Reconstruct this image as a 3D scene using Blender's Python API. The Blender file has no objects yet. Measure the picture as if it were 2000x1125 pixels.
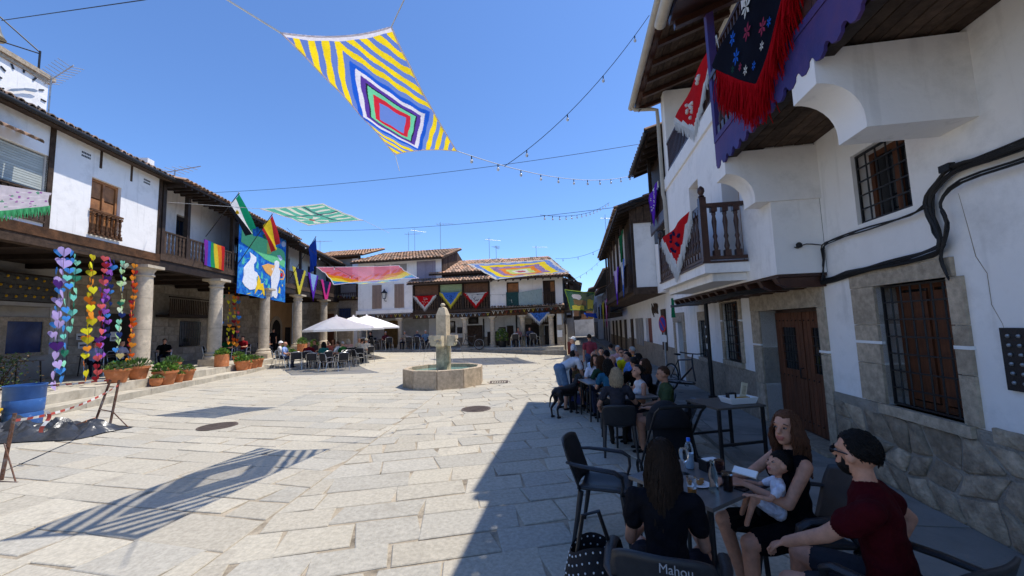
import bpy, bmesh, math, random
import numpy as np
from mathutils import Vector, Matrix, Quaternion

S = bpy.context.scene
C = S.collection
random.seed(7)
R = math.radians

# ------------------------------------------------------------------ camera, sky, sun, exposure
CAM_H, FOC, PITCH, ROLL = 1.9, 780.0, R(5.46), R(1.8)
fw = Vector((0, math.cos(PITCH), math.sin(PITCH)))
up0 = Vector((0, -math.sin(PITCH), math.cos(PITCH)))
rt0 = Vector((1, 0, 0))
rt = rt0 * math.cos(ROLL) - up0 * math.sin(ROLL)
up = rt0 * math.sin(ROLL) + up0 * math.cos(ROLL)
cam_data = bpy.data.cameras.new('camera')
cam_data.sensor_width = 36.0
cam_data.lens = 36.0 * FOC / 2000.0
cam_data.clip_start = 0.05
cam_data.clip_end = 2000
cam = bpy.data.objects.new('camera', cam_data)
C.objects.link(cam)
cam.matrix_world = Matrix(((rt.x, up.x, -fw.x, 0), (rt.y, up.y, -fw.y, 0), (rt.z, up.z, -fw.z, CAM_H), (0, 0, 0, 1)))
S.camera = cam

SUN_EL, SUN_AZ = 67.5, 75.0          # degrees above the horizon, and clockwise from straight ahead
world = bpy.data.worlds.new('World')
S.world = world
world.use_nodes = True
wn = world.node_tree
sky = wn.nodes.new('ShaderNodeTexSky')
sky.sky_type = 'NISHITA'
sky.sun_disc = False
sky.sun_elevation = R(SUN_EL)
sky.sun_rotation = R(SUN_AZ)
sky.altitude = 400
sky.air_density = 1.0
sky.dust_density = 0.4
sky.ozone_density = 2.2
tint = wn.nodes.new('ShaderNodeMix'); tint.data_type = 'RGBA'; tint.blend_type = 'MULTIPLY'; tint.inputs[0].default_value = 1.0
tint.inputs[7].default_value = (0.74, 0.96, 1.27, 1)      # deep clear summer blue, the same over the whole dome
wn.links.new(sky.outputs[0], tint.inputs[6])
wn.links.new(tint.outputs[2], wn.nodes['Background'].inputs[0])
wn.nodes['Background'].inputs[1].default_value = 0.123
sun_data = bpy.data.lights.new('sun', 'SUN')
sun_data.energy = 3.6
sun_data.angle = R(0.5)
sun_data.color = (1.0, 0.94, 0.84)
sun = bpy.data.objects.new('sun', sun_data)
C.objects.link(sun)
sdir = Vector((math.cos(R(SUN_EL)) * math.sin(R(SUN_AZ)), math.cos(R(SUN_EL)) * math.cos(R(SUN_AZ)), math.sin(R(SUN_EL))))
sun.rotation_euler = sdir.to_track_quat('Z', 'Y').to_euler()
sun.location = sdir * 60
S.view_settings.view_transform = 'Standard'
S.view_settings.look = 'None'
S.view_settings.exposure = 0.5
S.view_settings.gamma = 1.0
S.view_settings.use_curve_mapping = False
try: S.cycles.diffuse_bounces = 6
except Exception: pass

# ------------------------------------------------------------------ materials
MATS = {}
def lin(c):
    return tuple(((v / 12.92) if v <= 0.04045 else ((v + 0.055) / 1.055) ** 2.4) for v in c)
def M(key, col=(0.5, 0.5, 0.5), rough=0.75, var=0.18, scale=6.0, bump=0.15, bscale=40.0, metal=0.0, objvar=0.12,
      trans=0.0, transl=0.0, spec=0.3, stretch=None, stain=None, detail=6.0, wave=None, dist=0.02, streak=None):
    """procedural surface: noise-varied colour, per-object variation, fine relief"""
    if key in MATS:
        return MATS[key]
    m = bpy.data.materials.new(key)
    m.use_nodes = True
    nt = m.node_tree
    N, L = nt.nodes, nt.links
    b = N['Principled BSDF']
    out = N['Material Output']
    tc = N.new('ShaderNodeTexCoord')
    oi = N.new('ShaderNodeObjectInfo')
    add = N.new('ShaderNodeVectorMath'); add.operation = 'MULTIPLY_ADD'
    comb = N.new('ShaderNodeCombineXYZ')
    for i in range(3):
        L.new(oi.outputs['Random'], comb.inputs[i])
    L.new(comb.outputs[0], add.inputs[0]); add.inputs[1].default_value = (37.1, 17.3, 53.7)
    L.new(tc.outputs['Object'], add.inputs[2])
    src = add.outputs[0]
    if stretch:
        mp = N.new('ShaderNodeMapping'); mp.inputs['Scale'].default_value = stretch
        L.new(src, mp.inputs[0]); src = mp.outputs[0]
    n1 = N.new('ShaderNodeTexNoise'); n1.inputs['Scale'].default_value = scale; n1.inputs['Detail'].default_value = detail
    n1.inputs['Roughness'].default_value = 0.62
    L.new(src, n1.inputs['Vector'])
    mr = N.new('ShaderNodeMapRange'); mr.inputs[1].default_value = 0.3; mr.inputs[2].default_value = 0.7
    mr.inputs[3].default_value = 1 - var; mr.inputs[4].default_value = 1 + var
    L.new(n1.outputs[0], mr.inputs[0])
    mo = N.new('ShaderNodeMapRange'); mo.inputs[3].default_value = 1 - objvar; mo.inputs[4].default_value = 1 + objvar
    L.new(oi.outputs['Random'], mo.inputs[0])
    mu = N.new('ShaderNodeMath'); mu.operation = 'MULTIPLY'
    L.new(mr.outputs[0], mu.inputs[0]); L.new(mo.outputs[0], mu.inputs[1])
    sc = N.new('ShaderNodeVectorMath'); sc.operation = 'SCALE'
    sc.inputs[0].default_value = col[:3]
    L.new(mu.outputs[0], sc.inputs['Scale'])
    colsock = sc.outputs[0]
    if stain:
        scol, sscale, lo, hi = stain
        n3 = N.new('ShaderNodeTexNoise'); n3.inputs['Scale'].default_value = sscale; n3.inputs['Detail'].default_value = 8
        n3.inputs['Roughness'].default_value = 0.7
        L.new(src, n3.inputs['Vector'])
        r3 = N.new('ShaderNodeMapRange'); r3.inputs[1].default_value = lo; r3.inputs[2].default_value = hi
        L.new(n3.outputs[0], r3.inputs[0])
        mx = N.new('ShaderNodeMix'); mx.data_type = 'RGBA'
        L.new(r3.outputs[0], mx.inputs[0]); L.new(colsock, mx.inputs[6]); mx.inputs[7].default_value = (*scol, 1)
        colsock = mx.outputs[2]
    if streak:
        kcol, ks, klo, khi = streak
        mpk = N.new('ShaderNodeMapping'); mpk.inputs['Scale'].default_value = (3, 3, .3); L.new(src, mpk.inputs[0])
        nk = N.new('ShaderNodeTexNoise'); nk.inputs['Scale'].default_value = ks; nk.inputs['Detail'].default_value = 7; L.new(mpk.outputs[0], nk.inputs['Vector'])
        rk = N.new('ShaderNodeMapRange'); rk.inputs[1].default_value = klo; rk.inputs[2].default_value = khi; rk.inputs[4].default_value = .6; L.new(nk.outputs[0], rk.inputs[0])
        mx = N.new('ShaderNodeMix'); mx.data_type = 'RGBA'; L.new(rk.outputs[0], mx.inputs[0]); L.new(colsock, mx.inputs[6]); mx.inputs[7].default_value = (*kcol, 1); colsock = mx.outputs[2]
    if wave:
        wcol, wscale, waxis, wmin = wave
        wt = N.new('ShaderNodeTexWave'); wt.inputs['Scale'].default_value = wscale; wt.bands_direction = waxis
        wt.inputs['Distortion'].default_value = 1.0
        L.new(src, wt.inputs['Vector'])
        rw = N.new('ShaderNodeMapRange'); rw.inputs[1].default_value = wmin; rw.inputs[2].default_value = min(1, wmin + 0.3)
        L.new(wt.outputs[1], rw.inputs[0])
        mx = N.new('ShaderNodeMix'); mx.data_type = 'RGBA'
        L.new(rw.outputs[0], mx.inputs[0]); L.new(colsock, mx.inputs[6]); mx.inputs[7].default_value = (*wcol, 1)
        colsock = mx.outputs[2]
    L.new(colsock, b.inputs['Base Color'])
    b.inputs['Roughness'].default_value = rough
    b.inputs['Metallic'].default_value = metal
    b.inputs['Specular IOR Level'].default_value = spec
    if bump > 0:
        n2 = N.new('ShaderNodeTexNoise'); n2.inputs['Scale'].default_value = bscale; n2.inputs['Detail'].default_value = 5
        L.new(src, n2.inputs['Vector'])
        bp = N.new('ShaderNodeBump'); bp.inputs['Strength'].default_value = bump; bp.inputs['Distance'].default_value = dist
        L.new(n2.outputs[0], bp.inputs['Height'])
        L.new(bp.outputs[0], b.inputs['Normal'])
    sh = b.outputs[0]
    if transl > 0:
        t = N.new('ShaderNodeBsdfTranslucent'); L.new(colsock, t.inputs[0])
        ms = N.new('ShaderNodeMixShader'); ms.inputs[0].default_value = transl
        L.new(sh, ms.inputs[1]); L.new(t.outputs[0], ms.inputs[2]); sh = ms.outputs[0]
    if trans > 0:
        t = N.new('ShaderNodeBsdfTransparent')
        ms = N.new('ShaderNodeMixShader'); ms.inputs[0].default_value = trans
        L.new(sh, ms.inputs[1]); L.new(t.outputs[0], ms.inputs[2]); sh = ms.outputs[0]
    L.new(sh, out.inputs[0])
    MATS[key] = m
    return m
def cloth(key, rgb, transl=0.25, rough=0.9, var=0.12):
    return M('cloth ' + key, lin(rgb), rough=rough, var=var, scale=9, bump=0.3, bscale=160, transl=transl, spec=0.05, objvar=0.04, dist=0.004)
def net(key, rgb, trans=0.5):
    return M('net ' + key, lin(rgb), rough=0.9, var=0.15, scale=30, bump=0.6, bscale=120, transl=0.5, trans=trans, spec=0.02, objvar=0.0, dist=0.01, wave=(tuple(c * .7 for c in lin(rgb)), 22, 'Y', .66))
def glass(key, col=(0.9, 0.95, 0.95), rough=0.02):
    if key in MATS: return MATS[key]
    m = bpy.data.materials.new(key); m.use_nodes = True
    nt = m.node_tree; b = nt.nodes['Principled BSDF']
    nz = nt.nodes.new('ShaderNodeTexNoise'); nz.inputs['Scale'].default_value = 12
    mr = nt.nodes.new('ShaderNodeMapRange'); mr.inputs[3].default_value = rough; mr.inputs[4].default_value = rough + 0.05
    nt.links.new(nz.outputs[0], mr.inputs[0]); nt.links.new(mr.outputs[0], b.inputs['Roughness'])
    b.inputs['Base Color'].default_value = (*col, 1); b.inputs['Transmission Weight'].default_value = 1.0; b.inputs['IOR'].default_value = 1.3
    MATS[key] = m
    return m

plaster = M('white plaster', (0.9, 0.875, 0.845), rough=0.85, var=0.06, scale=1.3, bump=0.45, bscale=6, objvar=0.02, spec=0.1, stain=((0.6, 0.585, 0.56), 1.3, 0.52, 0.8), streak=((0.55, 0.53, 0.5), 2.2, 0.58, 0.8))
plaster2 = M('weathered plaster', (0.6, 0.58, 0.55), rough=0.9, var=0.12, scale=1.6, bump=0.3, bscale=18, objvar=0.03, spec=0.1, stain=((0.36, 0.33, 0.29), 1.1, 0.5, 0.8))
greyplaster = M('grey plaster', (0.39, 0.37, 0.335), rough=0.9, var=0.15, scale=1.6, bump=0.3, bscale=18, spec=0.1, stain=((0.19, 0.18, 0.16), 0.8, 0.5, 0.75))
ochre = M('ochre plaster', (0.56, 0.36, 0.2), rough=0.9, var=0.12, scale=1.6, bump=0.3, bscale=18, spec=0.1)
granite = M('granite', (0.44, 0.36, 0.265), rough=0.85, var=0.3, scale=14, bump=0.5, bscale=70, spec=0.15, stain=((0.16, 0.13, 0.1), 2.5, 0.55, 0.8))
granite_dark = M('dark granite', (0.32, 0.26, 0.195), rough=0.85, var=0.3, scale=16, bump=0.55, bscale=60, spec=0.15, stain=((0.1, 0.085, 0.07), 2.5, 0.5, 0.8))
rubble = M('rubble stone', (0.38, 0.305, 0.22), rough=0.92, var=0.4, scale=7, bump=0.8, bscale=26, spec=0.1, objvar=0.3, stain=((0.1, 0.085, 0.07), 4, 0.5, 0.8), dist=0.03)
mortar = M('wall mortar', (0.33, 0.295, 0.245), rough=0.95, var=0.25, scale=5, bump=0.8, bscale=40, spec=0.1, dist=0.03)
ashlar = M('ashlar block', (0.42, 0.36, 0.28), rough=0.9, var=0.25, scale=5, bump=0.5, bscale=40, spec=0.1, objvar=0.22, stain=((0.19, 0.16, 0.12), 2, 0.5, 0.85))
darkwood = M('dark timber', (0.032, 0.02, 0.014), rough=0.65, var=0.45, scale=5, bump=0.4, bscale=22, spec=0.3, stretch=(1, 1, 1), objvar=0.25)
oldwood = M('old weathered timber', (0.075, 0.05, 0.036), rough=0.85, var=0.45, scale=7, bump=0.5, bscale=30, spec=0.15, objvar=0.25)
beamwood = M('brown beam', (0.115, 0.055, 0.026), rough=0.8, var=0.5, scale=5, bump=0.5, bscale=25, spec=0.2, objvar=0.15, stain=((0.03, 0.018, 0.012), 2.2, 0.45, 0.75))
varnish = M('varnished brown wood', (0.052, 0.019, 0.011), rough=0.38, var=0.35, scale=9, bump=0.2, bscale=40, spec=0.5, objvar=0.15)
doorwood = M('door boards', (0.12, 0.042, 0.018), rough=0.55, var=0.4, scale=4, bump=0.3, bscale=30, spec=0.3, stretch=(6, 6, 0.7), objvar=0.15)
pinewood = M('honey pine', (0.33, 0.145, 0.055), rough=0.55, var=0.35, scale=5, bump=0.2, bscale=30, spec=0.3, objvar=0.1)
iron = M('black iron', (0.012, 0.012, 0.014), rough=0.5, var=0.3, scale=12, bump=0.2, bscale=80, spec=0.4)
steel = M('brushed aluminium', (0.62, 0.63, 0.64), rough=0.3, var=0.1, scale=10, bump=0.05, bscale=80, metal=0.9)
galv = M('galvanised metal', (0.35, 0.36, 0.37), rough=0.45, var=0.2, scale=10, bump=0.1, bscale=60, metal=0.7)
rubber = M('black rubber', (0.012, 0.012, 0.012), rough=0.7, var=0.2, bump=0.1)
cablem = M('black cable', (0.012, 0.012, 0.013), rough=0.55, var=0.3, scale=9, bump=0.15, bscale=60, spec=0.35, objvar=0.3)
whiteplastic = M('white plastic', (0.78, 0.78, 0.77), rough=0.4, var=0.05, bump=0.05, spec=0.4)
tile = M('clay roof tile', (0.47, 0.31, 0.22), rough=0.9, var=0.45, scale=3.2, bump=0.4, bscale=35, spec=0.08, objvar=0.3, stain=((0.2, 0.145, 0.11), 1.6, 0.45, 0.72), detail=10)
tile_o = M('new clay roof tile', (0.52, 0.3, 0.185), rough=0.88, var=0.35, scale=4, bump=0.35, bscale=35, spec=0.08, objvar=0.3, stain=((0.33, 0.2, 0.13), 2.0, 0.5, 0.72), detail=10)
tile_d = M('lichened roof tile', (0.25, 0.18, 0.135), rough=0.92, var=0.45, scale=4, bump=0.45, bscale=35, spec=0.08, objvar=0.35, stain=((0.1, 0.075, 0.06), 2.2, 0.42, 0.7), detail=10)
terracotta = M('terracotta', (0.5, 0.185, 0.075), rough=0.75, var=0.2, scale=7, bump=0.2, bscale=40, spec=0.2, objvar=0.12, stain=((0.62, 0.42, 0.3), 3.5, 0.6, 0.85))
gutterm = M('cream gutter', (0.5, 0.455, 0.38), rough=0.6, var=0.18, scale=3, bump=0.1, bscale=20, stain=((0.28, 0.25, 0.2), 3, 0.5, 0.8))
shadecloth = M('slatted brown blind', (0.33, 0.235, 0.185), rough=0.8, var=0.12, scale=4, bump=0.2, bscale=20)
darkglass = M('dark window glass', (0.012, 0.014, 0.018), rough=0.08, var=0.3, scale=2, bump=0.02, bscale=3, spec=0.6)
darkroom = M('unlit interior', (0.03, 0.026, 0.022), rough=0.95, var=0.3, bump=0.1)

# ------------------------------------------------------------------ mesh and object helpers
def V(*a): return Vector(a)
WL = {}
def wloc(o):
    return WL.get(o.name, Vector((0, 0, 0))) if o else Vector((0, 0, 0))
def settags(o, label=None, cat=None, group=None, kind=None):
    if label: o['label'] = label
    if cat: o['category'] = cat
    if group: o['group'] = group
    if kind: o['kind'] = kind
    return o
def thing(name, label, cat, loc=(0, 0, 0), group=None, kind=None):
    o = bpy.data.objects.new(name, None)
    C.objects.link(o)
    o.empty_display_size = 0.1
    o.location = Vector(loc)
    WL[o.name] = Vector(loc)
    return settags(o, label, cat, group, kind)
def link(o, parent, loc_world=None):
    C.objects.link(o)
    if parent: o.parent = parent
    if loc_world is not None:
        o.location = Vector(loc_world) - wloc(parent)
        WL[o.name] = Vector(loc_world)
    else:
        WL[o.name] = wloc(parent)
    return o
class MB:
    def __init__(s):
        s.v, s.f, s.m, s.cur, s.sm = [], [], [], 0, False
    def add(s, vs, fs):
        n = len(s.v)
        s.v.extend([tuple(p) for p in vs])
        s.f.extend([tuple(i + n for i in f) for f in fs])
        s.m.extend([s.cur] * len(fs))
        return s
    def hexa(s, p):
        return s.add(p, [(0, 3, 2, 1), (4, 5, 6, 7), (0, 1, 5, 4), (1, 2, 6, 5), (2, 3, 7, 6), (3, 0, 4, 7)])
    def box(s, c, d, rot=0.0, tilt=None):
        cx, cy, cz = c; dx, dy, dz = d[0] / 2, d[1] / 2, d[2] / 2
        m = Matrix.Rotation(rot, 3, 'Z')
        if tilt: m = m @ Matrix.Rotation(tilt[1], 3, tilt[0])
        ps = [m @ Vector(q) + Vector(c) for q in ((-dx, -dy, -dz), (dx, -dy, -dz), (dx, dy, -dz), (-dx, dy, -dz), (-dx, -dy, dz), (dx, -dy, dz), (dx, dy, dz), (-dx, dy, dz))]
        return s.hexa(ps)
    def tube(s, pts, r, seg=6, cap=True, closed=False, flat=1.0):
        pts = [Vector(p) for p in pts]
        n = len(pts)
        rs = r if isinstance(r, (list, tuple)) else [r] * n
        rings = []
        ref = None
        for i in range(n):
            a = pts[(i - 1) % n] if (i > 0 or closed) else pts[i]
            b = pts[(i + 1) % n] if (i < n - 1 or closed) else pts[i]
            t = (b - a)
            t = t.normalized() if t.length > 1e-9 else Vector((0, 0, 1))
            if ref is None:
                ref = t.orthogonal().normalized()
                if abs(t.z) < 0.9: ref = t.cross(Vector((0, 0, 1))).normalized()
            ref = (ref - t * ref.dot(t))
            ref = ref.normalized() if ref.length > 1e-6 else t.orthogonal().normalized()
            bn = t.cross(ref)
            rings.append([pts[i] + (ref * math.cos(2 * math.pi * k / seg) + bn * flat * math.sin(2 * math.pi * k / seg)) * rs[i] for k in range(seg)])
        vs = [p for rg in rings for p in rg]
        fs = []
        for i in range(n if closed else n - 1):
            j = (i + 1) % n
            for k in range(seg):
                k2 = (k + 1) % seg
                fs.append((i * seg + k, i * seg + k2, j * seg + k2, j * seg + k))
        if cap and not closed:
            fs.append(tuple(range(seg - 1, -1, -1)))
            fs.append(tuple((n - 1) * seg + k for k in range(seg)))
        return s.add(vs, fs)
    def lathe(s, prof, c=(0, 0, 0), seg=12, sx=1.0, sy=1.0, ph=0.0, cap=True):
        vs, fs = [], []
        for r, z in prof:
            for k in range(seg):
                a = 2 * math.pi * k / seg + ph
                vs.append((c[0] + r * sx * math.cos(a), c[1] + r * sy * math.sin(a), c[2] + z))
        for i in range(len(prof) - 1):
            for k in range(seg):
                k2 = (k + 1) % seg
                fs.append((i * seg + k, i * seg + k2, (i + 1) * seg + k2, (i + 1) * seg + k))
        if cap:
            fs.append(tuple(range(seg - 1, -1, -1)))
            fs.append(tuple((len(prof) - 1) * seg + k for k in range(seg)))
        return s.add(vs, fs)
    def prism(s, poly, ext):
        ext = Vector(ext); n = len(poly)
        a = [Vector(p) for p in poly]; b = [p + ext for p in a]
        return s.add(a + b, [tuple(range(n - 1, -1, -1)), tuple(range(n, 2 * n))] + [(i, (i + 1) % n, n + (i + 1) % n, n + i) for i in range(n)])
    def grid(s, fn, nu, nv, matfn=None, thick=0.0):
        vs = [fn(i / nu, j / nv) for j in range(nv + 1) for i in range(nu + 1)]
        fs = []
        base = len(s.m)
        for j in range(nv):
            for i in range(nu):
                q = j * (nu + 1) + i
                fs.append((q, q + 1, q + nu + 2, q + nu + 1))
        s.add(vs, fs)
        if matfn:
            k = base
            for j in range(nv):
                for i in range(nu):
                    s.m[k] = matfn((i + 0.5) / nu, (j + 0.5) / nv); k += 1
        return s
    def ball(s, c, r, seg=8, rings=6, sc=(1, 1, 1)):
        pr = [(max(1e-4, math.sin(math.pi * i / rings)), -math.cos(math.pi * i / rings)) for i in range(rings + 1)]
        n0 = len(s.v)
        s.lathe(pr, (0, 0, 0), seg)
        for i in range(n0, len(s.v)):
            p = s.v[i]
            s.v[i] = (c[0] + p[0] * r * sc[0], c[1] + p[1] * r * sc[1], c[2] + p[2] * r * sc[2])
        return s
    def mesh(s, name, mats, smooth=False, origin=(0, 0, 0)):
        me = bpy.data.meshes.new(name)
        ox, oy, oz = origin
        me.from_pydata([(p[0] - ox, p[1] - oy, p[2] - oz) for p in s.v], [], s.f)
        if not isinstance(mats, (list, tuple)): mats = [mats]
        for m in mats: me.materials.append(m)
        if len(mats) > 1: me.polygons.foreach_set('material_index', s.m)
        if smooth:
            me.polygons.foreach_set('use_smooth', [True] * len(s.f))
            try: me.set_sharp_from_angle(angle=R(smooth if smooth is not True else 50))
            except Exception: pass
        me.update()
        return me
    def build(s, name, mats, parent=None, smooth=False, label=None, cat=None, group=None, kind=None, solid=0.0, origin=None):
        org = wloc(parent) if parent else (Vector(origin) if origin else Vector((0, 0, 0)))
        me = s.mesh(name, mats, smooth, org)
        o = bpy.data.objects.new(name, me)
        C.objects.link(o)
        if parent: o.parent = parent
        else: o.location = org
        WL[o.name] = Vector(org)
        if solid:
            md = o.modifiers.new('thickness', 'SOLIDIFY'); md.thickness = solid; md.offset = 0
        return settags(o, label, cat, group, kind)
def inst(me, name, parent, loc, rot=(0, 0, 0), sc=(1, 1, 1)):
    o = bpy.data.objects.new(name, me)
    link(o, parent, loc)
    o.rotation_euler = rot; o.scale = sc
    return o
def copy_tree(o, parent=None):
    c = o.copy(); C.objects.link(c); c.parent = parent
    for ch in list(o.children): copy_tree(ch, c)
    return c
def place(proto, first, loc, rz=0, sc=1.0, label=None, group=None):
    o = proto if first else copy_tree(proto)
    o.location = Vector(loc); o.rotation_euler = (0, 0, rz); o.scale = (sc, sc, sc)
    if label: o['label'] = label
    if group: o['group'] = group
    return o
class Frame:
    """a facade: u runs along it, n stands out from it, z is up"""
    def __init__(s, O, U, N):
        s.O, s.U, s.N = Vector(O), Vector(U).normalized(), Vector(N).normalized()
    def p(s, u, n, z): return s.O + s.U * u + s.N * n + Vector((0, 0, z))
    def box(s, mb, u0, u1, n0, n1, z0, z1):
        q = [s.p(u0, n0, z0), s.p(u1, n0, z0), s.p(u1, n1, z0), s.p(u0, n1, z0), s.p(u0, n0, z1), s.p(u1, n0, z1), s.p(u1, n1, z1), s.p(u0, n1, z1)]
        return mb.hexa(q)
    def part(s, name, mat, parent, *boxes, **kw):
        mb = MB()
        for b in boxes: s.box(mb, *b)
        return mb.build(name, mat, parent, **kw)
    def ang(s): return math.atan2(s.U.y, s.U.x)
    def poly(s, mb, pts, n0, n1):
        return mb.prism([s.p(u, n0, z) for u, z in pts], s.N * (n1 - n0))
def yawframe(ox, oy, yaw, side):
    a = R(yaw)
    return Frame((ox, oy, 0), (math.sin(a), math.cos(a), 0), (-math.cos(a) * side, math.sin(a) * side, 0))
FR = yawframe(3.876, 3.757, 8.8, 1)      # house row on the right
FL = yawframe(-13.14, 14.11, -6.0, -1)   # arcaded houses on the left
_u = Vector((10.2, -1.7, 0)).normalized()
FB = Frame((-6.9, 27.7, 0), _u, (_u.y, -_u.x, 0))   # arcaded houses across the square
def sstep(a, b, x):
    t = max(0.0, min(1.0, (x - a) / (b - a))); return t * t * (3 - 2 * t)
def G(x, y):
    """height of the square's paving: it rises gently to the far left"""
    return 0.5 * sstep(17, 29, y) * sstep(5, -5, x) + 0.12 * sstep(-7, -12, x) * sstep(3, 9, y)
def wall_with_holes(F, mb, u0, u1, z0, z1, n0, n1, holes):
    us = sorted({u0, u1, *[h[0] for h in holes], *[h[1] for h in holes]}); zs = sorted({z0, z1, *[h[2] for h in holes], *[h[3] for h in holes]})
    us = [u for u in us if u0 <= u <= u1]; zs = [z for z in zs if z0 <= z <= z1]
    for a, b in zip(us, us[1:]):
        for c, d in zip(zs, zs[1:]):
            mu, mz = (a + b) / 2, (c + d) / 2
            if any(h[0] < mu < h[1] and h[2] < mz < h[3] for h in holes): continue
            F.box(mb, a, b, n0, n1, c, d)
def arc_sag(a, b, sag, n=12):
    a, b = Vector(a), Vector(b)
    return [a.lerp(b, i / n) - Vector((0, 0, sag * 4 * (i / n) * (1 - i / n))) for i in range(n + 1)]
# ------------------------------------------------------------------ ground and paving
jointm = M('sand joint', (0.37, 0.315, 0.24), rough=0.95, var=0.3, scale=3, bump=0.5, bscale=60, spec=0.05, stain=((0.13, 0.11, 0.085), 2.2, 0.5, 0.66))
stone_mats = [M('paving granite %d' % i, c, rough=0.8, var=0.2, scale=26, bump=0.5, bscale=70, spec=0.15, objvar=0.06, detail=12, dist=0.006,
                stain=((0.29, 0.26, 0.215), 2.6, 0.57, 0.82))
              for i, c in enumerate([(0.43, 0.395, 0.325), (0.4, 0.375, 0.32), (0.45, 0.412, 0.335), (0.42, 0.383, 0.312)])]
mb = MB()
xs = [-300, -120, -60, -40, -30] + [-24 + i for i in range(40)] + [17, 20, 30, 60, 120, 300]
ys = [-300, -60, -20, -8, -4] + [-2 + i for i in range(38)] + [38, 45, 60, 90, 150, 500]
n = len(xs)
mb.add([(x, y, G(x, y)) for y in ys for x in xs], [(j * n + i, j * n + i + 1, (j + 1) * n + i + 1, (j + 1) * n + i) for j in range(len(ys) - 1) for i in range(n - 1)])
ground = mb.build('ground', jointm, kind='structure', label='pale sandy ground showing between the paving slabs')

def clip(poly, nx, ny, d):
    """keep the side with nx*x+ny*y >= d"""
    out = []
    for i in range(len(poly)):
        a, b = poly[i], poly[(i + 1) % len(poly)]
        da, db = nx * a[0] + ny * a[1] - d, nx * b[0] + ny * b[1] - d
        if da >= 0: out.append(a)
        if (da >= 0) != (db >= 0):
            t = da / (da - db); out.append((a[0] + (b[0] - a[0]) * t, a[1] + (b[1] - a[1]) * t))
    return out
def half(F, n, sign=1):
    nx, ny = F.N.x * sign, F.N.y * sign
    return nx, ny, nx * F.O.x + ny * F.O.y + n * sign
def inset(poly, g):
    n = len(poly)
    a2 = sum(poly[i][0] * poly[(i + 1) % n][1] - poly[(i + 1) % n][0] * poly[i][1] for i in range(n))
    if a2 < 0: poly = poly[::-1]
    for i in range(n):
        (x0, y0), (x1, y1) = poly[i], poly[(i + 1) % n]
    src = poly
    out = src
    for i in range(n):
        (x0, y0), (x1, y1) = src[i], src[(i + 1) % n]
        L = math.hypot(x1 - x0, y1 - y0)
        if L < 1e-6: continue
        nx, ny = -(y1 - y0) / L, (x1 - x0) / L
        out = clip(out, nx, ny, nx * x0 + ny * y0 + g)
        if len(out) < 3: return []
    return out
def area(p): return abs(sum(p[i][0] * p[(i + 1) % len(p)][1] - p[(i + 1) % len(p)][0] * p[i][1] for i in range(len(p)))) / 2
def layout(theta, bounds, ext, rnd, depth=(0.45, 0.75), length=(0.6, 1.35)):
    ct, st = math.cos(theta), math.sin(theta)
    out = []
    q = ext[2]
    while q < ext[3]:
        d = rnd.uniform(*depth)
        p = ext[0] - rnd.uniform(0, 1)
        wob = rnd.uniform(-0.02, 0.02)
        while p < ext[1]:
            l = rnd.uniform(*length)
            j = lambda: rnd.uniform(-0.018, 0.018)
            sk = rnd.uniform(-0.05, 0.05)
            loc = [(p + j() + sk, q + j() + wob), (p + l + j() + sk, q + j() - wob), (p + l + j() - sk, q + d + j()), (p + j() - sk, q + d + j())]
            poly = [(a * ct - b * st, a * st + b * ct) for a, b in loc]
            cx = sum(a for a, _ in poly) / 4; cy = sum(b for _, b in poly) / 4
            for h in bounds:
                poly = clip(poly, *h)
                if len(poly) < 3: break
            if len(poly) >= 3 and area(poly) > 0.05:
                g = inset(poly, rnd.choice((0.005, 0.007, 0.009, 0.013, 0.02)))
                if len(g) >= 3 and area(g) > 0.04: out.append(g)
            p += l
        q += d
    return out
rnd = random.Random(11)
bL = half(FL, 1.58); bR = half(FR, 1.3); bB = half(FB, 1.45)
near = (0, 1, -0.6)
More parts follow.
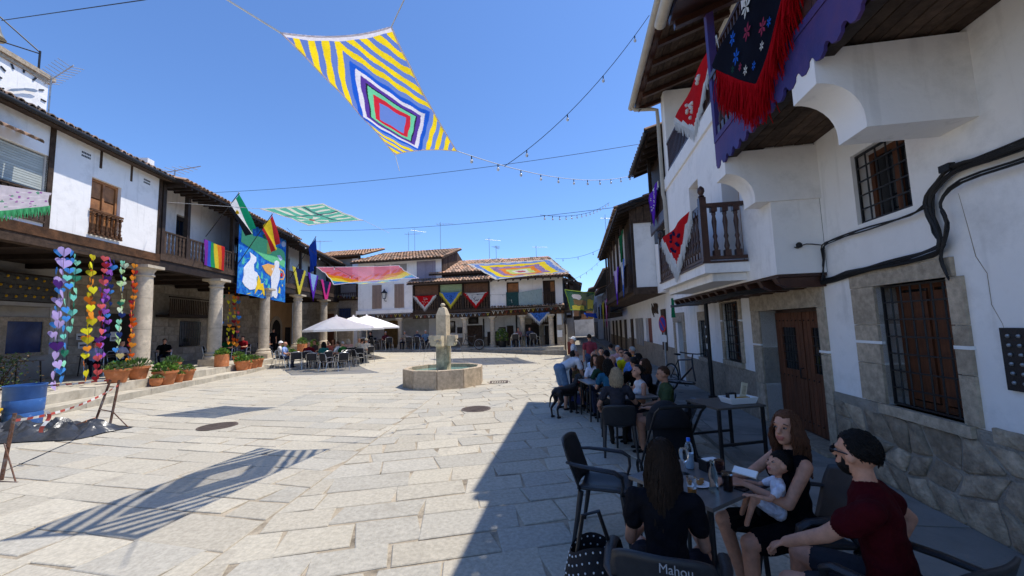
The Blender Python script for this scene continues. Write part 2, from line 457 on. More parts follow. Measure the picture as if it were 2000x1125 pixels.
# the joint that runs from the fountain to the foreground parts two directions of laying
sx0, sy0, sx1, sy1 = -2.2, 13.5, -2.75, 0.0
sn = Vector((sy0 - sy1, -(sx0 - sx1))).normalized()
sd = sn.x * sx0 + sn.y * sy0
secR = (sn.x, sn.y, sd); secL = (-sn.x, -sn.y, -sd)
far_line = (0, 1, 13.5)
slabs = []
slabs += layout(R(11), [secR, bR, bB, near, (0, -1, -13.5)], (-5, 10, -4, 16), rnd, (0.36, 0.56), (0.45, 0.98))
slabs += layout(R(-14), [secL, bL, bB, near, (0, -1, -13.5)], (-20, 2, -4, 18), rnd, (0.36, 0.56), (0.5, 1.2))
slabs += layout(R(4), [bL, bR, bB, far_line], (-18, 12, 11, 32), rnd, (0.42, 0.62), (0.6, 1.2))
def slab_mesh(mb, g, dz):
    n = len(g)
    cx = sum(a for a, _ in g) / n; cy = sum(b for _, b in g) / n
    tx, ty = rnd.uniform(-0.004, 0.004), rnd.uniform(-0.004, 0.004)
    zf = lambda a, b: G(a, b) + dz + (a - cx) * tx + (b - cy) * ty
    i1 = inset(g, 0.008)
    if len(i1) != n: i1 = [(cx + (a - cx) * 0.98, cy + (b - cy) * 0.98) for a, b in g]
    if sum(g[i][0] * g[(i + 1) % n][1] - g[(i + 1) % n][0] * g[i][1] for i in range(n)) < 0: g = g[::-1]; i1 = i1[::-1]
    best = min(range(n), key=lambda k: sum((i1[(i + k) % n][0] - g[i][0]) ** 2 + (i1[(i + k) % n][1] - g[i][1]) ** 2 for i in range(n)))
    i1 = [i1[(i + best) % n] for i in range(n)]
    vs = [(a, b, zf(a, b)) for a, b in i1] + [(a, b, zf(a, b) - 0.007) for a, b in g] + [(a, b, G(a, b) - 0.01) for a, b in g]
    fs = [tuple(range(n))] + [(n + i, n + (i + 1) % n, (i + 1) % n, i) for i in range(n)] + [(2 * n + i, 2 * n + (i + 1) % n, n + (i + 1) % n, n + i) for i in range(n)]
    mb.add(vs, fs)
def vis(g):
    cx = sum(a for a, _ in g) / len(g); cy = sum(b for _, b in g) / len(g)
    if cy < 1.2: return 0
    if abs(cx / cy) > 1.35: return 0
    return area(g) / (cx * cx + cy * cy) ** 1.5
slabs.sort(key=vis, reverse=True)
for g in slabs[:290]:
    mb = MB(); slab_mesh(mb, g, rnd.uniform(0.008, 0.015))
    cx = sum(a for a, _ in g) / len(g); cy = sum(b for _, b in g) / len(g)
    me = mb.mesh('paving_slab', rnd.choice(stone_mats), origin=(cx, cy, 0))
    inst(me, 'paving_slab', ground, (cx, cy, 0))
rest = MB()
for g in slabs[290:]:
    rest.cur = rnd.randrange(4); slab_mesh(rest, g, rnd.uniform(0.008, 0.015))
rest.build('paving_slabs', stone_mats, ground, kind='stuff')

# street and pavement beside the right-hand houses
concrete = M('worn concrete', (0.27, 0.26, 0.24), rough=0.9, var=0.2, scale=1.2, bump=0.4, bscale=50, spec=0.1, stain=((0.12, 0.115, 0.11), 1.0, 0.5, 0.8))
kerbm = M('kerb granite', (0.27, 0.255, 0.23), rough=0.9, var=0.25, scale=6, bump=0.5, bscale=50, spec=0.1, objvar=0.15)
pav = FR.part('pavement', concrete, None, (-9, 60, 0, 1.05, -0.05, 0.075), kind='structure', label='narrow concrete pavement along the white house')
u = -6.0
while u < 12:
    FR.part('pavement_slab', concrete, pav, (u + .006, u + 1.44, 0.03, 1.045, 0.06, 0.082 + rnd.uniform(-.003, .003))); u += 1.45
u = -6.0
while u < 24:
    l = rnd.uniform(0.8, 1.3)
    FR.part('kerb_stone', kerbm, pav, (u + 0.008, u + l - 0.008, 1.055, 1.26, -0.03, 0.07 + rnd.uniform(-0.006, 0.004)))
    u += l
roadm = M('street slabs', (0.3, 0.28, 0.25), rough=0.88, var=0.2, scale=1.4, bump=0.4, bscale=40, spec=0.1)
mb = MB(); mb.add([FR.p(22.6, 1.3, 0.004), FR.p(22.6, 6, 0.004), FR.p(90, 6, 0.004), FR.p(90, 1.3, 0.004)], [(0, 3, 2, 1)])
road = mb.build('street', roadm, kind='structure', label='stone paved lane leading out of the square')

# stepped platform under the arcade on the left
stepm = M('step granite', (0.49, 0.445, 0.36), rough=0.85, var=0.22, scale=4, bump=0.4, bscale=50, spec=0.12, objvar=0.1, stain=((0.26, 0.22, 0.16), 1.6, 0.55, 0.8))
plat = FL.part('arcade_platform', stepm, None, (-14, 24, -6, 0.62, -0.2, 0.55), kind='structure', label='raised stone floor of the left arcade')
u = -9.0
while u < 19:
    l = rnd.uniform(1.1, 2.0)
    if u > 8.3: FL.part('step_block', stepm, plat, (u + 0.006, u + l - 0.006, 0.6, 1.05, -0.1, 0.558 + rnd.uniform(-0.01, 0.01)))
    else:
        FL.part('step_block', stepm, plat, (u + 0.006, u + l - 0.006, 0.6, 1.02, -0.1, 0.558 + rnd.uniform(-0.01, 0.01)))
    u += l
u = -9.4
while u < 9.4:
    l = rnd.uniform(1.2, 2.2)
    FL.part('step_block', stepm, plat, (u + 0.006, u + l - 0.006, 1.025, 1.62, -0.1, 0.31 + rnd.uniform(-0.008, 0.008)))
    u += l
# platform in front of the far arcade
plat2 = FB.part('far_arcade_floor', stepm, None, (-10, 10.3, -5, 1.05, -0.4, 0.56), kind='structure', label='low stone floor of the arcade across the square')
u = -5.5
while u < 10.3:
    l = rnd.uniform(1.0, 1.7)
    t = 0.56 - 0.022 * max(0, u)
    FB.part('step_block', kerbm, plat2, (u + 0.006, min(10.5, u + l) - 0.006, 1.055, 1.42, -0.3, t + rnd.uniform(-0.01, 0.005)))
    u += l
# cast-iron covers and a drain set in the paving
covm = M('rusty cast iron', (0.13, 0.1, 0.085), rough=0.7, var=0.3, scale=12, bump=0.6, bscale=70, metal=0.3)
for (x, y, r, lb) in ((-6.23, 8.55, 0.36, 'round iron manhole cover near the striped shadows'), (-0.92, 9.49, 0.34, 'round iron manhole cover in front of the fountain')):
    root = thing('manhole_cover', lb, 'manhole cover', (x, y, G(x, y)), group='manhole covers')
    z = G(x, y) + 0.017
    MB().lathe([(r, 0), (r, 0.006), (r - 0.03, 0.006), (r - 0.03, 0.002), (0.01, 0.002)], (x, y, z), 32).build('rim', covm, root)
    mb = MB()
    for k in range(-4, 5):
        w = math.sqrt(max(0.001, (r - 0.05) ** 2 - (k * 0.07) ** 2))
        mb.box((x, y + k * 0.07, z + 0.004), (2 * w, 0.03, 0.005))
    mb.build('tread', covm, root)
root = thing('drain_grate', 'square iron drain grate beside the fountain basin', 'drain', (-0.55, 13.9, 0), )
mb = MB()
for k in range(7): mb.box((-0.55 - 0.25 + k * 0.083, 13.9, 0.022), (0.035, 0.5, 0.01))
mb.build('bars', covm, root)
mb = MB()
for a, b, c2, d in ((0, -.27, .58, .04), (0, .27, .58, .04), (-.29, 0, .04, .58), (.29, 0, .04, .58)): mb.box((-0.55 + a, 13.9 + b, 0.021), (c2, d, 0.012))
mb.build('frame', covm, root)
# ------------------------------------------------------------------ shared building pieces
def baluster_mesh(h, r, mat, name='baluster', seg=8):
    mb = MB()
    mb.box((0, 0, h * 0.06), (r * 2.1, r * 2.1, h * 0.12))
    mb.lathe([(r * 0.55, h * .12), (r * 0.95, h * .2), (r * .6, h * .3), (r * .5, h * .34), (r * .85, h * .4), (r * .55, h * .46), (r * .62, h * .55), (r * .9, h * .7), (r * .55, h * .82), (r * .8, h * .86), (r * .6, h * .9)], seg=seg, cap=False)
    mb.box((0, 0, h * 0.95), (r * 2.1, r * 2.1, h * 0.1))
    return mb.mesh(name, mat, smooth=40)
def flat_baluster_mesh(h, w, mat):
    mb = MB(); t = 0.022
    pr = [(w * .5, 0), (w * .5, h * .14), (w * .3, h * .2), (w * .5, h * .34), (w * .5, h * .44), (w * .28, h * .5), (w * .5, h * .58), (w * .5, h * .68), (w * .3, h * .82), (w * .5, h * .88), (w * .5, h)]
    mb.prism([(x, -t / 2, z) for x, z in pr] + [(-x, -t / 2, z) for x, z in pr[::-1]], (0, t, 0))
    return mb.mesh('baluster', mat)
def railing(F, parent, u0, u1, n, z0, z1, mat, me, step, name='railing', rail=0.06, rz=None):
    """top and bottom rail of their own, every baluster of its own"""
    r = F.part(name, mat, parent, (u0, u1, n - rail / 2, n + rail / 2, z1 - 0.06, z1), (u0, u1, n - rail / 2, n + rail / 2, z0, z0 + 0.05))
    k = max(1, int((u1 - u0) / step))
    for i in range(k):
        u = u0 + (i + 0.5) * (u1 - u0) / k
        inst(me, 'baluster', r, F.p(u, n, z0 + 0.05), (0, 0, F.ang()))
    return r
def grille(F, parent, u0, u1, z0, z1, n, nu, nz, mat=iron, r=0.009, seg=5):
    g = F.part('grille', mat, parent, (u0, u1, n - 0.012, n + 0.012, z1 - 0.02, z1), (u0, u1, n - 0.012, n + 0.012, z0, z0 + 0.02), (u0, u0 + 0.02, n - 0.011, n + 0.011, z0 + 0.02, z1 - 0.02), (u1 - 0.02, u1, n - 0.011, n + 0.011, z0 + 0.02, z1 - 0.02))
    for i in range(1, nu):
        u = u0 + (u1 - u0) * i / nu
        MB().tube([F.p(u, n, z0 + 0.01), F.p(u, n, z1 - 0.01)], r, seg).build('bar', mat, g, smooth=True)
    for j in range(1, nz):
        z = z0 + (z1 - z0) * j / nz
        F.part('bar', mat, g, (u0 + 0.01, u1 - 0.01, n + 0.006, n + 0.016, z - 0.008, z + 0.008))
    return g
def ashlar_wall(F, parent, u0, u1, z0, z1, n, holes=(), rh=(0.28, 0.42), rl=(0.4, 0.9), mat=None, rn=None, proud=0.02, name='stone_block'):
    rn = rn or random.Random(int(u0 * 10) + 5)
    mat = mat or ashlar
    z = z0
    while z < z1 - 0.05:
        h = min(rn.uniform(*rh), z1 - z)
        if z1 - z - h < 0.12: h = z1 - z
        u = u0
        while u < u1 - 0.02:
            l = min(rn.uniform(*rl), u1 - u)
            if u1 - u - l < 0.15: l = u1 - u
            a, b = u, u + l
            hit = False
            for H in holes:
                if a < H[1] and b > H[0] and z < H[3] - 0.02 and z + h > H[2] + 0.02:
                    if a < H[0] - 0.12: b = H[0]
                    elif b > H[1] + 0.12: a = H[1]
                    else: hit = True
            if not hit:
                mb = MB(); p = proud + rn.uniform(-0.012, 0.012); g = 0.009; c = 0.014
                q = [(a + g, z + g), (b - g, z + g), (b - g, z + h - g), (a + g, z + h - g)]
                q2 = [(a + g + c, z + g + c), (b - g - c, z + g + c), (b - g - c, z + h - g - c), (a + g + c, z + h - g - c)]
                mb.add([F.p(x, n - 0.02, y) for x, y in q] + [F.p(x, n + p - 0.006, y) for x, y in q] + [F.p(x, n + p + rn.uniform(0, .006), y) for x, y in q2],
                       [(0, 1, 5, 4), (1, 2, 6, 5), (2, 3, 7, 6), (3, 0, 4, 7), (4, 5, 9, 8), (5, 6, 10, 9), (6, 7, 11, 10), (7, 4, 8, 11), (8, 9, 10, 11)])
                ctr = F.p((a + b) / 2, n, z + h / 2)
                me = mb.mesh(name, mat, origin=ctr)
                inst(me, name, parent, ctr)
            u += l
        z += h
def rubble_wall(F, parent, u0, u1, z0, z1, n, cell=0.33, mat=None, seed=3):
    rn = random.Random(seed); mat = mat or rubble
    nu, nz = max(1, int((u1 - u0) / cell)), max(1, int((z1 - z0) / (cell * 0.8)))
    P = {}
    for j in range(nz + 1):
        for i in range(nu + 1):
            ju = 0 if i in (0, nu) else rn.uniform(-.3, .3) * (u1 - u0) / nu
            jz = 0 if j in (0, nz) else rn.uniform(-.3, .3) * (z1 - z0) / nz
            P[i, j] = (u0 + (u1 - u0) * i / nu + ju + (0.0 if i in (0, nu) else (j % 2 - .5) * 0.35 * cell), z0 + (z1 - z0) * j / nz + jz)
    for j in range(nz):
        for i in range(nu):
            q = [P[i, j], P[i + 1, j], P[i + 1, j + 1], P[i, j + 1]]
            cu = sum(a for a, _ in q) / 4; cz = sum(b for _, b in q) / 4
            ring = []
            for k in range(4):
                a, b = q[k], q[(k + 1) % 4]
                for t in (0.06, 0.5, 0.94): ring.append((a[0] + (b[0] - a[0]) * t, a[1] + (b[1] - a[1]) * t))
            sh = rn.uniform(0.86, 0.94); pr = rn.uniform(0.003, 0.026)
            r1 = [(cu + (a - cu) * sh * rn.uniform(.9, 1.06), cz + (b - cz) * sh * rn.uniform(.9, 1.06)) for a, b in ring]
            r2 = [(cu + (a - cu) * 0.9, cz + (b - cz) * 0.9) for a, b in r1]
            m = len(r1); mb = MB()
            mb.add([F.p(a, n - 0.02, b) for a, b in r1] + [F.p(a, n + pr * 0.5, b) for a, b in r1] + [F.p(a, n + pr + rn.uniform(-.004, .006), b) for a, b in r2] + [F.p(cu, n + pr + .006, cz)],
                   [(k, (k + 1) % m, m + (k + 1) % m, m + k) for k in range(m)] + [(m + k, m + (k + 1) % m, 2 * m + (k + 1) % m, 2 * m + k) for k in range(m)] + [(2 * m + k, 2 * m + (k + 1) % m, 3 * m) for k in range(m)])
            ctr = F.p(cu, n, cz)
            me = mb.mesh('rubble_stone', mat, smooth=60, origin=ctr)
            inst(me, 'rubble_stone', parent, ctr)
def tile_sheet(mb, A, B, Cc, D, wt=0.2, lt=0.42, r=0.085, rn=None, jit=0.012, lift=0.035):
    """barrel tiles over the quad A(eave left) B(eave right) C(ridge right) D(ridge left)"""
    A, B, Cc, D = map(Vector, (A, B, Cc, D)); rn = rn or random.Random(2)
    nrm = (B - A).cross(D - A).normalized()
    if nrm.z < 0: nrm = -nrm
    nc = max(1, int(max((B - A).length, (Cc - D).length) / wt)); nr = max(1, int((D - A).length / lt))
    for i in range(nc):
        t0 = (i + 0.5) / nc
        e, t = A.lerp(B, t0), D.lerp(Cc, t0)
        ax = (t - e).normalized(); sd = ax.cross(nrm).normalized()
        L = (t - e).length
        for k in range(nr):
            s0 = L * k / nr - (0.05 if k == 0 else 0.03); s1 = L * (k + 1) / nr + 0.03
            dx = rn.uniform(-jit, jit); dz = rn.uniform(0, jit)
            ra, rb = r * 1.12, r * 0.9
            vs = []
            for (s, rr, lf) in ((s0, ra, lift + dz), (s1, rb, 0.012 + dz)):
                for a in (-1.5, -0.95, -0.35, 0.35, 0.95, 1.5):
                    vs.append(e + ax * s + sd * (math.sin(a) * rr + dx) + nrm * (math.cos(a) * rr * 0.85 + lf))
            mb.cur = rn.choice((0, 0, 1, 2)) if getattr(mb, 'multi', False) else mb.cur
            mb.add(vs, [(q, q + 1, q + 7, q + 6) for q in range(5)] )
            # thickness of the front lip
            if k == 0:
                n0 = len(mb.v)
                lip = [e + ax * s0 + sd * (math.sin(a) * ra * 0.78 + dx) + nrm * (math.cos(a) * ra * 0.66 + lift + dz) for a in (-1.5, -0.95, -0.35, 0.35, 0.95, 1.5)]
                mb.add(vs[:6] + lip, [(q, q + 6, q + 7, q + 1) for q in range(5)])
def roof(F, parent, u0, u1, n_e, z_e, n_r, z_r, mats, wt=0.2, lt=0.42, r=0.085, rn=None, soffit=None, th=0.1, name='roof', du=(0, 0)):
    """roof slab and its tiles: eave at n_e, z_e and ridge at n_r, z_r"""
    mb = MB()
    a, b, c2, d = F.p(u0, n_e, z_e), F.p(u1, n_e, z_e), F.p(u1 + du[1], n_r, z_r), F.p(u0 + du[0], n_r, z_r)
    dn = Vector((0, 0, -th))
    mb.hexa([a + dn, b + dn, c2 + dn, d + dn, a, b, c2, d])
    o = mb.build(name, soffit or oldwood, parent)
    mb = MB(); mb.multi = True
    tile_sheet(mb, a, b, c2, d, wt, lt, r, rn)
    t = mb.build('roof_tiles', mats, o, kind='stuff', smooth=70)
    return o
def rafters(F, parent, u0, u1, step, n0, z0, n1, z1, mat, w=0.07, h=0.1, name='rafter'):
    k = int((u1 - u0) / step)
    for i in range(k + 1):
        u = u0 + (u1 - u0) * i / max(1, k)
        mb = MB()
        mb.hexa([F.p(u - w / 2, n0, z0 - h), F.p(u + w / 2, n0, z0 - h), F.p(u + w / 2, n1, z1 - h), F.p(u - w / 2, n1, z1 - h), F.p(u - w / 2, n0, z0), F.p(u + w / 2, n0, z0), F.p(u + w / 2, n1, z1), F.p(u - w / 2, n1, z1)])
        mb.build(name, mat, parent)
TM = [tile, tile_o, tile_d]; TD = [tile_d, tile, tile_d]; TO = [tile_o, tile, tile_o]

# ------------------------------------------------------------------ the white house close by on the right
H1 = thing('white_house', 'near white house with jettied upper floor and painted balcony on the right', 'house', FR.p(0, -3, 0))
holes = [(-0.27, 0.6, 0.95, 2.21), (1.67, 3.42, 0.12, 2.03), (4.32, 5.2, 1.03, 2.26), (6.38, 7.0, 0.95, 1.9)]
mb = MB(); wall_with_holes(FR, mb, -9, 7.05, 0, 2.47, -0.36, 0, holes)
wall_with_holes(FR, mb, -9, 1.4, 2.47, 6.55, -0.36, 0, [(0.0, 0.76, 2.93, 3.74), (-1.9, -1.0, 4.3, 6.2)])
w1 = mb.build('wall', plaster, H1)
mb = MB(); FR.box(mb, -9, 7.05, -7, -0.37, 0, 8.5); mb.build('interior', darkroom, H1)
mb = MB(); wall_with_holes(FR, mb, 1.4, 7.05, 2.47, 5.5, 0.005, 0.6, [(2.35, 3.05, 2.75, 4.6), (4.3, 4.95, 3.9, 4.85)])
mb.build('jettied_wall', plaster, H1)
FR.part('fascia', plaster, H1, (1.4, 7.05, 0.0, 0.645, 5.503, 5.8), (1.4, 7.05, 0.0, 0.605, 5.803, 5.9))
mb = MB(); FR.box(mb, 1.4, 7.04, -0.36, -0.3, 5.9, 8.5); FR.box(mb, 6.68, 7.045, -0.297, 0.58, 5.903, 8.22); FR.box(mb, 1.42, 1.75, -0.297, 0.58, 5.903, 8.2)
mb.build('loggia_wall', plaster, H1)
FR.part('loggia_door', varnish, H1, (3.4, 4.3, -0.3, -0.25, 5.91, 7.9))
# windows, door
def grilled_window(F, parent, u0, u1, z0, z1, n, frame_mat, nu, nz, gl=-0.22, gn=-0.05, leaf=2):
    w = F.part('window', frame_mat, parent, (u0, u0 + 0.06, n + gl - .03, n + gl + 0.03, z0, z1), (u1 - 0.06, u1, n + gl - .03, n + gl + 0.03, z0, z1), (u0 + .06, u1 - .06, n + gl - .03, n + gl + 0.03, z1 - 0.06, z1), (u0 + .06, u1 - .06, n + gl - .03, n + gl + 0.03, z0, z0 + 0.06),
               *[(u0 + (u1 - u0) * k / leaf - .035, u0 + (u1 - u0) * k / leaf + .035, n + gl - .025, n + gl + .035, z0 + .06, z1 - .06) for k in range(1, leaf)])
    for k in range(leaf):
        a = u0 + (u1 - u0) * k / leaf + (.06 if k == 0 else .035); b = u0 + (u1 - u0) * (k + 1) / leaf - (.06 if k == leaf - 1 else .035)
        F.part('pane', darkglass, w, (a, b, n + gl - .008, n + gl + .004, z0 + .06, z1 - .06))
    if nu: grille(F, parent, u0 + .01, u1 - .01, z0 + .01, z1 - .01, n + gn, nu, nz)
    return w
grilled_window(FR, H1, -0.27, 0.6, 0.95, 2.21, 0, doorwood, 7, 7)
FR.part('shutter', doorwood, H1, (-0.2, 0.14, -0.19, -0.165, 1.03, 2.12)); FR.part('shutter', doorwood, H1, (0.2, 0.54, -0.19, -0.165, 1.03, 2.12))
grilled_window(FR, H1, 0.0, 0.76, 2.93, 3.74, 0, doorwood, 5, 5)
grilled_window(FR, H1, 4.32, 5.2, 1.03, 2.26, 0, doorwood, 6, 7)
grilled_window(FR, H1, 6.38, 7.0, 0.95, 1.9, 0, darkwood, 4, 5)
grilled_window(FR, H1, 4.3, 4.95, 3.9, 4.85, 0.55, pinewood, 0, 0, gl=-0.3)
grilled_window(FR, H1, 2.35, 3.05, 2.75, 4.6, 0.55, pinewood, 0, 0, gl=-0.25)
grilled_window(FR, H1, -1.9, -1.0, 4.3, 6.2, 0, pinewood, 0, 0, gl=-0.2)
door = FR.part('door', varnish, H1, (1.67, 3.42, -0.29, -0.255, 0.12, 2.03))
for s, (a, b) in enumerate(((1.7, 2.535), (2.555, 3.39))):
    k = 8
    for i in range(k):
        u0, u1 = a + (b - a) * i / k, a + (b - a) * (i + 1) / k
        gu = 0.22 < (u0 + u1) / 2 - a < 0.61
        if gu:
            FR.part('board', doorwood, door, (u0 + .004, u1 - .004, -0.253, -0.225, 0.16, 1.06)); FR.part('board', doorwood, door, (u0 + .004, u1 - .004, -0.253, -0.225, 1.74, 1.98))
        else: FR.part('board', doorwood, door, (u0 + .004, u1 - .004, -0.253, -0.225, 0.16, 1.98))
    FR.part('glazing', darkglass, door, (a + .21, a + .625, -0.252, -0.245, 1.06, 1.74))
    for i in range(1, 5): MB().tube([FR.p(a + .21 + .415 * i / 5, -0.23, 1.06), FR.p(a + .21 + .415 * i / 5, -0.23, 1.74)], 0.007, 5).build('bar', iron, door)
    for j in range(1, 5): MB().tube([FR.p(a + .21, -0.227, 1.06 + .136 * j), FR.p(a + .625, -0.227, 1.06 + .136 * j)], 0.007, 5).build('bar', iron, door)
    st = MB()
    for zz in (0.3, 0.95, 1.85):
        for i in range(7): st.ball(FR.p(a + .04 + (b - a - .08) * i / 6, -0.22, zz), 0.012, 6, 4)
    st.build('studs', iron, door, kind='stuff')
MB().tube([FR.p(2.62, -0.22, 0.95), FR.p(2.62, -0.17, 0.96), FR.p(2.62, -0.17, 1.1), FR.p(2.62, -0.22, 1.11)], 0.011, 6).build('handle', iron, door, smooth=True)
FR.part('threshold', granite_dark, H1, (1.6, 3.48, -0.3, 0.12, 0.05, 0.125))
# granite surrounds, each block of its own
def surround(F, parent, u0, u1, z0, z1, n, wl, wr, top, mat=granite, sill=True, blocks=3, deep=0.3, lapl=None, lapr=None):
    lapl = wl if lapl is None else lapl; lapr = wr if lapr is None else lapr
    F.part('lintel', mat, parent, (u0 - lapl, u1 + lapr, n - deep, n + 0.035, z1, z1 + top))
    for s in (0, 1):
        for k in range(blocks):
            a, b = z0 + (z1 - z0) * k / blocks + 0.004, z0 + (z1 - z0) * (k + 1) / blocks - 0.004
            if s == 0: F.part('jamb_stone', mat, parent, (u0 - wl, u0, n - deep, n + 0.03, a, b))
            else: F.part('jamb_stone', mat, parent, (u1, u1 + wr, n - deep, n + 0.03, a, b))
    if sill: F.part('sill', mat, parent, (u0 - 0.08, u1 + 0.08, n - deep + .02, n + 0.06, z0 - 0.1, z0))
surround(FR, H1, -0.27, 0.6, 0.95, 2.21, 0, 0.14, 0.36, 0.17, lapl=0.07)
surround(FR, H1, 1.67, 3.42, 0.12, 2.03, 0, 0.16, 0.32, 0.27, sill=False)
surround(FR, H1, 4.32, 5.2, 1.03, 2.26, 0, 0.12, 0.14, 0.12)
surround(FR, H1, 6.38, 7.0, 0.95, 1.9, 0, 0.16, 0.04, 0.22)
for (u0, u1, z) in ((0.55, 0.965, 1.585), (-0.42, -0.27, 1.585), (3.415, 3.75, 1.42), (1.5, 1.69, 1.42), (5.2, 5.35, 1.86), (4.19, 4.33, 1.86)):
    FR.part('white_joint', whiteplastic, H1, (u0, u1, 0.0, 0.037, z, z + 0.03))
# stone foot of the wall
mb = MB(); wall_with_holes(FR, mb, -9, 1.5, 0.0, 0.94, 0.0, 0.02, []); base1 = mb.build('stone_base', mortar, H1)
rubble_wall(FR, base1, -2.7, 1.48, 0.07, 0.85, 0.022, 0.27, seed=5)
rubble_wall(FR, base1, -2.7, -0.45, 0.85, 0.99, 0.022, 0.34, seed=6)
mb = MB(); wall_with_holes(FR, mb, 3.76, 7.05, 0.0, 0.92, 0.0, 0.022, []); base2 = mb.build('stone_base', granite_dark, H1)
# jetty joists and boards
FR.part('jetty_boards', varnish, H1, (1.41, 7.04, 0.003, 0.58, 2.43, 2.468))
for i in range(13):
    u = 1.5 + i * 0.455
    mb = MB(); mb.prism([FR.p(u - .055, n, z) for n, z in ((0.002, 2.29), (0.45, 2.29), (0.56, 2.35), (0.60, 2.427), (0.002, 2.427))], FR.U * 0.11)
    mb.build('joist', varnish, H1)
# corbels that carry the balcony
def corbel(F, parent, u0, th, n_t, zb, zt):
    r = 0.34
    pr = [(0.0, zb), (n_t - r, zb), (n_t - r, zb + 0.08)] + [(n_t - r * math.cos(a), zb + 0.08 + r * math.sin(a)) for a in [math.pi / 2 * k / 8 for k in range(1, 9)]] + [(n_t, zt), (0.0, zt)]
    mb = MB(); mb.prism([F.p(u0, n, z) for n, z in pr], F.U * th)
    return mb.build('corbel', plaster, parent, smooth=30)
for u0 in (-0.72, 1.36, -2.8, -4.9): corbel(FR, H1, u0, 0.36, 1.14, 3.45, 4.17)
# painted balcony
violet = M('violet blue paint', lin((0.23, 0.21, 0.45)), rough=0.6, var=0.3, scale=1.6, bump=0.2, bscale=40, spec=0.25, stain=(lin((0.36, 0.24, 0.42)), 1.0, 0.4, 0.7))
bal = FR.part('balcony_floor', darkwood, H1, (-9, 1.62, 0.0, 1.12, 4.24, 4.3))
for i in range(9): FR.part('floor_board', oldwood, bal, (-5.6, 1.61, 0.01 + i * 0.123, 0.12 + i * 0.123, 4.205 - (i % 2) * .004, 4.238))
FR.part('edge_beam', darkwood, bal, (-9, 1.6, 0.98, 1.1, 4.1, 4.203))
pts = [(1.64, 4.42)]
u = 1.64
sc = []
while u > -5.0:
    sc += [(u, 4.1), (u - 0.035, 4.045), (u - 0.09, 4.03), (u - 0.145, 4.06), (u - 0.155, 4.1), (u - 0.185, 4.115)]
    u -= 0.215
poly = [(1.64, 4.42)] + sc + [(u, 4.42)]
mb = MB(); FR.poly(mb, poly, 1.122, 1.15); mb.build('scalloped_board', violet, bal)
mb = MB(); mb.prism([FR.p(1.625, n, z) for n, z in ((0.9, 4.42), (1.12, 4.42), (1.12, 4.06), (1.05, 4.02), (1.0, 4.1), (0.95, 4.05), (0.9, 4.1))], FR.U * 0.025); mb.build('scalloped_board', violet, bal)
mb = MB()
FR.box(mb, -5, 1.63, 1.07, 1.16, 4.423, 4.5); mb.build('bottom_rail', violet, bal)
FR.part('top_rail', varnish, bal, (-5, 1.6, 1.06, 1.17, 5.36, 5.43))
bm_ = baluster_mesh(0.86, 0.04, varnish)
for i in range(44): inst(bm_, 'baluster', bal, FR.p(1.42 - i * 0.14, 1.115, 4.5), (0, 0, FR.ang()))
for i in range(6): inst(bm_, 'baluster', bal, FR.p(1.6, 1.0 - i * 0.15, 4.5), (0, 0, FR.ang()))
FR.part('top_rail', varnish, bal, (1.56, 1.64, 0.05, 1.05, 5.36, 5.43)); FR.part('bottom_rail', violet, bal, (1.57, 1.63, 0.05, 1.068, 4.44, 4.5))
for u in (1.58, -0.75, -3.1): FR.part('post', violet if u > 1 else varnish, bal, (u - .05, u + .05, 1.06, 1.16, 4.505, 6.42))
# loggia railing
sq = MB().box((0, 0, 0.36), (0.035, 0.035, 0.72)).mesh('baluster', varnish)
railing(FR, H1, 1.75, 6.68, 0.56, 5.93, 6.72, varnish, sq, 0.115)
# small balcony with turned balusters
lb = FR.part('balcony_slab', plaster, H1, (2.2, 5.36, 0.6, 1.24, 2.62, 2.77), (2.32, 5.24, 0.6, 1.1, 2.5, 2.617))
FR.part('sill_board', varnish, lb, (2.18, 5.38, 0.62, 1.27, 2.772, 2.8))
bm2 = baluster_mesh(0.78, 0.042, varnish, seg=10)
railing(FR, lb, 2.3, 5.28, 1.2, 2.83, 3.72, varnish, bm2, 0.155)
for u in (2.24, 5.32):
    FR.part('side_rail', varnish, lb, (u - .035, u + .035, 0.605, 1.15, 3.66, 3.72)); FR.part('side_rail', varnish, lb, (u - .03, u + .03, 0.605, 1.15, 2.83, 2.88))
    for k in range(3): inst(bm2, 'baluster', lb, FR.p(u, 0.72 + k * 0.16, 2.88), (0, 0, FR.ang()))
    p = FR.p(u, 1.2, 0)
    MB().box((p.x, p.y, 3.31), (0.1, 0.1, 1.02), FR.ang()).lathe([(0.02, 0), (0.05, .02), (0.03, .05), (0.055, .1), (0.05, .15), (0.015, .19)], (p.x, p.y, 3.82), 10).build('newel', varnish, lb, smooth=40)
# roofs and gutters
rf = roof(FR, H1, 1.5, 7.1, 1.28, 8.1, -4.2, 9.9, TM, soffit=varnish, wt=0.24, lt=0.5, r=0.1)
rafters(FR, rf, 1.6, 7.0, 0.62, 1.2, 7.97, -0.3, 8.46, varnish, 0.09, 0.1)
for k in range(9): 
    n0 = 1.15 - k * 0.17
    z0 = 7.985 + (1.28 - n0) * 0.328 - 0.0
    mb = MB(); mb.hexa([FR.p(1.55, n0 - .155, z0 + .035), FR.p(7.08, n0 - .155, z0 + .035), FR.p(7.08, n0, z0 - .015), FR.p(1.55, n0, z0 - .015), FR.p(1.55, n0 - .155, z0 + .055), FR.p(7.08, n0 - .155, z0 + .055), FR.p(7.08, n0, z0 + .005), FR.p(1.55, n0, z0 + .005)])
    mb.build('soffit_board', oldwood, rf)
rf2 = roof(FR, H1, -9, 1.62, 1.66, 6.42, -0.35, 7.1, TM, soffit=varnish, wt=0.24, lt=0.5, r=0.1)
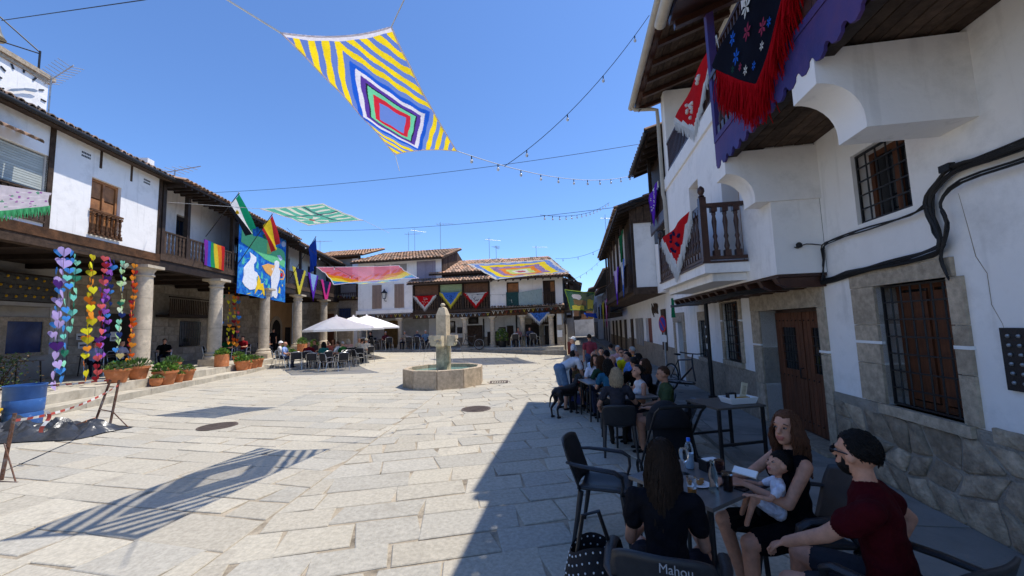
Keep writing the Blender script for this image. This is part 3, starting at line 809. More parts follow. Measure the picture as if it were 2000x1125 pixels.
rafters(FR, rf2, -4.8, 1.55, 0.6, 1.6, 6.31, 0.02, 6.85, varnish, 0.09, 0.1)
MB().tube([FR.p(1.72, 1.38, 8.08), FR.p(7.12, 1.38, 8.06)], 0.085, 12).build('gutter', gutterm, H1, smooth=True)
MB().tube([FR.p(-9, 1.78, 6.4), FR.p(1.65, 1.78, 6.38)], 0.085, 12).build('gutter', gutterm, H1, smooth=True)
MB().tube([FR.p(7.0, 1.36, 8.02), FR.p(7.0, 1.3, 7.93), FR.p(7.0, 0.85, 7.9), FR.p(7.0, 0.7, 7.86), FR.p(7.0, 0.69, 7.6), FR.p(7.0, 0.69, 5.4), FR.p(7.0, 0.66, 5.25), FR.p(7.0, 0.64, 2.6)], 0.05, 10).build('downpipe', gutterm, H1, smooth=True)
mb = MB(); pb = FR.p(5.44, 0.28, 0)
mb.tube([(pb.x, pb.y, 0.07), (pb.x, pb.y, 2.28)], 0.045, 10); mb.box((pb.x, pb.y, 0.14), (0.14, 0.14, 0.14), FR.ang())
dp = mb.build('drainpipe', iron, H1, smooth=40)
for z in (1.25, 1.5, 1.72): FR.part('sticker', whiteplastic, dp, (5.395, 5.44, 0.322, 0.33, z, z + (0.12 if z < 1.3 else .05)))
# electricity cables clipped to the wall
def cables(F, parent, path, k, spread, r=0.012, seed=1):
    rn = random.Random(seed)
    for i in range(k):
        pts = []
        du, dz = rn.uniform(-spread, spread), rn.uniform(-spread, spread)
        for j, (u, n, z) in enumerate(path):
            pts.append(F.p(u + du + rn.uniform(-.02, .02), n + rn.uniform(0, .03), z + dz + rn.uniform(-.022, .022)))
        sm = []
        for j in range(len(pts) - 1):
            p0, p1, p2, p3 = pts[max(0, j - 1)], pts[j], pts[j + 1], pts[min(len(pts) - 1, j + 2)]
            for t in (0, .33, .66):
                sm.append(0.5 * ((2 * p1) + (p2 - p0) * t + (2 * p0 - 5 * p1 + 4 * p2 - p3) * t * t + (3 * p1 - p0 - 3 * p2 + p3) * t ** 3))
        sm.append(pts[-1])
        MB().tube(sm, r * rn.uniform(.6, 1.2), 6).build('cable', cablem, parent, smooth=True)
cb = thing('cable_bundle', 'thick bundle of black cables looping along the near white wall', 'cables', FR.p(-0.3, 0.03, 2.4))
cables(FR, cb, [(-2.4, .04, 3.12), (-1.0, .04, 3.07), (-0.55, .04, 3.08), (-0.33, .04, 3.0), (-0.24, .04, 2.86), (-0.27, .04, 2.62), (-0.3, .04, 2.5), (-0.2, .04, 2.43), (0.3, .05, 2.4), (0.9, .05, 2.385), (1.5, .05, 2.34), (2.6, .62, 2.3), (4.2, .64, 2.28), (5.5, .64, 2.27), (7.2, .62, 2.3)], 12, 0.034, 0.011, 3)
cables(FR, cb, [(-0.24, .04, 2.88), (0.0, .04, 2.83), (0.5, .04, 2.83), (1.0, .04, 2.83), (1.32, .04, 2.81), (1.38, .04, 2.65), (1.42, .05, 2.37)], 3, 0.015, 0.009, 5)
cables(FR, cb, [(-2.2, .05, 2.98), (-1.2, .06, 2.96), (-0.6, .06, 2.98), (-0.38, .06, 2.85), (-0.42, .06, 2.68), (-0.36, .06, 2.5), (-0.3, .05, 2.38), (-0.34, .05, 2.2)], 3, 0.02, 0.009, 9)
cables(FR, cb, [(1.36, .05, 2.8), (1.385, .2, 2.86), (1.385, .3, 2.8), (1.385, .36, 2.82)], 1, 0.0, 0.007, 2)
p = FR.p(1.345, .33, 2.8); MB().lathe([(0.02, 0), (0.035, .01), (0.035, .05), (0.015, .07)], p, 10).build('junction_box', cablem, cb)
p = FR.p(-0.46, .06, 3.13); MB().box(p, (0.1, 0.05, 0.06), FR.ang()).build('junction_box', cablem, cb)
MB().tube([FR.p(u, .0, z) for u, z in ((-.46, 2.9), (-.5, 2.6), (-.53, 2.35), (-.6, 2.2), (-.6, 1.95), (-.66, 1.8), (-.67, 1.72))], [.002, .003, .0035, .003, .003, .002, .001], 4).build('crack', granite_dark, H1)
bx = thing('meter_board', 'black perforated meter board fixed to the near white wall', 'meter board', FR.p(-0.85, 0.02, 1.5))
FR.part('plate', iron, bx, (-1.1, -0.66, 0.003, 0.03, 1.3, 1.77))
mb = MB()
for i in range(5):
    for j in range(6): mb.ball(FR.p(-0.72 - i * .075, 0.032, 1.36 + j * .07), 0.016, 6, 4)
mb.build('rivets', galv, bx)
# ------------------------------------------------------------------ arcaded houses on the left
def column(F, parent, u, n, z0, z1, r, mat=granite, seg=16, plinth=0.25):
    p = F.p(u, n, 0)
    c = thing_part('column', parent, p)
    mb = MB(); mb.lathe([(r * 1.0, z0 + .3), (r * 1.0, z0 + (z1 - z0) * .5), (r * .93, z1 - .38)], (p.x, p.y, 0), seg, cap=False)
    o = mb.build('column', mat, parent, smooth=40)
    rn = random.Random(int(u * 10))
    MB().box((p.x, p.y, z0 - plinth / 2), (r * 3.1, r * 3.1, plinth), F.ang()).build('plinth', mat, o)
    MB().lathe([(r * 1.5, z0), (r * 1.5, z0 + .08), (r * 1.42, z0 + .12), (r * 1.18, z0 + .16), (r * 1.3, z0 + .2), (r * 1.25, z0 + .25), (r * 1.05, z0 + .3)], (p.x, p.y, 0), seg).build('base', mat, o, smooth=40)
    mb = MB(); mb.lathe([(r * .97, z1 - .4), (r * 1.1, z1 - .37), (r * 1.1, z1 - .33), (r * .97, z1 - .3), (r * .98, z1 - .24), (r * 1.25, z1 - .12), (r * 1.3, z1 - .1)], (p.x, p.y, 0), seg)
    mb.box((p.x, p.y, z1 - .05), (r * 2.9, r * 2.9, .1), F.ang()); mb.build('capital', mat, o, smooth=40)
    for k in (0.38, 0.68):
        MB().lathe([(r * 1.012, z0 + (z1 - z0) * k), (r * 1.012, z0 + (z1 - z0) * k + .012)], (p.x, p.y, 0), seg, cap=False).build('joint', jointm, o)
    return o
def thing_part(*a): return None
colm = M('column granite', (0.57, 0.485, 0.365), rough=0.85, var=0.25, scale=8, bump=0.5, bscale=60, spec=0.12, stain=((0.24, 0.2, 0.155), 2.0, 0.5, 0.8))
AZ = 4.46
# --- white corner house with clock turret behind
HL1 = thing('white_arcade_house', 'white plastered house over the arcade at far left with pine balcony door', 'house', FL.p(-4, -3, 0))
mb = MB(); wall_with_holes(FL, mb, -12, 0.62, 5.0, 8.02, -0.3, 0, [(-2.15, -1.1, 5.2, 6.93), (-5.6, -3.45, 5.12, 7.02)]); mb.build('wall', plaster, HL1)
FL.part('side_wall', plaster, HL1, (0.3, 0.618, -6, -0.303, 5.0, 8.6))
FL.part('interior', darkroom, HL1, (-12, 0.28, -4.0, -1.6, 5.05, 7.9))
FL.part('beam', beamwood, HL1, (-12, 0.66, -0.28, 0.045, 4.72, 4.996)); FL.part('beam', oldwood, HL1, (-12, 0.66, -0.3, 0.02, 4.463, 4.716))
for u in (-3.38, 0.56): FL.part('post', oldwood, HL1, (u - .07, u + .07, -0.05, 0.03, 5.0, 7.9))
for u in (-1.9, -0.75): FL.part('post', oldwood, HL1, (u - .035, u + .035, -0.05, 0.02, 7.3, 7.9))
dr = FL.part('balcony_door', pinewood, HL1, (-2.15, -2.07, -.2, -.1, 5.2, 6.93), (-1.18, -1.1, -.2, -.1, 5.2, 6.93), (-2.07, -1.18, -.2, -.1, 6.85, 6.93), (-1.66, -1.59, -.19, -.09, 5.2, 6.85))
for a, b in ((-2.06, -1.67), (-1.58, -1.19)):
    for z0, z1 in ((5.22, 5.75), (5.79, 6.3), (6.34, 6.84)): FL.part('panel', pinewood, dr, (a + .015, b - .015, -.18, -.13, z0, z1))
bmL = baluster_mesh(0.66, 0.045, beamwood)
railing(FL, HL1, -2.2, -1.05, 0.06, 5.12, 5.92, beamwood, bmL, 0.16)
# roller blind and its little gallery
bl = FL.part('roller_blind', M('pale green blind', (0.47, 0.5, 0.46), rough=0.7, var=0.08, bump=0.1), HL1, (-5.55, -3.47, -.12, -.1, 6.0, 6.98))
for i in range(14): FL.part('slat', MATS['pale green blind'], bl, (-5.54, -3.48, -.098, -.085, 6.03 + i * .068, 6.085 + i * .068))
railing(FL, HL1, -5.6, -3.45, 0.02, 5.1, 5.95, oldwood, flat_baluster_mesh(0.74, 0.11, oldwood), 0.15)
mb = MB(); mb.multi = True; tile_sheet(mb, FL.p(-6.2, .45, 7.06), FL.p(-4.1, .45, 7.06), FL.p(-4.1, -.02, 7.32), FL.p(-6.2, -.02, 7.32), .22, .3, .095); mb.build('canopy_tiles', TD, HL1, smooth=70, kind='stuff')
for (u, z) in ((-2.39, 7.51), (-0.08, 7.53)):
    mb = MB()
    for i in range(6):
        for j in range(2): FL.box(mb, u - .14 + i * .05, u - .105 + i * .05, -.01, .004, z - .08 + j * .1, z - .02 + j * .1)
    mb.build('vent', iron, HL1, kind='stuff')
rl = roof(FL, HL1, -12, 0.66, 0.38, 7.88, -4.5, 8.9, TD, soffit=oldwood, wt=0.25, lt=0.5, r=0.085)
rn = random.Random(4)
for i in range(34):   # the eave tiles that can be told apart
    u = -7.9 + i * 0.25
    mb = MB(); vs = []
    for (n_, zz, rr) in ((0.47, 7.9, .108), (0.1, 7.98, .09)):
        for a in (-1.55, -.9, -.3, .3, .9, 1.55): vs.append(FL.p(u + math.sin(a) * rr, n_, zz + math.cos(a) * rr))
    for a in (-1.55, -.9, -.3, .3, .9, 1.55): vs.append(FL.p(u + math.sin(a) * .085, 0.47, 7.897 + math.cos(a) * .085))
    mb.add(vs, [(q, q + 1, q + 7, q + 6) for q in range(5)] + [(q, q + 12, q + 13, q + 1) for q in range(5)])
    mb.build('eave_tile', rn.choice(TD), rl, smooth=70)
MB().tube([FL.p(-12, .44, 7.86), FL.p(.7, .44, 7.86)], 0.065, 8).build('gutter', iron, HL1, smooth=True)
# --- timber gallery house
HL2 = thing('timber_gallery_house', 'dark timbered house with long wooden gallery and flags on the left', 'house', FL.p(6, -3, 0))
FL.part('beam', oldwood, HL2, (0.66, 11.0, -0.25, 0.06, 4.8, 5.05)); FL.part('beam', darkwood, HL2, (0.66, 21.5, -0.3, 0.02, 4.463, 4.796))
FL.part('gallery_floor', oldwood, HL2, (0.64, 21.5, -1.2, 0.0, 4.98, 5.04))
mb = MB(); wall_with_holes(FL, mb, 0.64, 11, 5.04, 8.3, -1.5, -1.2, [(3.2, 4.1, 5.1, 7.3), (7.5, 8.4, 5.1, 7.3)]); mb.build('wall', plaster, HL2)
FL.part('interior', darkroom, HL2, (0.64, 21.5, -4, -1.62, 5.04, 8.2))
for a in (3.2, 7.5): 
    d_ = FL.part('gallery_door', darkwood, HL2, (a, a + .9, -1.45, -1.38, 5.1, 7.3)); FL.part('pane', darkglass, d_, (a + .12, a + .42, -1.375, -1.365, 6.0, 7.1)); FL.part('pane', darkglass, d_, (a + .48, a + .78, -1.375, -1.365, 6.0, 7.1))
for u in (0.76, 2.1, 5.25, 8.2, 10.85): FL.part('post', darkwood, HL2, (u - .08, u + .08, -.1, .05, 5.05, 7.95))
FL.part('wall_plate', darkwood, HL2, (0.66, 11, -.12, .07, 7.7, 7.93))
fbL = flat_baluster_mesh(0.78, 0.13, oldwood)
for a, b in ((0.84, 2.02), (2.18, 5.17), (5.33, 8.12), (8.28, 10.77)): railing(FL, HL2, a, b, 0.0, 5.06, 5.95, oldwood, fbL, 0.19)
r2 = roof(FL, HL2, 0.62, 11.3, 0.75, 7.85, -4.5, 9.25, TM, soffit=darkwood, wt=0.24, lt=0.46, r=0.1)
for i in range(30): FL.part('rafter_end', darkwood, r2, (0.8 + i * .36, 0.88 + i * .36, -.2, .7, 7.66, 7.755))
# --- second gallery house further along
HL3 = thing('far_gallery_house', 'lower timber gallery house at the far end of the left row', 'house', FL.p(16, -3, 0))
mb = MB(); wall_with_holes(FL, mb, 11.02, 21.5, 5.04, 8.1, -1.5, -1.2, [(13.4, 14.3, 5.1, 7.2), (17.5, 18.4, 5.1, 7.2)]); mb.build('wall', plaster, HL3)
FL.part('beam', oldwood, HL3, (11.02, 21.5, -0.25, 0.05, 4.8, 5.05))
for a in (13.4, 17.5): FL.part('gallery_door', darkwood, HL3, (a, a + .9, -1.45, -1.38, 5.1, 7.2))
for u in (11.12, 13.2, 15.8, 18.6, 21.4): FL.part('post', darkwood, HL3, (u - .08, u + .08, -.1, .05, 5.05, 7.75))
sqL = MB().box((0, 0, 0.38), (0.04, 0.04, 0.76)).mesh('baluster', oldwood)
for a, b in ((11.2, 13.12), (13.28, 15.72), (15.88, 18.52), (18.68, 21.32)): railing(FL, HL3, a, b, 0.0, 5.06, 5.93, oldwood, sqL, 0.16)
r3 = roof(FL, HL3, 11.34, 21.6, 0.62, 7.72, -4.5, 9.0, TM, soffit=darkwood, wt=0.24, lt=0.46, r=0.1)
for i in range(26): FL.part('rafter_end', darkwood, r3, (11.5 + i * .39, 11.58 + i * .39, -.2, .58, 7.53, 7.615))
# --- the arcade: columns, beams, back wall
ARC = thing('arcade', 'shady arcade with round stone columns along the left side', 'arcade', FL.p(5, -2, 0.55))
for u, z0 in ((0.05, 0.8), (4.15, 0.86), (8.5, 0.8), (12.85, 0.95), (17.65, 0.95)): column(FL, ARC, u, 0.0, z0, AZ, 0.27, colm, plinth=z0 - .54)
column(FL, ARC, -6.2, 0.0, 0.8, AZ, 0.27, colm)
FL.part('ceiling', darkwood, ARC, (-12, 21.5, -4.2, -0.32, 4.62, 4.7))
for i in range(16): FL.part('ceiling_beam', darkwood, ARC, (-7 + i * 1.8, -6.82 + i * 1.8, -4.1, -0.3, 4.46, 4.616))
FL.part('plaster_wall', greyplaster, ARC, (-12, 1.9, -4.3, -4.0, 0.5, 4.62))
sw = FL.part('stone_wall', mortar, ARC, (1.9, 16.9, -4.3, -4.02, 0.5, 4.62))
ashlar_wall(FL, sw, 1.92, 16.9, 0.55, 4.55, -4.02, holes=[(3.3, 5.0, 0.5, 3.0), (7.9, 9.5, 1.35, 2.72), (11.5, 13.2, 0.5, 2.5), (6.1, 9.4, 3.0, 4.0)], rh=(.3, .46), rl=(.5, 1.0))
FL.part('ochre_wall', ochre, ARC, (16.9, 21.5, -4.3, -4.0, 0.5, 4.62)); 
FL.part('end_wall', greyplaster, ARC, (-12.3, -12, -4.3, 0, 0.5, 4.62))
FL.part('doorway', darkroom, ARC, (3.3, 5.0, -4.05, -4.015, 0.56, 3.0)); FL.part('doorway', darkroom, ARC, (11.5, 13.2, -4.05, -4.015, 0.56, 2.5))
w_ = FL.part('window', M('blue tinted glass', (0.025, 0.05, 0.14), rough=0.15, var=0.3, scale=3, bump=0.02, spec=0.5), ARC, (-0.25, 0.9, -3.995, -3.97, 1.5, 2.6))
for a, b, c2, d in ((-.5, -.25, 1.4, 2.75), (.9, 1.15, 1.4, 2.75), (-.25, .9, 2.6, 2.75), (-.3, .95, 1.38, 1.5)): FL.part('window_stone', granite, w_, (a, b, -3.996, -3.93, c2, d))
grille(FL, ARC, 7.95, 9.45, 1.38, 2.7, -3.93, 8, 3); FL.part('window', darkglass, ARC, (7.9, 9.5, -4.0, -3.985, 1.35, 2.72))
# arch door in the ochre wall
mb = MB(); pts = [(17.9, .56), (17.9, 2.3)] + [(18.6 - .7 * math.cos(a), 2.3 + .7 * math.sin(a)) for a in [math.pi * k / 10 for k in range(1, 10)]] + [(19.3, 2.3), (19.3, .56)]
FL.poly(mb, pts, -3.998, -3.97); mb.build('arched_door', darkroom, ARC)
for k in range(11):
    a0, a1 = math.pi * k / 11 + .01, math.pi * (k + 1) / 11 - .01
    mb = MB(); FL.poly(mb, [(18.6 - r_ * math.cos(a), 2.3 + r_ * math.sin(a)) for r_, a in ((.71, a0), (1.0, a0), (1.0, a1), (.71, a1))], -3.997, -3.94); mb.build('arch_stone', granite, ARC)
for k in range(4):
    FL.part('arch_stone', granite, ARC, (17.6, 17.9, -3.997, -3.94, .56 + k * .435, .985 + k * .435)); FL.part('arch_stone', granite, ARC, (19.3, 19.6, -3.997, -3.94, .56 + k * .435, .985 + k * .435))
FL.part('side_door', darkwood, ARC, (20.2, 21.1, -3.995, -3.95, .56, 2.4))
# inner balconies
ib = FL.part('inner_balcony', greyplaster, ARC, (-3.2, 0.75, -4.0, -3.35, 3.1, 3.22))
railing(FL, ib, -3.2, 0.72, -3.4, 3.22, 4.2, darkwood, sqL, 0.2)
FL.part('banner', M('grey painted banner', (0.085, 0.085, 0.08), var=0.3, scale=4), ib, (-3.0, 0.7, -3.36, -3.345, 3.26, 4.14))
mb = MB(); rn = random.Random(8)
ylw = M('yellow felt', lin((.85, .66, .12)), var=.2, bump=.1)
for i in range(13):
    for j in range(3):
        u, z = -2.9 + i * .28 + (j % 2) * .1, 3.42 + j * .3 + rn.uniform(-.03, .03)
        fl = MB(); q = FL.p(u, -3.33, z); fl.ball(q, .055, 8, 5, (1, .5, .8)); fl.build('flower', ylw, ib)
        for a in (0.6, 2.4, 4.0):
            FL.box(mb, u + .1 * math.cos(a) - .045, u + .1 * math.cos(a) + .045, -3.343, -3.335, z + .1 * math.sin(a) - .012, z + .1 * math.sin(a) + .012)
mb.build('flower_leaves', iron, ib, kind='stuff')
ib2 = FL.part('inner_balcony', darkwood, ARC, (6.2, 9.35, -4.0, -3.35, 2.9, 3.02))
railing(FL, ib2, 6.2, 9.3, -3.4, 3.02, 3.95, darkwood, sqL, 0.14)
for u0, u1, z0, z1, m in ((1.15, 1.88, 1.4, 4.2, plaster2), ): FL.part('pale_panel', m, ARC, (u0, u1, -3.998, -3.975, z0, z1))
for u0, u1, z0, z1 in ((1.3, 1.8, 2.35, 2.75), (1.25, 1.75, 1.7, 1.95), (2.2, 2.7, 1.9, 2.15), (2.3, 2.7, 1.55, 1.8), (3.7, 4.05, 1.8, 2.2)):
    o = FL.part('notice', whiteplastic, ARC, (u0, u1, -3.972, -3.965, z0, z1))
    FL.part('print', M('printed ink', (.06, .06, .08), var=.4, scale=25), o, (u0 + .06, u1 - .06, -3.964, -3.962, z0 + .1, z0 + .16), (u0 + .06, u1 - .14, -3.964, -3.962, z0 + .05, z0 + .075))
# clock turret
TW = thing('clock_tower', 'white clock turret with bell frame rising behind the left roof', 'clock tower', FL.p(-2, -4, 7.5))
FL.part('shaft', plaster, TW, (-4.6, -0.55, -6, -3, 7.5, 11.0)); FL.part('cornice', granite, TW, (-4.72, -0.43, -6.1, -2.88, 11.003, 11.16), (-4.66, -0.49, -6.05, -2.94, 10.88, 11.0))
cu, cz = -1.34, 10.2
for k in range(12):
    a = 2 * math.pi * k / 12; l0, l1 = (.58, .74)
    d0, d1 = Vector((math.cos(a), math.sin(a))), Vector((-math.sin(a), math.cos(a)))
    q = [d0 * l0 + d1 * .022, d0 * l0 - d1 * .022, d0 * l1 - d1 * .022, d0 * l1 + d1 * .022]
    mb = MB(); FL.poly(mb, [(cu + p.x, cz + p.y) for p in q], -2.997, -2.97); mb.build('hour_mark', iron, TW)
for ang, ln, w in ((R(25), .45, .04), (R(215), .6, .03)):
    d0, d1 = Vector((math.cos(ang), math.sin(ang))), Vector((-math.sin(ang), math.cos(ang)))
    mb = MB(); FL.poly(mb, [(cu + p.x, cz + p.y) for p in (d1 * w * -1, d0 * ln * .7 - d1 * w * 1.4, d0 * ln, d0 * ln * .7 + d1 * w * 1.4, d1 * w)], -2.92, -2.905); mb.build('clock_hand', galv, TW)
bf = MB()
for (u, n) in ((-0.7, -3.2), (-3.2, -3.2), (-0.7, -5.2), (-3.2, -5.2)): bf.tube([FL.p(u, n, 11.16), FL.p(u, n, 12.0)], .03, 6)
tp = FL.p(-1.45, -4.0, 12.9)
for (u, n) in ((-0.7, -3.2), (-3.2, -3.2), (-0.7, -5.2), (-3.2, -5.2)):
    bf.tube([FL.p(u, n, 11.95), tp], .022, 6); bf.tube([FL.p(u, n, 11.9), FL.p(-1.45, -4.0, 11.9)], .02, 6)
bf.tube([tp, tp + V(0, 0, 1.0)], .02, 6); bf.tube([tp + V(-.3, 0, .6), tp + V(.3, 0, .6)], .014, 6)
bf.build('bell_frame', iron, TW)
MB().lathe([(.38, 0), (.33, .08), (.26, .25), (.22, .45), (.16, .55), (.04, .6)], FL.p(-1.45, -4.0, 11.95), 16).build('bell', M('bronze', (.3, .28, .22), rough=.5, metal=.6, var=.2), TW, smooth=True)
# ------------------------------------------------------------------ houses across the square
blind_g = M('grey slatted blind', (0.3, 0.28, 0.26), rough=0.8, var=0.1, bump=0.1)
curtain = M('striped lilac curtain', (0.36, 0.33, 0.4), rough=0.9, var=0.1, bump=0.1)
blind_b = M('brown wooden blind', (0.16, 0.085, 0.055), rough=0.8, var=0.2, bump=0.1)
blind_gr = M('green slatted blind', (0.3, 0.42, 0.27), rough=0.8, var=0.1, bump=0.1)
def blind(F, parent, u0, u1, z0, z1, n, mat, vertical=False, step=0.09, name='blind'):
    o = F.part(name, mat, parent, (u0, u1, n, n + .012, z0, z1))
    if vertical:
        k = int((u1 - u0) / step)
        for i in range(k): F.part('fold', mat, o, (u0 + (u1 - u0) * i / k + .01, u0 + (u1 - u0) * (i + 1) / k - .015, n + .0125, n + .045, z0 + .01, z1 - .01))
    else:
        mb = MB(); k = int((z1 - z0) / step)
        for i in range(k): F.box(mb, u0 + .01, u1 - .01, n + .0125, n + .03, z0 + (z1 - z0) * i / k + .006, z0 + (z1 - z0) * (i + 1) / k - .006)
        mb.build('slats', mat, o, kind='stuff')
    return o
def antenna(p, h, label, az=0.0, big=1.0, kind=0):
    a = thing('roof_antenna', label, 'antenna', p, group='television antennas on the roofs')
    p = Vector(p)
    MB().tube([p, p + V(0, 0, h)], 0.02 * big, 6).build('mast', galv, a)
    d = V(math.cos(az), math.sin(az), 0.12 if kind == 0 else 0); s = V(-math.sin(az), math.cos(az), 0)
    mb = MB(); t = p + V(0, 0, h * .93)
    L = 1.3 * big
    mb.tube([t - d * L * .3, t + d * L * .9], 0.014 * big, 5); mb.build('boom', galv, a)
    for i in range(9 if kind == 0 else 5):
        q = t + d * (L * (i / 8 if kind == 0 else i / 5) - L * .2)
        w = (.28 if kind == 0 else .38 - .05 * i) * big
        MB().tube([q - s * w + V(0, 0, .1 if kind == 0 else 0), q, q + s * w + V(0, 0, .1 if kind == 0 else 0)], 0.009 * big, 4).build('element', galv, a)
    return a
def lantern(p, F, label):
    """wall lantern: bracket, cage, glass, cap"""
    a = thing('wall_lantern', label, 'lantern', p); p = Vector(p); s = F.N
    MB().tube([p, p + s * .12 + V(0, 0, -.05), p + s * .3 + V(0, 0, .02), p + s * .33 + V(0, 0, .14)], .018, 6).build('bracket', iron, a)
    c = p + s * .33 + V(0, 0, .15)
    MB().lathe([(.1, 0), (.17, .36)], c, 4, ph=math.pi / 4).build('glass', M('milky glass', (.6, .62, .6), rough=.2, var=.1, bump=0), a)
    mb = MB()
    for k in range(4):
        an = math.pi / 4 + k * math.pi / 2; mb.tube([c + V(.11 * math.cos(an), .11 * math.sin(an), 0), c + V(.18 * math.cos(an), .18 * math.sin(an), .36)], .014, 4)
    mb.lathe([(.11, -.03), (.11, 0)], c, 8); mb.build('cage', iron, a, kind='stuff')
    MB().lathe([(.24, .36), (.2, .42), (.09, .52), (.06, .58), (.02, .66)], c, 8).build('cap', iron, a)
    return a
# --- stone house in the corner
HB0 = thing('stone_corner_house', 'grey stone house in the far left corner with barred blue window', 'house', FB.p(-10, -8, 0))
w0 = FB.part('wall', mortar, HB0, (-15, -7.7, -6.4, -6.02, 0.2, 4.6))
ashlar_wall(FB, w0, -13.4, -7.72, 0.4, 4.5, -6.02, holes=[(-10.75, -9.95, 0.3, 3.6), (-9.6, -8.3, 2.7, 4.0)], rh=(.36, .5), rl=(.6, 1.2))
FB.part('door', doorwood, HB0, (-10.75, -9.95, -6.05, -6.0, 0.5, 3.5)); FB.part('door_frame', granite, HB0, (-10.95, -10.75, -6.02, -5.96, .4, 3.5), )
FB.part('lintel', granite, HB0, (-10.95, -9.75, -6.02, -5.955, 3.5, 3.75)); FB.part('door_frame', granite, HB0, (-9.95, -9.75, -6.02, -5.96, .4, 3.5))
wb = FB.part('window', MATS['blue tinted glass'], HB0, (-9.5, -8.4, -6.03, -6.0, 2.8, 3.9)); grille(FB, wb, -9.55, -8.35, 2.75, 3.95, -5.94, 6, 4)
FB.part('beam', oldwood, HB0, (-15, -7.7, -6.4, -5.95, 4.6, 4.8))
mb = MB(); FB.box(mb, -15, -7.7, -6.4, -6.0, 4.8, 8.58); FB.box(mb, -15, -7.2, -12, -6.42, .2, 8.4); mb.build('upper_wall', oldwood, HB0)
FB.part('white_panel', plaster, HB0, (-8.25, -7.7, -5.998, -5.96, 6.6, 8.3)); blind(FB, HB0, -9.35, -7.9, 4.95, 6.0, -5.99, blind_g)
blind(FB, HB0, -10.6, -8.3, 7.0, 8.3, -5.99, blind_g)
roof(FB, HB0, -12.5, -6.9, -5.4, 8.5, -9.4, 9.75, TO, wt=0.26, lt=0.5, r=0.11)
FB.part('balcony_beam', oldwood, HB0, (-9.6, -7.7, -5.998, -5.6, 4.7, 4.85)); railing(FB, HB0, -9.6, -7.7, -5.65, 4.85, 5.25, oldwood, MB().box((0, 0, .15), (.04, .04, .3)).mesh('baluster', oldwood), .2)
# --- white house with brown blinds
HB1 = thing('white_blind_house', 'white house across the square with tall brown blinds and lantern', 'house', FB.p(-2, -4, 0))
mb = MB(); FB.box(mb, -4.15, -0.02, -0.3, 0, 3.32, 6.77); FB.box(mb, -0.018, 2.1, -0.3, -0.0, 5.2, 6.77); mb.build('wall', plaster, HB1)
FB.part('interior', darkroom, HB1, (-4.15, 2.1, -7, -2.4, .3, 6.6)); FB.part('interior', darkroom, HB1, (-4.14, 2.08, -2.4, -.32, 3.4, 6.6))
FB.part('slab', plaster, HB1, (-4.25, 0.02, -2.2, 0.12, 3.06, 3.31)); FB.part('beam', oldwood, HB1, (-4.2, 0.0, -0.25, 0.05, 2.72, 3.055))
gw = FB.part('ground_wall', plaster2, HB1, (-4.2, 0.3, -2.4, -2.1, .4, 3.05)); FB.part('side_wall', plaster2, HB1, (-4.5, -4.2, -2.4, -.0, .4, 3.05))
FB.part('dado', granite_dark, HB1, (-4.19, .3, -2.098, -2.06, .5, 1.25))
mb = MB(); FB.poly(mb, [(-3.2, .56), (-3.2, 2.2)] + [(-2.5 - .7 * math.cos(a), 2.2 + .42 * math.sin(a)) for a in [math.pi * k / 8 for k in range(1, 8)]] + [(-1.8, 2.2), (-1.8, .56)], -2.05, -2.03); mb.build('arched_door', M('golden brown door', (.16, .09, .025), var=.3, rough=.6), HB1)
for u0, u1 in ((-3.06, -2.34), (-1.38, -0.66)): blind(FB, HB1, u0, u1, 3.42, 5.1, .003, shadecloth, True, .1)
for u0, u1 in ((-2.9, -1.75), (-1.6, -0.45)): FB.part('upper_window', blind_g, HB1, (u0, u1, .003, .03, 5.75, 6.5))
blind(FB, HB1, .3, 1.68, 5.3, 6.6, .003, curtain, True, .085, 'curtain')
for u in (-1.0, -4.05): column(FB, HB1, u, -0.1, .6, 2.72, .17, colm, 12, .1)
roof(FB, HB1, -4.45, 2.35, .55, 6.7, -3.6, 8.05, TM, wt=0.24, lt=0.46, r=0.1, du=(.5, 0.15))
mb = MB(); mb.prism([FB.p(2.105, n, z) for n, z in ((0, 5.2), (0, 6.77), (-3.4, 7.87), (-6, 7.0), (-6, 5.2))], FB.U * .05); mb.build('gable_boarding', oldwood, HB1)
for k in range(14):
    n0 = -.1 - k * .24; zt = 6.74 + (k * .24 + .1) * .325
    FB.part('gable_board', oldwood, HB1, (2.155, 2.175 + .006 * (k % 3), n0 - .22, n0, 5.2, zt - .05))
lantern(FB.p(-1.98, 0.0, 3.95), FB, 'black wall lantern between the two tall brown blinds')
# --- long gallery house
HB2 = thing('long_gallery_house', 'long two storey arcaded house across the square with draped balconies', 'house', FB.p(5, -4, 0))
FB.part('interior', darkroom, HB2, (.05, 10.3, -7, -2.42, .2, 4.9)); FB.part('interior', darkroom, HB2, (0.02, 10.3, -2.41, -.45, 3.0, 4.9))
gw2 = FB.part('ground_wall', plaster, HB2, (0.31, 9.5, -2.4, -2.1, .2, 2.84))
FB.part('dado', granite_dark, HB2, (0.32, 9.5, -2.098, -2.05, .2, 1.2))
FB.part('ceiling', oldwood, HB2, (0.0, 10.35, -2.4, .02, 2.84, 2.95)); FB.part('beam', oldwood, HB2, (0.0, 5.5, -.2, .08, 2.6, 2.835)); FB.part('beam', beamwood, HB2, (5.51, 10.38, -.2, .08, 2.62, 2.835))
for i in range(30): FB.part('joist_end', darkwood, HB2, (.1 + i * .345, .2 + i * .345, .083, .17, 2.7, 2.82))
FB.part('gallery_floor', oldwood, HB2, (0.0, 5.48, -.4, .12, 2.953, 3.15))
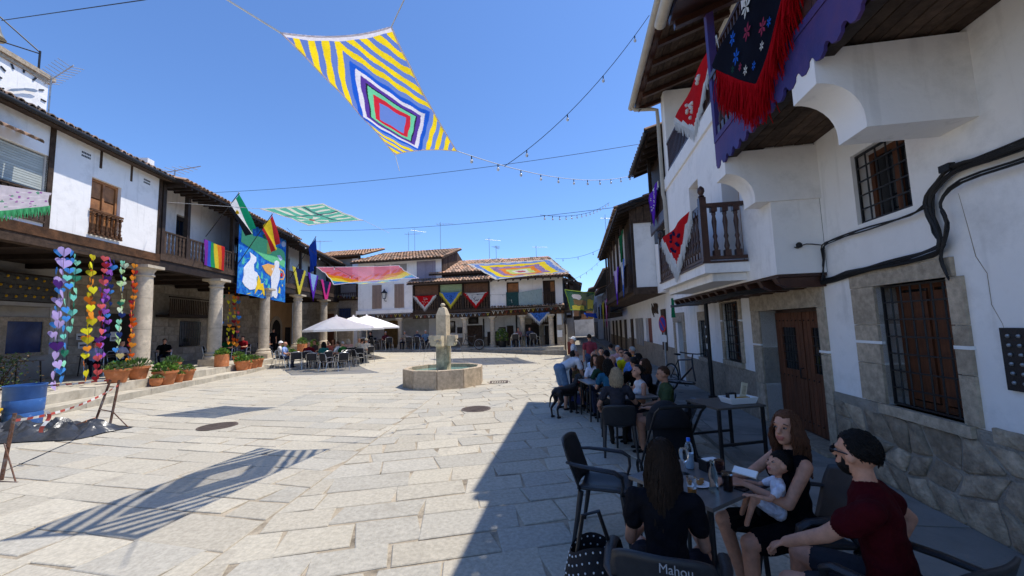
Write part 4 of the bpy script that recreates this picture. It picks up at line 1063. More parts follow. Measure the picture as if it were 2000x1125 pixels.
# gallery half
for u in (0.05, 1.9, 3.6, 5.42): FB.part('post', darkwood, HB2, (u - .06, u + .06, -.08, .06, 3.15, 4.9))
blind(FB, HB2, .12, 1.83, 4.2, 4.88, -.06, blind_b); blind(FB, HB2, 1.97, 3.53, 4.1, 4.88, -.06, blind_gr); blind(FB, HB2, 3.67, 5.35, 3.9, 4.88, -.06, blind_b, True, .12)
fb2 = flat_baluster_mesh(0.8, 0.11, oldwood)
for a, b in ((.12, 1.83), (1.97, 3.53), (3.67, 5.35)): railing(FB, HB2, a, b, 0.0, 3.16, 4.1, oldwood, fb2, .17)
# wall half
mb = MB(); FB.part('wall_plate', darkwood, HB2, (0, 10.35, -.35, -.305, 4.85, 5.3)); FB.part('wall_plate', darkwood, HB2, (0, 5.47, -.3, -.04, 4.885, 5.24)); wall_with_holes(FB, mb, 5.48, 10.35, 3.15, 5.2, -.3, 0, [(6.62, 7.45, 3.2, 4.85), (9.05, 9.86, 3.2, 4.85)]); mb.build('wall', plaster, HB2)
for a, b in ((6.62, 7.45), (9.05, 9.86)): 
    FB.part('balcony_door', darkwood, HB2, (a, b, -.28, -.22, 3.2, 4.85)); FB.part('door_leaf', pinewood, HB2, (a + (.5 if a > 8 else .05), b - .06, -.2, -.15, 4.1, 4.75))
fb3 = MB().box((0, 0, .35), (.04, .04, .7)).mesh('baluster', oldwood)
railing(FB, HB2, 6.62, 7.45, .06, 3.2, 4.05, darkwood, fb3, .12); railing(FB, HB2, 9.05, 9.86, .06, 3.2, 4.05, darkwood, fb3, .12)
FB.part('cornice', oldwood, HB2, (5.48, 10.42, .002, .2, 2.955, 3.1))
mb = MB(); mb.multi = True; tile_sheet(mb, FB.p(5.5, .32, 3.1), FB.p(10.42, .32, 3.1), FB.p(10.42, 0, 3.22), FB.p(5.5, 0, 3.22), .2, .32, .085); mb.build('cornice_tiles', TD, HB2, kind='stuff', smooth=70)
# doors and windows of the ground floor
for (u0, u1, z0, z1, m) in ((.9, 1.75, .5, 2.4, darkwood), (1.85, 2.35, 1.55, 2.4, darkwood), (2.5, 3.2, 1.5, 1.95, darkwood), (3.35, 4.1, 2.15, 2.65, darkwood), (3.2, 4.4, .45, 2.05, oldwood), (4.75, 5.6, .45, 1.55, darkwood), (5.6, 6.1, 1.55, 1.85, beamwood), (6.2, 6.65, .4, 1.95, oldwood), (8.9, 9.45, .35, 1.85, darkwood)):
    o = FB.part('door' if z1 - z0 > 1.2 else 'window', m, HB2, (u0, u1, -2.098, -2.03, z0, z1))
    FB.part('panel', darkglass if z1 - z0 < .9 else m, o, (u0 + .08, u1 - .08, -2.028, -2.015, z0 + .08, z1 - .08))
# stone doorway
FB.part('door', darkwood, HB2, (7.5, 8.5, -2.098, -2.04, .35, 2.0))
for (a, b, c2, d) in ((7.15, 7.5, .35, 1.1), (7.15, 7.5, 1.11, 2.0), (8.5, 8.85, .35, 1.1), (8.5, 8.85, 1.11, 2.0), (7.15, 8.85, 2.01, 2.42)): FB.part('door_stone', granite, HB2, (a, b, -2.098, -1.98, c2, d))
FB.part('timber', darkwood, HB2, (6.85, 6.95, -2.098, -2.0, 1.2, 2.8)); FB.part('timber', darkwood, HB2, (4.45, 4.53, -2.098, -2.0, 1.0, 2.5))
ib3 = FB.part('inner_balcony', oldwood, HB2, (8.1, 9.4, -1.5, -.9, 1.95, 2.05)); railing(FB, ib3, 8.1, 9.4, -.93, 2.05, 2.75, oldwood, fb3, .13)
for u, z0 in ((3.68, .62), (5.6, .56), (7.62, .5), (9.5, .36)): column(FB, HB2, u, -0.02, z0, 2.6, .17, colm, 12, .18)
pr = FB.part('corner_pier', mortar, HB2, (9.85, 10.3, -2.2, -.05, .0, 2.83)); ashlar_wall(FB, pr, 9.86, 10.3, .15, 2.8, -.05, rh=(.3, .42), rl=(.3, .45))
SF = Frame(FB.p(10.32, 0, 0), -FB.N, FB.U)   # side of the house that looks down the lane
FL_side = SF.part('side_wall', greyplaster, HB2, (0.05, 7, -.3, 0, -.1, 2.83)); SF.part('side_gallery', darkwood, HB2, (0.05, 7, -.3, .35, 2.85, 3.1), (0.05, 7, -.3, .05, 3.1, 4.9))
for k in range(4): SF.part('post', oldwood, HB2, (.2 + k * 1.6, .32 + k * 1.6, .25, .36, 3.1, 4.9))
for u0, u1, z0, z1 in ((.6, 1.5, .1, 2.1), (2.4, 3.0, 1.2, 2.2)): SF.part('side_door', darkwood, HB2, (u0, u1, .002, .05, z0, z1))
SF.part('name_plate', whiteplastic, HB2, (.15, .75, .003, .03, 2.3, 2.7))
FB.part('notice', whiteplastic, HB2, (9.9, 10.2, -.02, -.005, 1.9, 2.7)); FB.part('notice', whiteplastic, HB2, (9.88, 10.2, -.02, -.005, 1.1, 1.55))
# roofs
roof(FB, HB2, -0.1, 5.62, .85, 4.98, -.2, 5.38, TM, wt=0.21, lt=0.36, r=0.09)
FB.part('roof_step', darkwood, HB2, (.9, 5.6, -.3, -.18, 5.2, 5.68))
roof(FB, HB2, 1.2, 5.75, .1, 5.66, -4.2, 7.15, TM, wt=0.22, lt=0.42, r=0.09, du=(.4, 0))
roof(FB, HB2, 5.6, 10.75, .7, 5.02, -4.2, 7.1, TM, wt=0.22, lt=0.42, r=0.09, du=(0, -1.6))
mb = MB(); mb.multi = True; tile_sheet(mb, FB.p(10.78, .7, 5.02), FB.p(11.5, -7, 5.02), FB.p(9.15, -7, 7.05), FB.p(9.15, -4.2, 7.1), .22, .42, .09); mb.build('hip_tiles', TM, HB2, kind='stuff', smooth=70)
mb = MB(); a_, b_, c_, d_ = FB.p(10.75, .7, 4.98), FB.p(11.5, -7, 4.98), FB.p(9.15, -7, 7.0), FB.p(9.15, -4.2, 7.05); dn = V(0, 0, -.1); mb.hexa([a_ + dn, b_ + dn, c_ + dn, d_ + dn, a_, b_, c_, d_]); mb.build('hip_slab', oldwood, HB2)
rafters(FB, HB2, 5.7, 10.6, .45, .65, 4.93, -.3, 5.2, darkwood, .07, .09)
FB.part('ridge_house', tile_d, HB2, (5.4, 9.2, -6.5, -4.4, 6.2, 7.2))
# --- lane houses on the right
HR2 = thing('dark_gallery_house', 'narrow house with dark projecting wooden gallery and black eaves beside the white house', 'house', FR.p(8, -3, 0))
FR.part('interior', darkroom, HR2, (7.06, 10.5, -7, -.31, 2.95, 7.6)); mb = MB(); wall_with_holes(FR, mb, 7.06, 9.3, 0, 2.9, -.3, -.003, [(8.62, 9.3, .1, 1.86)])
FR.box(mb, 7.1, 9.3, -.3, .3, 2.9, 4.85); mb.build('wall', plaster, HR2)
FR.part('gallery', darkwood, HR2, (7.15, 9.25, -.3, .62, 4.86, 5.05), (7.15, 10.5, -.3, .28, 5.05, 7.5)); FR.part('wall', plaster2, HR2, (7.2, 7.9, .301, .33, 5.3, 6.5))
railing(FR, HR2, 7.2, 9.2, .58, 5.06, 5.9, darkwood, sqL, .14)
u = 9.25; sc = []
while u > 7.25: sc += [(u, 4.78), (u - .06, 4.68), (u - .12, 4.78)]; u -= .15
mb = MB(); FR.poly(mb, [(9.25, 5.06)] + sc + [(u, 5.06)], .63, .655); mb.build('scalloped_board', varnish, HR2)
for u in (7.2, 9.2): FR.part('post', darkwood, HR2, (u - .05, u + .05, .53, .63, 5.06, 7.4))
rr = roof(FR, HR2, 7.12, 10.6, .95, 7.35, -4, 9.0, TM, soffit=darkwood, wt=.24, lt=.5, r=.1); rafters(FR, rr, 7.3, 10.4, .45, .9, 7.24, -.3, 7.65, darkwood)
MB().tube([FR.p(7.1, 1.02, 7.3), FR.p(10.6, 1.02, 7.28)], .06, 8).build('gutter', iron, HR2, smooth=True)
FR.part('lantern_box', iron, HR2, (8.0, 8.5, .4, .7, 4.3, 4.62))
dr3 = FR.part('door', oldwood, HR2, (8.62, 9.28, -.25, -.2, .1, 1.86)); surround(FR, HR2, 8.62, 9.6, .1, 1.86, -.003, .2, .2, .3, sill=False, deep=.25)
FR.part('stone_base', granite_dark, HR2, (7.06, 8.42, 0, .018, 0, .85))
HR3 = thing('leaning_timber_house', 'old timber framed house with patched white wall and long balcony further down the lane', 'house', FR.p(14, -3, 0))
FR.part('interior', darkroom, HR3, (9.32, 21.3, -7, -.32, 0, 2.9)); FR.part('interior', darkroom, HR3, (10.55, 21.3, -7, -.32, 2.95, 6.5)); mb = MB(); wall_with_holes(FR, mb, 9.32, 21.3, 0, 2.9, -.3, -.006, [(10.9, 11.5, .9, 2.3), (13.75, 15.2, .1, 2.07)]); mb.build('wall', plaster, HR3)
FR.part('end_wall', plaster, HR3, (10.55, 10.8, -.3, 1.0, 3.15, 5.5)); FR.part('jetty_beam', oldwood, HR3, (10.5, 21.3, -.3, 1.1, 2.9, 3.147)); FR.part('timber_band', darkwood, HR3, (10.5, 10.84, -.3, 1.05, 5.503, 6.1)); FR.part('timber_wall', oldwood, HR3, (10.81, 21.3, -.3, .95, 3.15, 6.3)); FR.part('end_wall', plaster, HR3, (9.33, 10.5, -.3, .3, 2.9, 6.6))
for k in range(5): FR.part('end_board', oldwood, HR3, (10.47, 10.5, .9 - k * .26, 1.14 - k * .26, 5.5, 6.05 + .06 * k))
for k in range(5): FR.part('white_panel', plaster2, HR3, (13.6 + k * 1.55, 14.5 + k * 1.55, .952, .98, 4.6 if k % 2 else 3.3, 6.0))
FR.part('edge_post', darkwood, HR3, (10.56, 10.7, 1.003, 1.1, 2.95, 5.9))
railing(FR, HR3, 10.9, 21.2, 1.22, 3.2, 4.1, oldwood, sqL, .17)
for k in range(6): FR.part('post', oldwood, HR3, (12.5 + k * 1.62, 12.6 + k * 1.62, 1.16, 1.26, 3.15, 6.0))
FR.part('balcony_floor', oldwood, HR3, (10.8, 21.3, .95, 1.3, 3.0, 3.18)); rr = roof(FR, HR3, 10.2, 21.5, 1.6, 6.0, -4, 7.9, TD, soffit=darkwood, wt=.24, lt=.5, r=.1); rafters(FR, rr, 10.3, 21.2, .5, 1.55, 5.9, -.3, 6.55, darkwood)
MB().tube([FR.p(9.7, .7, 6.1), FR.p(9.7, 1.3, 6.0)], .03, 6).build('spout', iron, HR3)
FR.part('stone_base', granite_dark, HR3, (9.62, 21.3, -.003, .016, 0, 1.0))
FR.part('window', darkwood, HR3, (10.9, 11.5, -.2, -.15, .9, 2.3)); FR.part('shutter', oldwood, HR3, (10.86, 11.54, .018, .05, .85, 2.35))
FR.part('red_door', M('red brown door', (.17, .035, .02), rough=.5, var=.25, scale=3, stretch=(6, 6, 1)), HR3, (13.75, 15.2, -.2, -.12, .1, 2.07))
for u0, u1 in ((15.9, 16.6), (16.75, 17.4), (17.55, 18.1)): FR.part('door', blind_g, HR3, (u0, u1, .017, .05, .75, 2.1))
FR.part('door', oldwood, HR3, (19.2, 20.1, .017, .05, .1, 2.1))
mb = MB(); rn = random.Random(5)
for k in range(9):
    u, z = 12.2 + k * .14, 2.35 + rn.uniform(-.08, .1)
    mb.tube([FR.p(u, .012, z - .18), FR.p(u + .06, .016, z), FR.p(u - .03, .016, z + .12), FR.p(u + .05, .012, z + .22)], .022, 5)
mb.build('painted_scroll', oldwood, HR3, kind='stuff')
HR4 = thing('lane_balcony_house', 'house with brown balcony and cream panels far down the lane', 'house', FR.p(27, -3, 0))
FR.part('wall', plaster, HR4, (21.32, 34, -6, -.01, 0, 2.9)); FR.part('upper_wall', darkwood, HR4, (21.32, 34, -6, .3, 2.9, 5.2))
for k in range(6): FR.part('cream_panel', plaster2, HR4, (21.8 + k * 2, 23.0 + k * 2, .302, .33, 3.6, 5.0))
FR.part('balcony', darkwood, HR4, (21.5, 34, .3, 1.1, 2.3, 2.55)); railing(FR, HR4, 21.5, 34, 1.05, 2.55, 3.4, darkwood, sqL, .3)
roof(FR, HR4, 21.4, 34.3, 1.3, 5.25, -4, 6.8, TD, soffit=darkwood, wt=.28, lt=.6, r=.12)
for k in range(4): FR.part('door', oldwood if k % 2 else darkwood, HR4, (22.3 + k * 2.8, 23.3 + k * 2.8, 0, .04, .1, 2.1))
FR.part('stone_base', granite_dark, HR4, (21.32, 34, -.005, .03, 0, .9))
hz = [((34.2, 44), 0, 5.2, plaster2, 'pale house further down the lane on the right'), ((44.2, 56), 0.6, 6.0, plaster, 'white house near the end of the lane')]
for (a, b), n, h, m, lb in hz:
    H = thing('lane_house', lb, 'house', FR.p((a + b) / 2, -3, 0))
    FR.part('wall', m, H, (a, b, -6, n, 0, h)); roof(FR, H, a - .1, b + .1, n + .8, h, -4, h + 1.8, TD, wt=.4, lt=.9, r=.16)
    for k in range(3): FR.part('door', darkwood, H, (a + 1 + k * 3.2, a + 2 + k * 3.2, n + .002, n + .04, .1, 2.1)); FR.part('window', darkwood, H, (a + 1.2 + k * 3.2, a + 2 + k * 3.2, n + .002, n + .04, 3.3, 4.5))
H = thing('lane_end_house', 'ochre timber house closing the end of the lane', 'house', FR.p(62, 3, 0))
FR.part('wall', M('orange brown boards', (.3, .15, .07), var=.3, scale=3), H, (60, 68, -2, 9, 0, 7)); FR.part('white_band', plaster2, H, (59.95, 60, -1.5, 8.5, 0, 2.6))
for k in range(4): FR.part('window', darkwood, H, (59.9, 59.96, -.5 + k * 2, .4 + k * 2, 3.5, 5))
roof(FR, H, 59, 69, 10, 7, 3, 9, TD, wt=.5, lt=1, r=.2)
for (a, b), h, m, lb in (((28.9, 36), 5.2, plaster, 'white house on the left side of the lane behind the gallery house'), ((36.2, 56), 6, plaster2, 'cream house far along the left side of the lane')):
    H = thing('lane_house', lb, 'house', FR.p((a + b) / 2, 9, 0)); n = 4.3 if a < 30 else 3.4
    FR.part('wall', m, H, (a, b, n, n + 7, 0, h)); FR.part('balcony', darkwood, H, (a + .5, b - 1, n - .8, n - .003, 2.5, 2.7), (a + .5, b - 1, n - .8, n - .72, 2.7, 3.5)); FR.part('stone_base', granite, H, (a, b, n - .03, n - .002, 0, 1.0))
    for k in range(3): FR.part('door', darkwood, H, (a + .8 + k * 2.6, a + 1.7 + k * 2.6, n - .05, n - .004, .1, 2.1))
    mb = MB(); a_, b_, c_, d_ = FR.p(a - .2, n - 1, h), FR.p(b, n - 1, h), FR.p(b, n + 4, h + 1.8), FR.p(a - .2, n + 4, h + 1.8); dn = V(0, 0, -.12); mb.hexa([a_ + dn, b_ + dn, c_ + dn, d_ + dn, a_, b_, c_, d_]); mb.build('roof', tile_d, H)
# antennas
antenna(FL.p(-1.5, -2.0, 8.7), 1.9, 'tall comb antenna above the white house roof at far left', R(-20), 1.1)
antenna(FL.p(3.4, -1.5, 8.4), 1.0, 'low fan shaped antenna above the dark timbered roof', R(-15), 1.3, 1)
antenna(FB.p(-3.2, -6.5, 7.2), 3.3, 'thin antenna at the left end of the white house roof across the square', 0, .9, 1)
antenna(FB.p(-1.9, -4.8, 7.4), 2.9, 'antenna in the middle of the white house roof across the square', R(40), .9, 1)
antenna(FB.p(0.7, -3.8, 7.7), 2.7, 'antenna at the right end of the white house roof across the square', 0, .9, 1)
antenna(FB.p(4.4, -5.0, 6.8), 2.3, 'left antenna of the three behind the long gallery roof', R(30), .9, 1)
antenna(FB.p(4.9, -5.3, 6.8), 1.7, 'middle antenna of the three behind the long gallery roof', R(80), .9, 1)
antenna(FB.p(8.2, -5.0, 6.6), 1.6, 'right antenna of the three behind the long gallery roof', R(10), .8, 1)
antenna(FR.p(22, 1.0, 5.4), 3.6, 'tall mast above the lane rooftops', R(10), .8, 1)
antenna(FL.p(20, -1.2, 8.2), 1.6, 'antenna above the far gallery roof on the left', R(0), .9, 1)
# ------------------------------------------------------------------ fountain
def at(px, py, Y):
    d = fw + rt * ((px - 1000) / FOC) + up * ((562.5 - py) / FOC)
    return Vector((0, 0, CAM_H)) + d * (Y / d.y)
fx, fy = -2.42, 13.85
FT = thing('fountain', 'octagonal stone fountain with four spouted obelisk in the middle of the square', 'fountain', (fx, fy, 0))
fm1 = M('basin granite', (0.5, 0.4, 0.29), rough=.85, var=.25, scale=9, bump=.5, bscale=70, spec=.15, objvar=.16, stain=((.24, .2, .15), 1.7, .5, .8))
fm2 = M('worn pale granite', (0.62, 0.52, 0.37), rough=.9, var=.22, scale=6, bump=.5, bscale=50, spec=.1, stain=((.25, .22, .18), 2.4, .5, .78))
NB = 10; RO, RI, HB_ = 1.36, 1.2, 0.6; ph = 0.33
for k in range(NB):
    a0, a1 = ph + 2 * math.pi * k / NB + .006, ph + 2 * math.pi * (k + 1) / NB - .006
    q = [V(fx + r_ * math.cos(a), fy + r_ * math.sin(a), 0) for r_, a in ((RI, a0), (RO, a0), (RO, a1), (RI, a1))]
    mb = MB(); mb.hexa(q + [p + V(0, 0, HB_) for p in q])
    o = mb.build('basin_slab', fm1, FT)
    bv = o.modifiers.new('bevel', 'BEVEL'); bv.width = .012; bv.segments = 1
MB().lathe([(1.22, 0.02), (1.22, .06)], (fx, fy, 0), 24).build('basin_floor', fm1, FT)
water = bpy.data.materials.new('fountain water'); water.use_nodes = True
nt = water.node_tree; b_ = nt.nodes['Principled BSDF']; nz = nt.nodes.new('ShaderNodeTexNoise'); nz.inputs['Scale'].default_value = 5; nz.inputs['Detail'].default_value = 3
cr = nt.nodes.new('ShaderNodeMapRange'); cr.inputs[3].default_value = .7; cr.inputs[4].default_value = 1.2; nt.links.new(nz.outputs[0], cr.inputs[0])
sv = nt.nodes.new('ShaderNodeVectorMath'); sv.operation = 'SCALE'; sv.inputs[0].default_value = (.19, .34, .3); nt.links.new(cr.outputs[0], sv.inputs['Scale']); nt.links.new(sv.outputs[0], b_.inputs['Base Color'])
b_.inputs['Roughness'].default_value = .06; bp = nt.nodes.new('ShaderNodeBump'); bp.inputs['Strength'].default_value = .35; bp.inputs['Distance'].default_value = .02; nt.links.new(nz.outputs[0], bp.inputs['Height']); nt.links.new(bp.outputs[0], b_.inputs['Normal'])
MB().lathe([(1.19, .47), (1.19, .475)], (fx, fy, 0), 30, ph=ph).build('water', water, FT)
ry = R(-14)
MB().box((fx, fy, .62), (.38, .38, 1.36), ry).build('pillar', M('wet pillar stone', (.56, .45, .3), rough=.7, var=.3, scale=7, bump=.5, bscale=40, stain=((.11, .1, .075), 1.6, .5, .68)), FT)
arms = MB()
o = None
for k in range(4):
    a = ry + k * math.pi / 2; d = V(math.cos(a), math.sin(a), 0); s = V(-math.sin(a), math.cos(a), 0); c0 = V(fx, fy, 0)
    pr = [(.15, 1.3), (.4, 1.3), (.45, 1.37), (.43, 1.48), (.49, 1.54), (.49, 1.66), (.15, 1.66)]
    mb = MB(); mb.prism([c0 + d * r_ + V(0, 0, z) - s * .13 for r_, z in pr], s * .26); mb.build('spout_arm', fm2, FT)
    MB().ball(c0 + d * .44 + V(0, 0, 1.45), .075, 8, 6).build('carved_mask', fm2, FT, smooth=True)
    pts = [c0 + d * (.5 + .3 * t) + V(0, 0, 1.47 - .98 * t * t) for t in [i / 10 for i in range(11)]]
    MB().tube(pts, [.009 - .003 * i / 10 for i in range(11)], 6).build('water_jet', glass('water jet', (.95, .98, 1.0)), FT, smooth=True)
MB().box((fx, fy, 1.49), (.385, .385, .34), ry).build('block', fm2, FT)
MB().box((fx, fy, 2.0), (.36, .36, .68), ry).build('block', fm2, FT)
mb = MB(); mb.lathe([(.26, 2.341), (.25, 2.37), (.15, 2.6), (.09, 2.63)], (fx, fy, 0), 4, ph=ry + math.pi / 4); mb.build('finial', fm2, FT)
MB().ball((fx, fy, 2.7), .085, 12, 8, (1, 1, .85)).build('ball', fm2, FT, smooth=True)

# ------------------------------------------------------------------ crocheted shade sails
def sail(name, label, P, pattern, mats, nu, nv, sag=0.12, pull=0.1, wob=0.015, border=None, seed=1):
    P = [Vector(p) for p in P]; rn = random.Random(seed)
    def fn(s, t):
        # edges curve inwards between the tied corners
        s2 = .5 + (s - .5) * (1 - pull * 4 * t * (1 - t)); t2 = .5 + (t - .5) * (1 - pull * 4 * s * (1 - s))
        p = P[0].lerp(P[1], s2).lerp(P[2].lerp(P[3], s2), t2)
        return p - V(0, 0, sag * 16 * s * (1 - s) * t * (1 - t)) + V(0, 0, wob * math.sin(23 * s + 3 * t) * math.sin(19 * t))
    o = thing(name, label, 'shade sail', (P[0] + P[1] + P[2] + P[3]) / 4)
    mb = MB(); mb.grid(fn, nu, nv, pattern); mb.build('cloth', mats, o, smooth=True)
    if border:
        m, r_ = border
        e = [fn(i / 30, 0) for i in range(31)] + [fn(1, i / 30) for i in range(1, 31)] + [fn(1 - i / 30, 1) for i in range(1, 31)] + [fn(0, 1 - i / 30) for i in range(1, 30)]
        MB().tube(e, r_, 5, closed=True).build('edging', m, o)
    return o, fn
lav = net('lavender', (.4, .33, .72), .66); yel = net('yellow', (1.0, .88, .1), .02); red_ = net('red', (.85, .12, .16), .05); grn = net('mint', (.45, .85, .6), .12); blk = net('black', (.15, .12, .16), .05); pur = net('purple', (.36, .2, .6), .06); wht = net('white', (.93, .91, .93), .08); blu = net('blue', (.1, .36, .82), .06)
def pat1(s, t):
    dt = (t - .58) / (.46 if t < .58 else .44)
    ds = (s - .44) / (.5 if s > .44 else .46)
    w = .009 * math.sin(40 * s + 9 * t) + .012 * math.sin(17 * t)
    d = abs(ds) * .98 + abs(dt) + w
    if t < .022: return 6
    if d < .36: return 0
    for lim, m in ((.5, 2), (.62, 3), (.66, 4), (.77, 5), (.88, 6), (1.0, 7)):
        if d < lim: return m
    f = (d - 1.0) / .26
    return 1 if (f % 1.0) > .48 else 0
o, fn1 = sail('crochet_sail', 'large crocheted sail with yellow stripes around concentric coloured rings', [(-2.75, 4.6, 5.59), (-1.38, 4.57, 5.6), (-2.18, 7.43, 5.27), (-.96, 7.25, 5.22)], pat1, [lav, yel, red_, grn, blk, pur, wht, blu], 130, 230, .1, .07, .012, (wht, .012))
def rope(name, label, cat, pts, r, mat, group=None, bulbs=None, parent=None, sag=0.0):
    o = thing(name, label, cat, pts[0], group=group) if parent is None else parent
    MB().tube(pts, r, 5).build('line', mat, o)
    if bulbs:
        L = [0]
        for a, b in zip(pts, pts[1:]): L.append(L[-1] + (Vector(b) - Vector(a)).length)
        n = max(1, int(L[-1] / bulbs)); i = 0
        for k in range(n):
            t = (k + .5) / n * L[-1]
            while L[i + 1] < t: i += 1
            p = Vector(pts[i]).lerp(Vector(pts[i + 1]), (t - L[i]) / (L[i + 1] - L[i]))
            s_ = MB().tube([p, p + V(0, 0, -.07)], .012, 6).build('socket', iron, o)
            MB().ball(p + V(0, 0, -.11), .032, 8, 6, (1, 1, 1.25)).build('bulb', bulbm, s_, smooth=True)
    return o
bulbm = M('milky bulb', (.75, .76, .76), rough=.15, var=.05, bump=0, spec=.5)
ropem = M('white cord', (.7, .7, .68), rough=.8, var=.1, bump=.1)
c00, c10, c01, c11 = fn1(0, 0), fn1(1, 0), fn1(0, 1), fn1(1, 1)
rope('cord', 'white cord holding the near left corner of the striped sail', 'cord', [c00, at(445, 0, 4.45), at(200, -150, 4.5)], .012, ropem)
rope('cord', 'white cord rising from the near right corner of the striped sail', 'cord', [c10, at(790, -2, 4.3), at(860, -140, 4.2)], .007, ropem)
rope('cord', 'white cord hanging from the far left corner of the striped sail', 'cord', [c01, at(780, 334, 7.45)], .006, ropem)
def un(F, px, py, n):
    d = fw + rt * ((px - 1000) / FOC) + up * ((562.5 - py) / FOC); o_ = Vector((0, 0, CAM_H))
    return o_ + d * ((F.O + F.N * n - o_).dot(F.N) / d.dot(F.N))
e1 = un(FR, 1238, 342, 1.0)
rope('light_string', 'string of bulbs from the striped sail to the black eaves', 'string lights', arc_sag(c11, e1, .35, 16), .008, ropem, bulbs=.75)
rope('light_string', 'string of bulbs rising across the sky to the white house gutter', 'string lights', arc_sag(at(985, 325, 8.0), un(FR, 1268, 30, 1.36), .3, 16), .007, cablem, bulbs=1.0)
rope('wire', 'long dark wire crossing the sky below the striped sail', 'wire', arc_sag(un(FL, 395, 377, .5), un(FR, 1246, 282, 1.1), .25, 20), .008, cablem)
rope('wire', 'lower dark wire crossing the sky above the far roofs', 'wire', arc_sag(un(FL, 585, 450, .5), un(FR, 1242, 400, 1.0), .3, 20), .009, cablem)
rope('wire', 'dark wire in the top left corner leaving the bell frame', 'wire', [FL.p(-1.6, -3.5, 12.4), at(280, 0, 9.0), at(420, -30, 8.0)], .012, cablem)
for k, (a, b, ya, lb) in enumerate((((1085, 505), (1200, 470), 22, 'upper string of bulbs from the ringed sail to the lane houses'), ((1055, 420), (1190, 395), 12, 'short string of bulbs under the lower wire'), ((900, 572), (1110, 560), 26.5, 'string of bulbs along the far gallery'), ((1100, 552), (1180, 500), 24, 'string of bulbs over the mouth of the lane'), ((560, 445), (700, 545), 20, 'thin string of bulbs by the far gallery eaves'))):
    A = at(*a, ya); B = un(FR, b[0], b[1], 1.0) if b[0] > 1150 else at(*b, ya)
    rope('light_string', lb, 'string lights', arc_sag(A, B, .3, 12), .008, cablem, bulbs=.8)
# green sail
g1, g2 = net('green crochet', (.35, .72, .5), .18), net('cream crochet', (.9, .9, .82), .06)
def pat2(s, t):
    if t < .03 or t > .97 or s < .03 or s > .97: return 1
    if abs(s - .62) < .012 or abs(t - .55) < .012: return 3
    if (s - .3) ** 2 + (t - .3) ** 2 < .002: return 2
    a = math.atan2(t - .3, s - .3); r_ = math.hypot(s - .3, t - .3)
    if .05 < r_ < .24 and abs(math.sin(a * 2.5)) > .86: return 1
    if s > .66 and .1 < t < .9 and (t * 6) % 1 < .42 and s < .94: return 1
    if t > .6 and .08 < s < .6 and (s * 6) % 1 < .42 and t < .95: return 1
    return 0
o, fn2 = sail('green_sail', 'green and cream crocheted sail over the flags on the left', [(-5.1, 9.9, 4.6), (-4.13, 11.0, 5.0), (-6.6, 10.3, 5.2), (-5.5, 11.5, 5.68)], pat2, [g1, g2, net('red flower', (.7, .2, .15), .05), net('dark seam', (.3, .25, .3), .05)], 60, 60, .06, .06, .01, (wht, .012))
rope('cord', 'thin cord from the green sail to the timber gallery eaves', 'cord', [fn2(0, 1), un(FL, 330, 395, .6)], .006, ropem); rope('cord', 'thin cord from the green sail towards the far gallery', 'cord', [fn2(1, 0), at(760, 455, 14)], .006, ropem)
# rainbow sail
rb = [net('rb pink', (.93, .5, .6), .42), net('rb coral', (.93, .4, .35), .4), net('rb orange', (.96, .6, .15), .38), net('rb yellow', (.98, .87, .25), .36), net('rb aqua', (.35, .75, .85), .4), net('rb blue', (.25, .45, .85), .4)]
def pat3(s, t):
    w = t + .05 * math.sin(9 * s) + .03 * math.sin(31 * s + 5 * t)
    for lim, m in ((.22, 0), (.4, 1 if math.sin(60 * s + 40 * t) > 0 else 0), (.56, 2), (.78, 3), (.9, 4)):
        if w < lim: return m
    return 5
sail('rainbow_sail', 'rainbow coloured crocheted sail strung in front of the far left houses', [at(618, 522, 22), at(780, 519, 22), at(652, 556, 18), at(818, 543, 18.5)], pat3, rb, 70, 40, .42, .06, .03, (wht, .02))
# ringed sail in front of the far roofs
rg = [net('rg blue', (.4, .6, .9), .2), net('rg yellow', (.98, .87, .2), .08), net('rg lilac', (.6, .5, .72), .2), net('rg orange', (.95, .55, .2), .1), net('rg lime', (.8, .88, .5), .15), net('rg pink', (.75, .35, .45), .2), net('rg white', (.9, .9, .88), .15)]
def pat4(s, t):
    d = min(s, 1 - s, t, 1 - t) * 2 + .015 * math.sin(50 * s) * math.sin(40 * t)
    for lim, m in ((.06, 6), (.2, 0), (.38, 1), (.54, 2), (.68, 3), (.8, 4), (.9, 6)):
        if d < lim: return m
    return 5
sail('ringed_sail', 'blue and yellow ringed crochet sail strung before the far roofs', [at(912, 516, 23), at(1078, 507, 23.5), at(968, 546, 20), at(1112, 531, 20.5)], pat4, rg, 70, 50, .18, .05, .02, (rg[6], .02))
def pat5(s, t):
    if (s - .35) ** 2 + ((t - .3) * 1.2) ** 2 < .03: return 1
    if .2 < s < .7 and .45 < t < .75: return 2
    if t > .75 and .1 < s < .6: return 3
    if s > .75 and .4 < t < .9: return 3
    return 0
sail('picture_sail', 'green picture cloth with white and yellow patches hung at the mouth of the lane', [at(1103, 566, 22), at(1161, 572, 24), at(1114, 605, 22), at(1158, 607, 24)], pat5, [net('pic green', (.3, .5, .38), .25), wht, net('pic tan', (.6, .5, .35), .2), net('pic yellow', (.9, .85, .35), .1)], 40, 30, .0, .03, .03, (net('lime edge', (.7, .8, .4), .1), .025))
sail('small_sail', 'small blue and yellow cloth hung deep in the lane', [at(1140, 611, 34), at(1164, 612, 34), at(1146, 620, 32), at(1168, 622, 32)], lambda s, t: 1 if t > .6 and .2 < s < .7 else 0, [blu, yel], 12, 10, .1, .03)
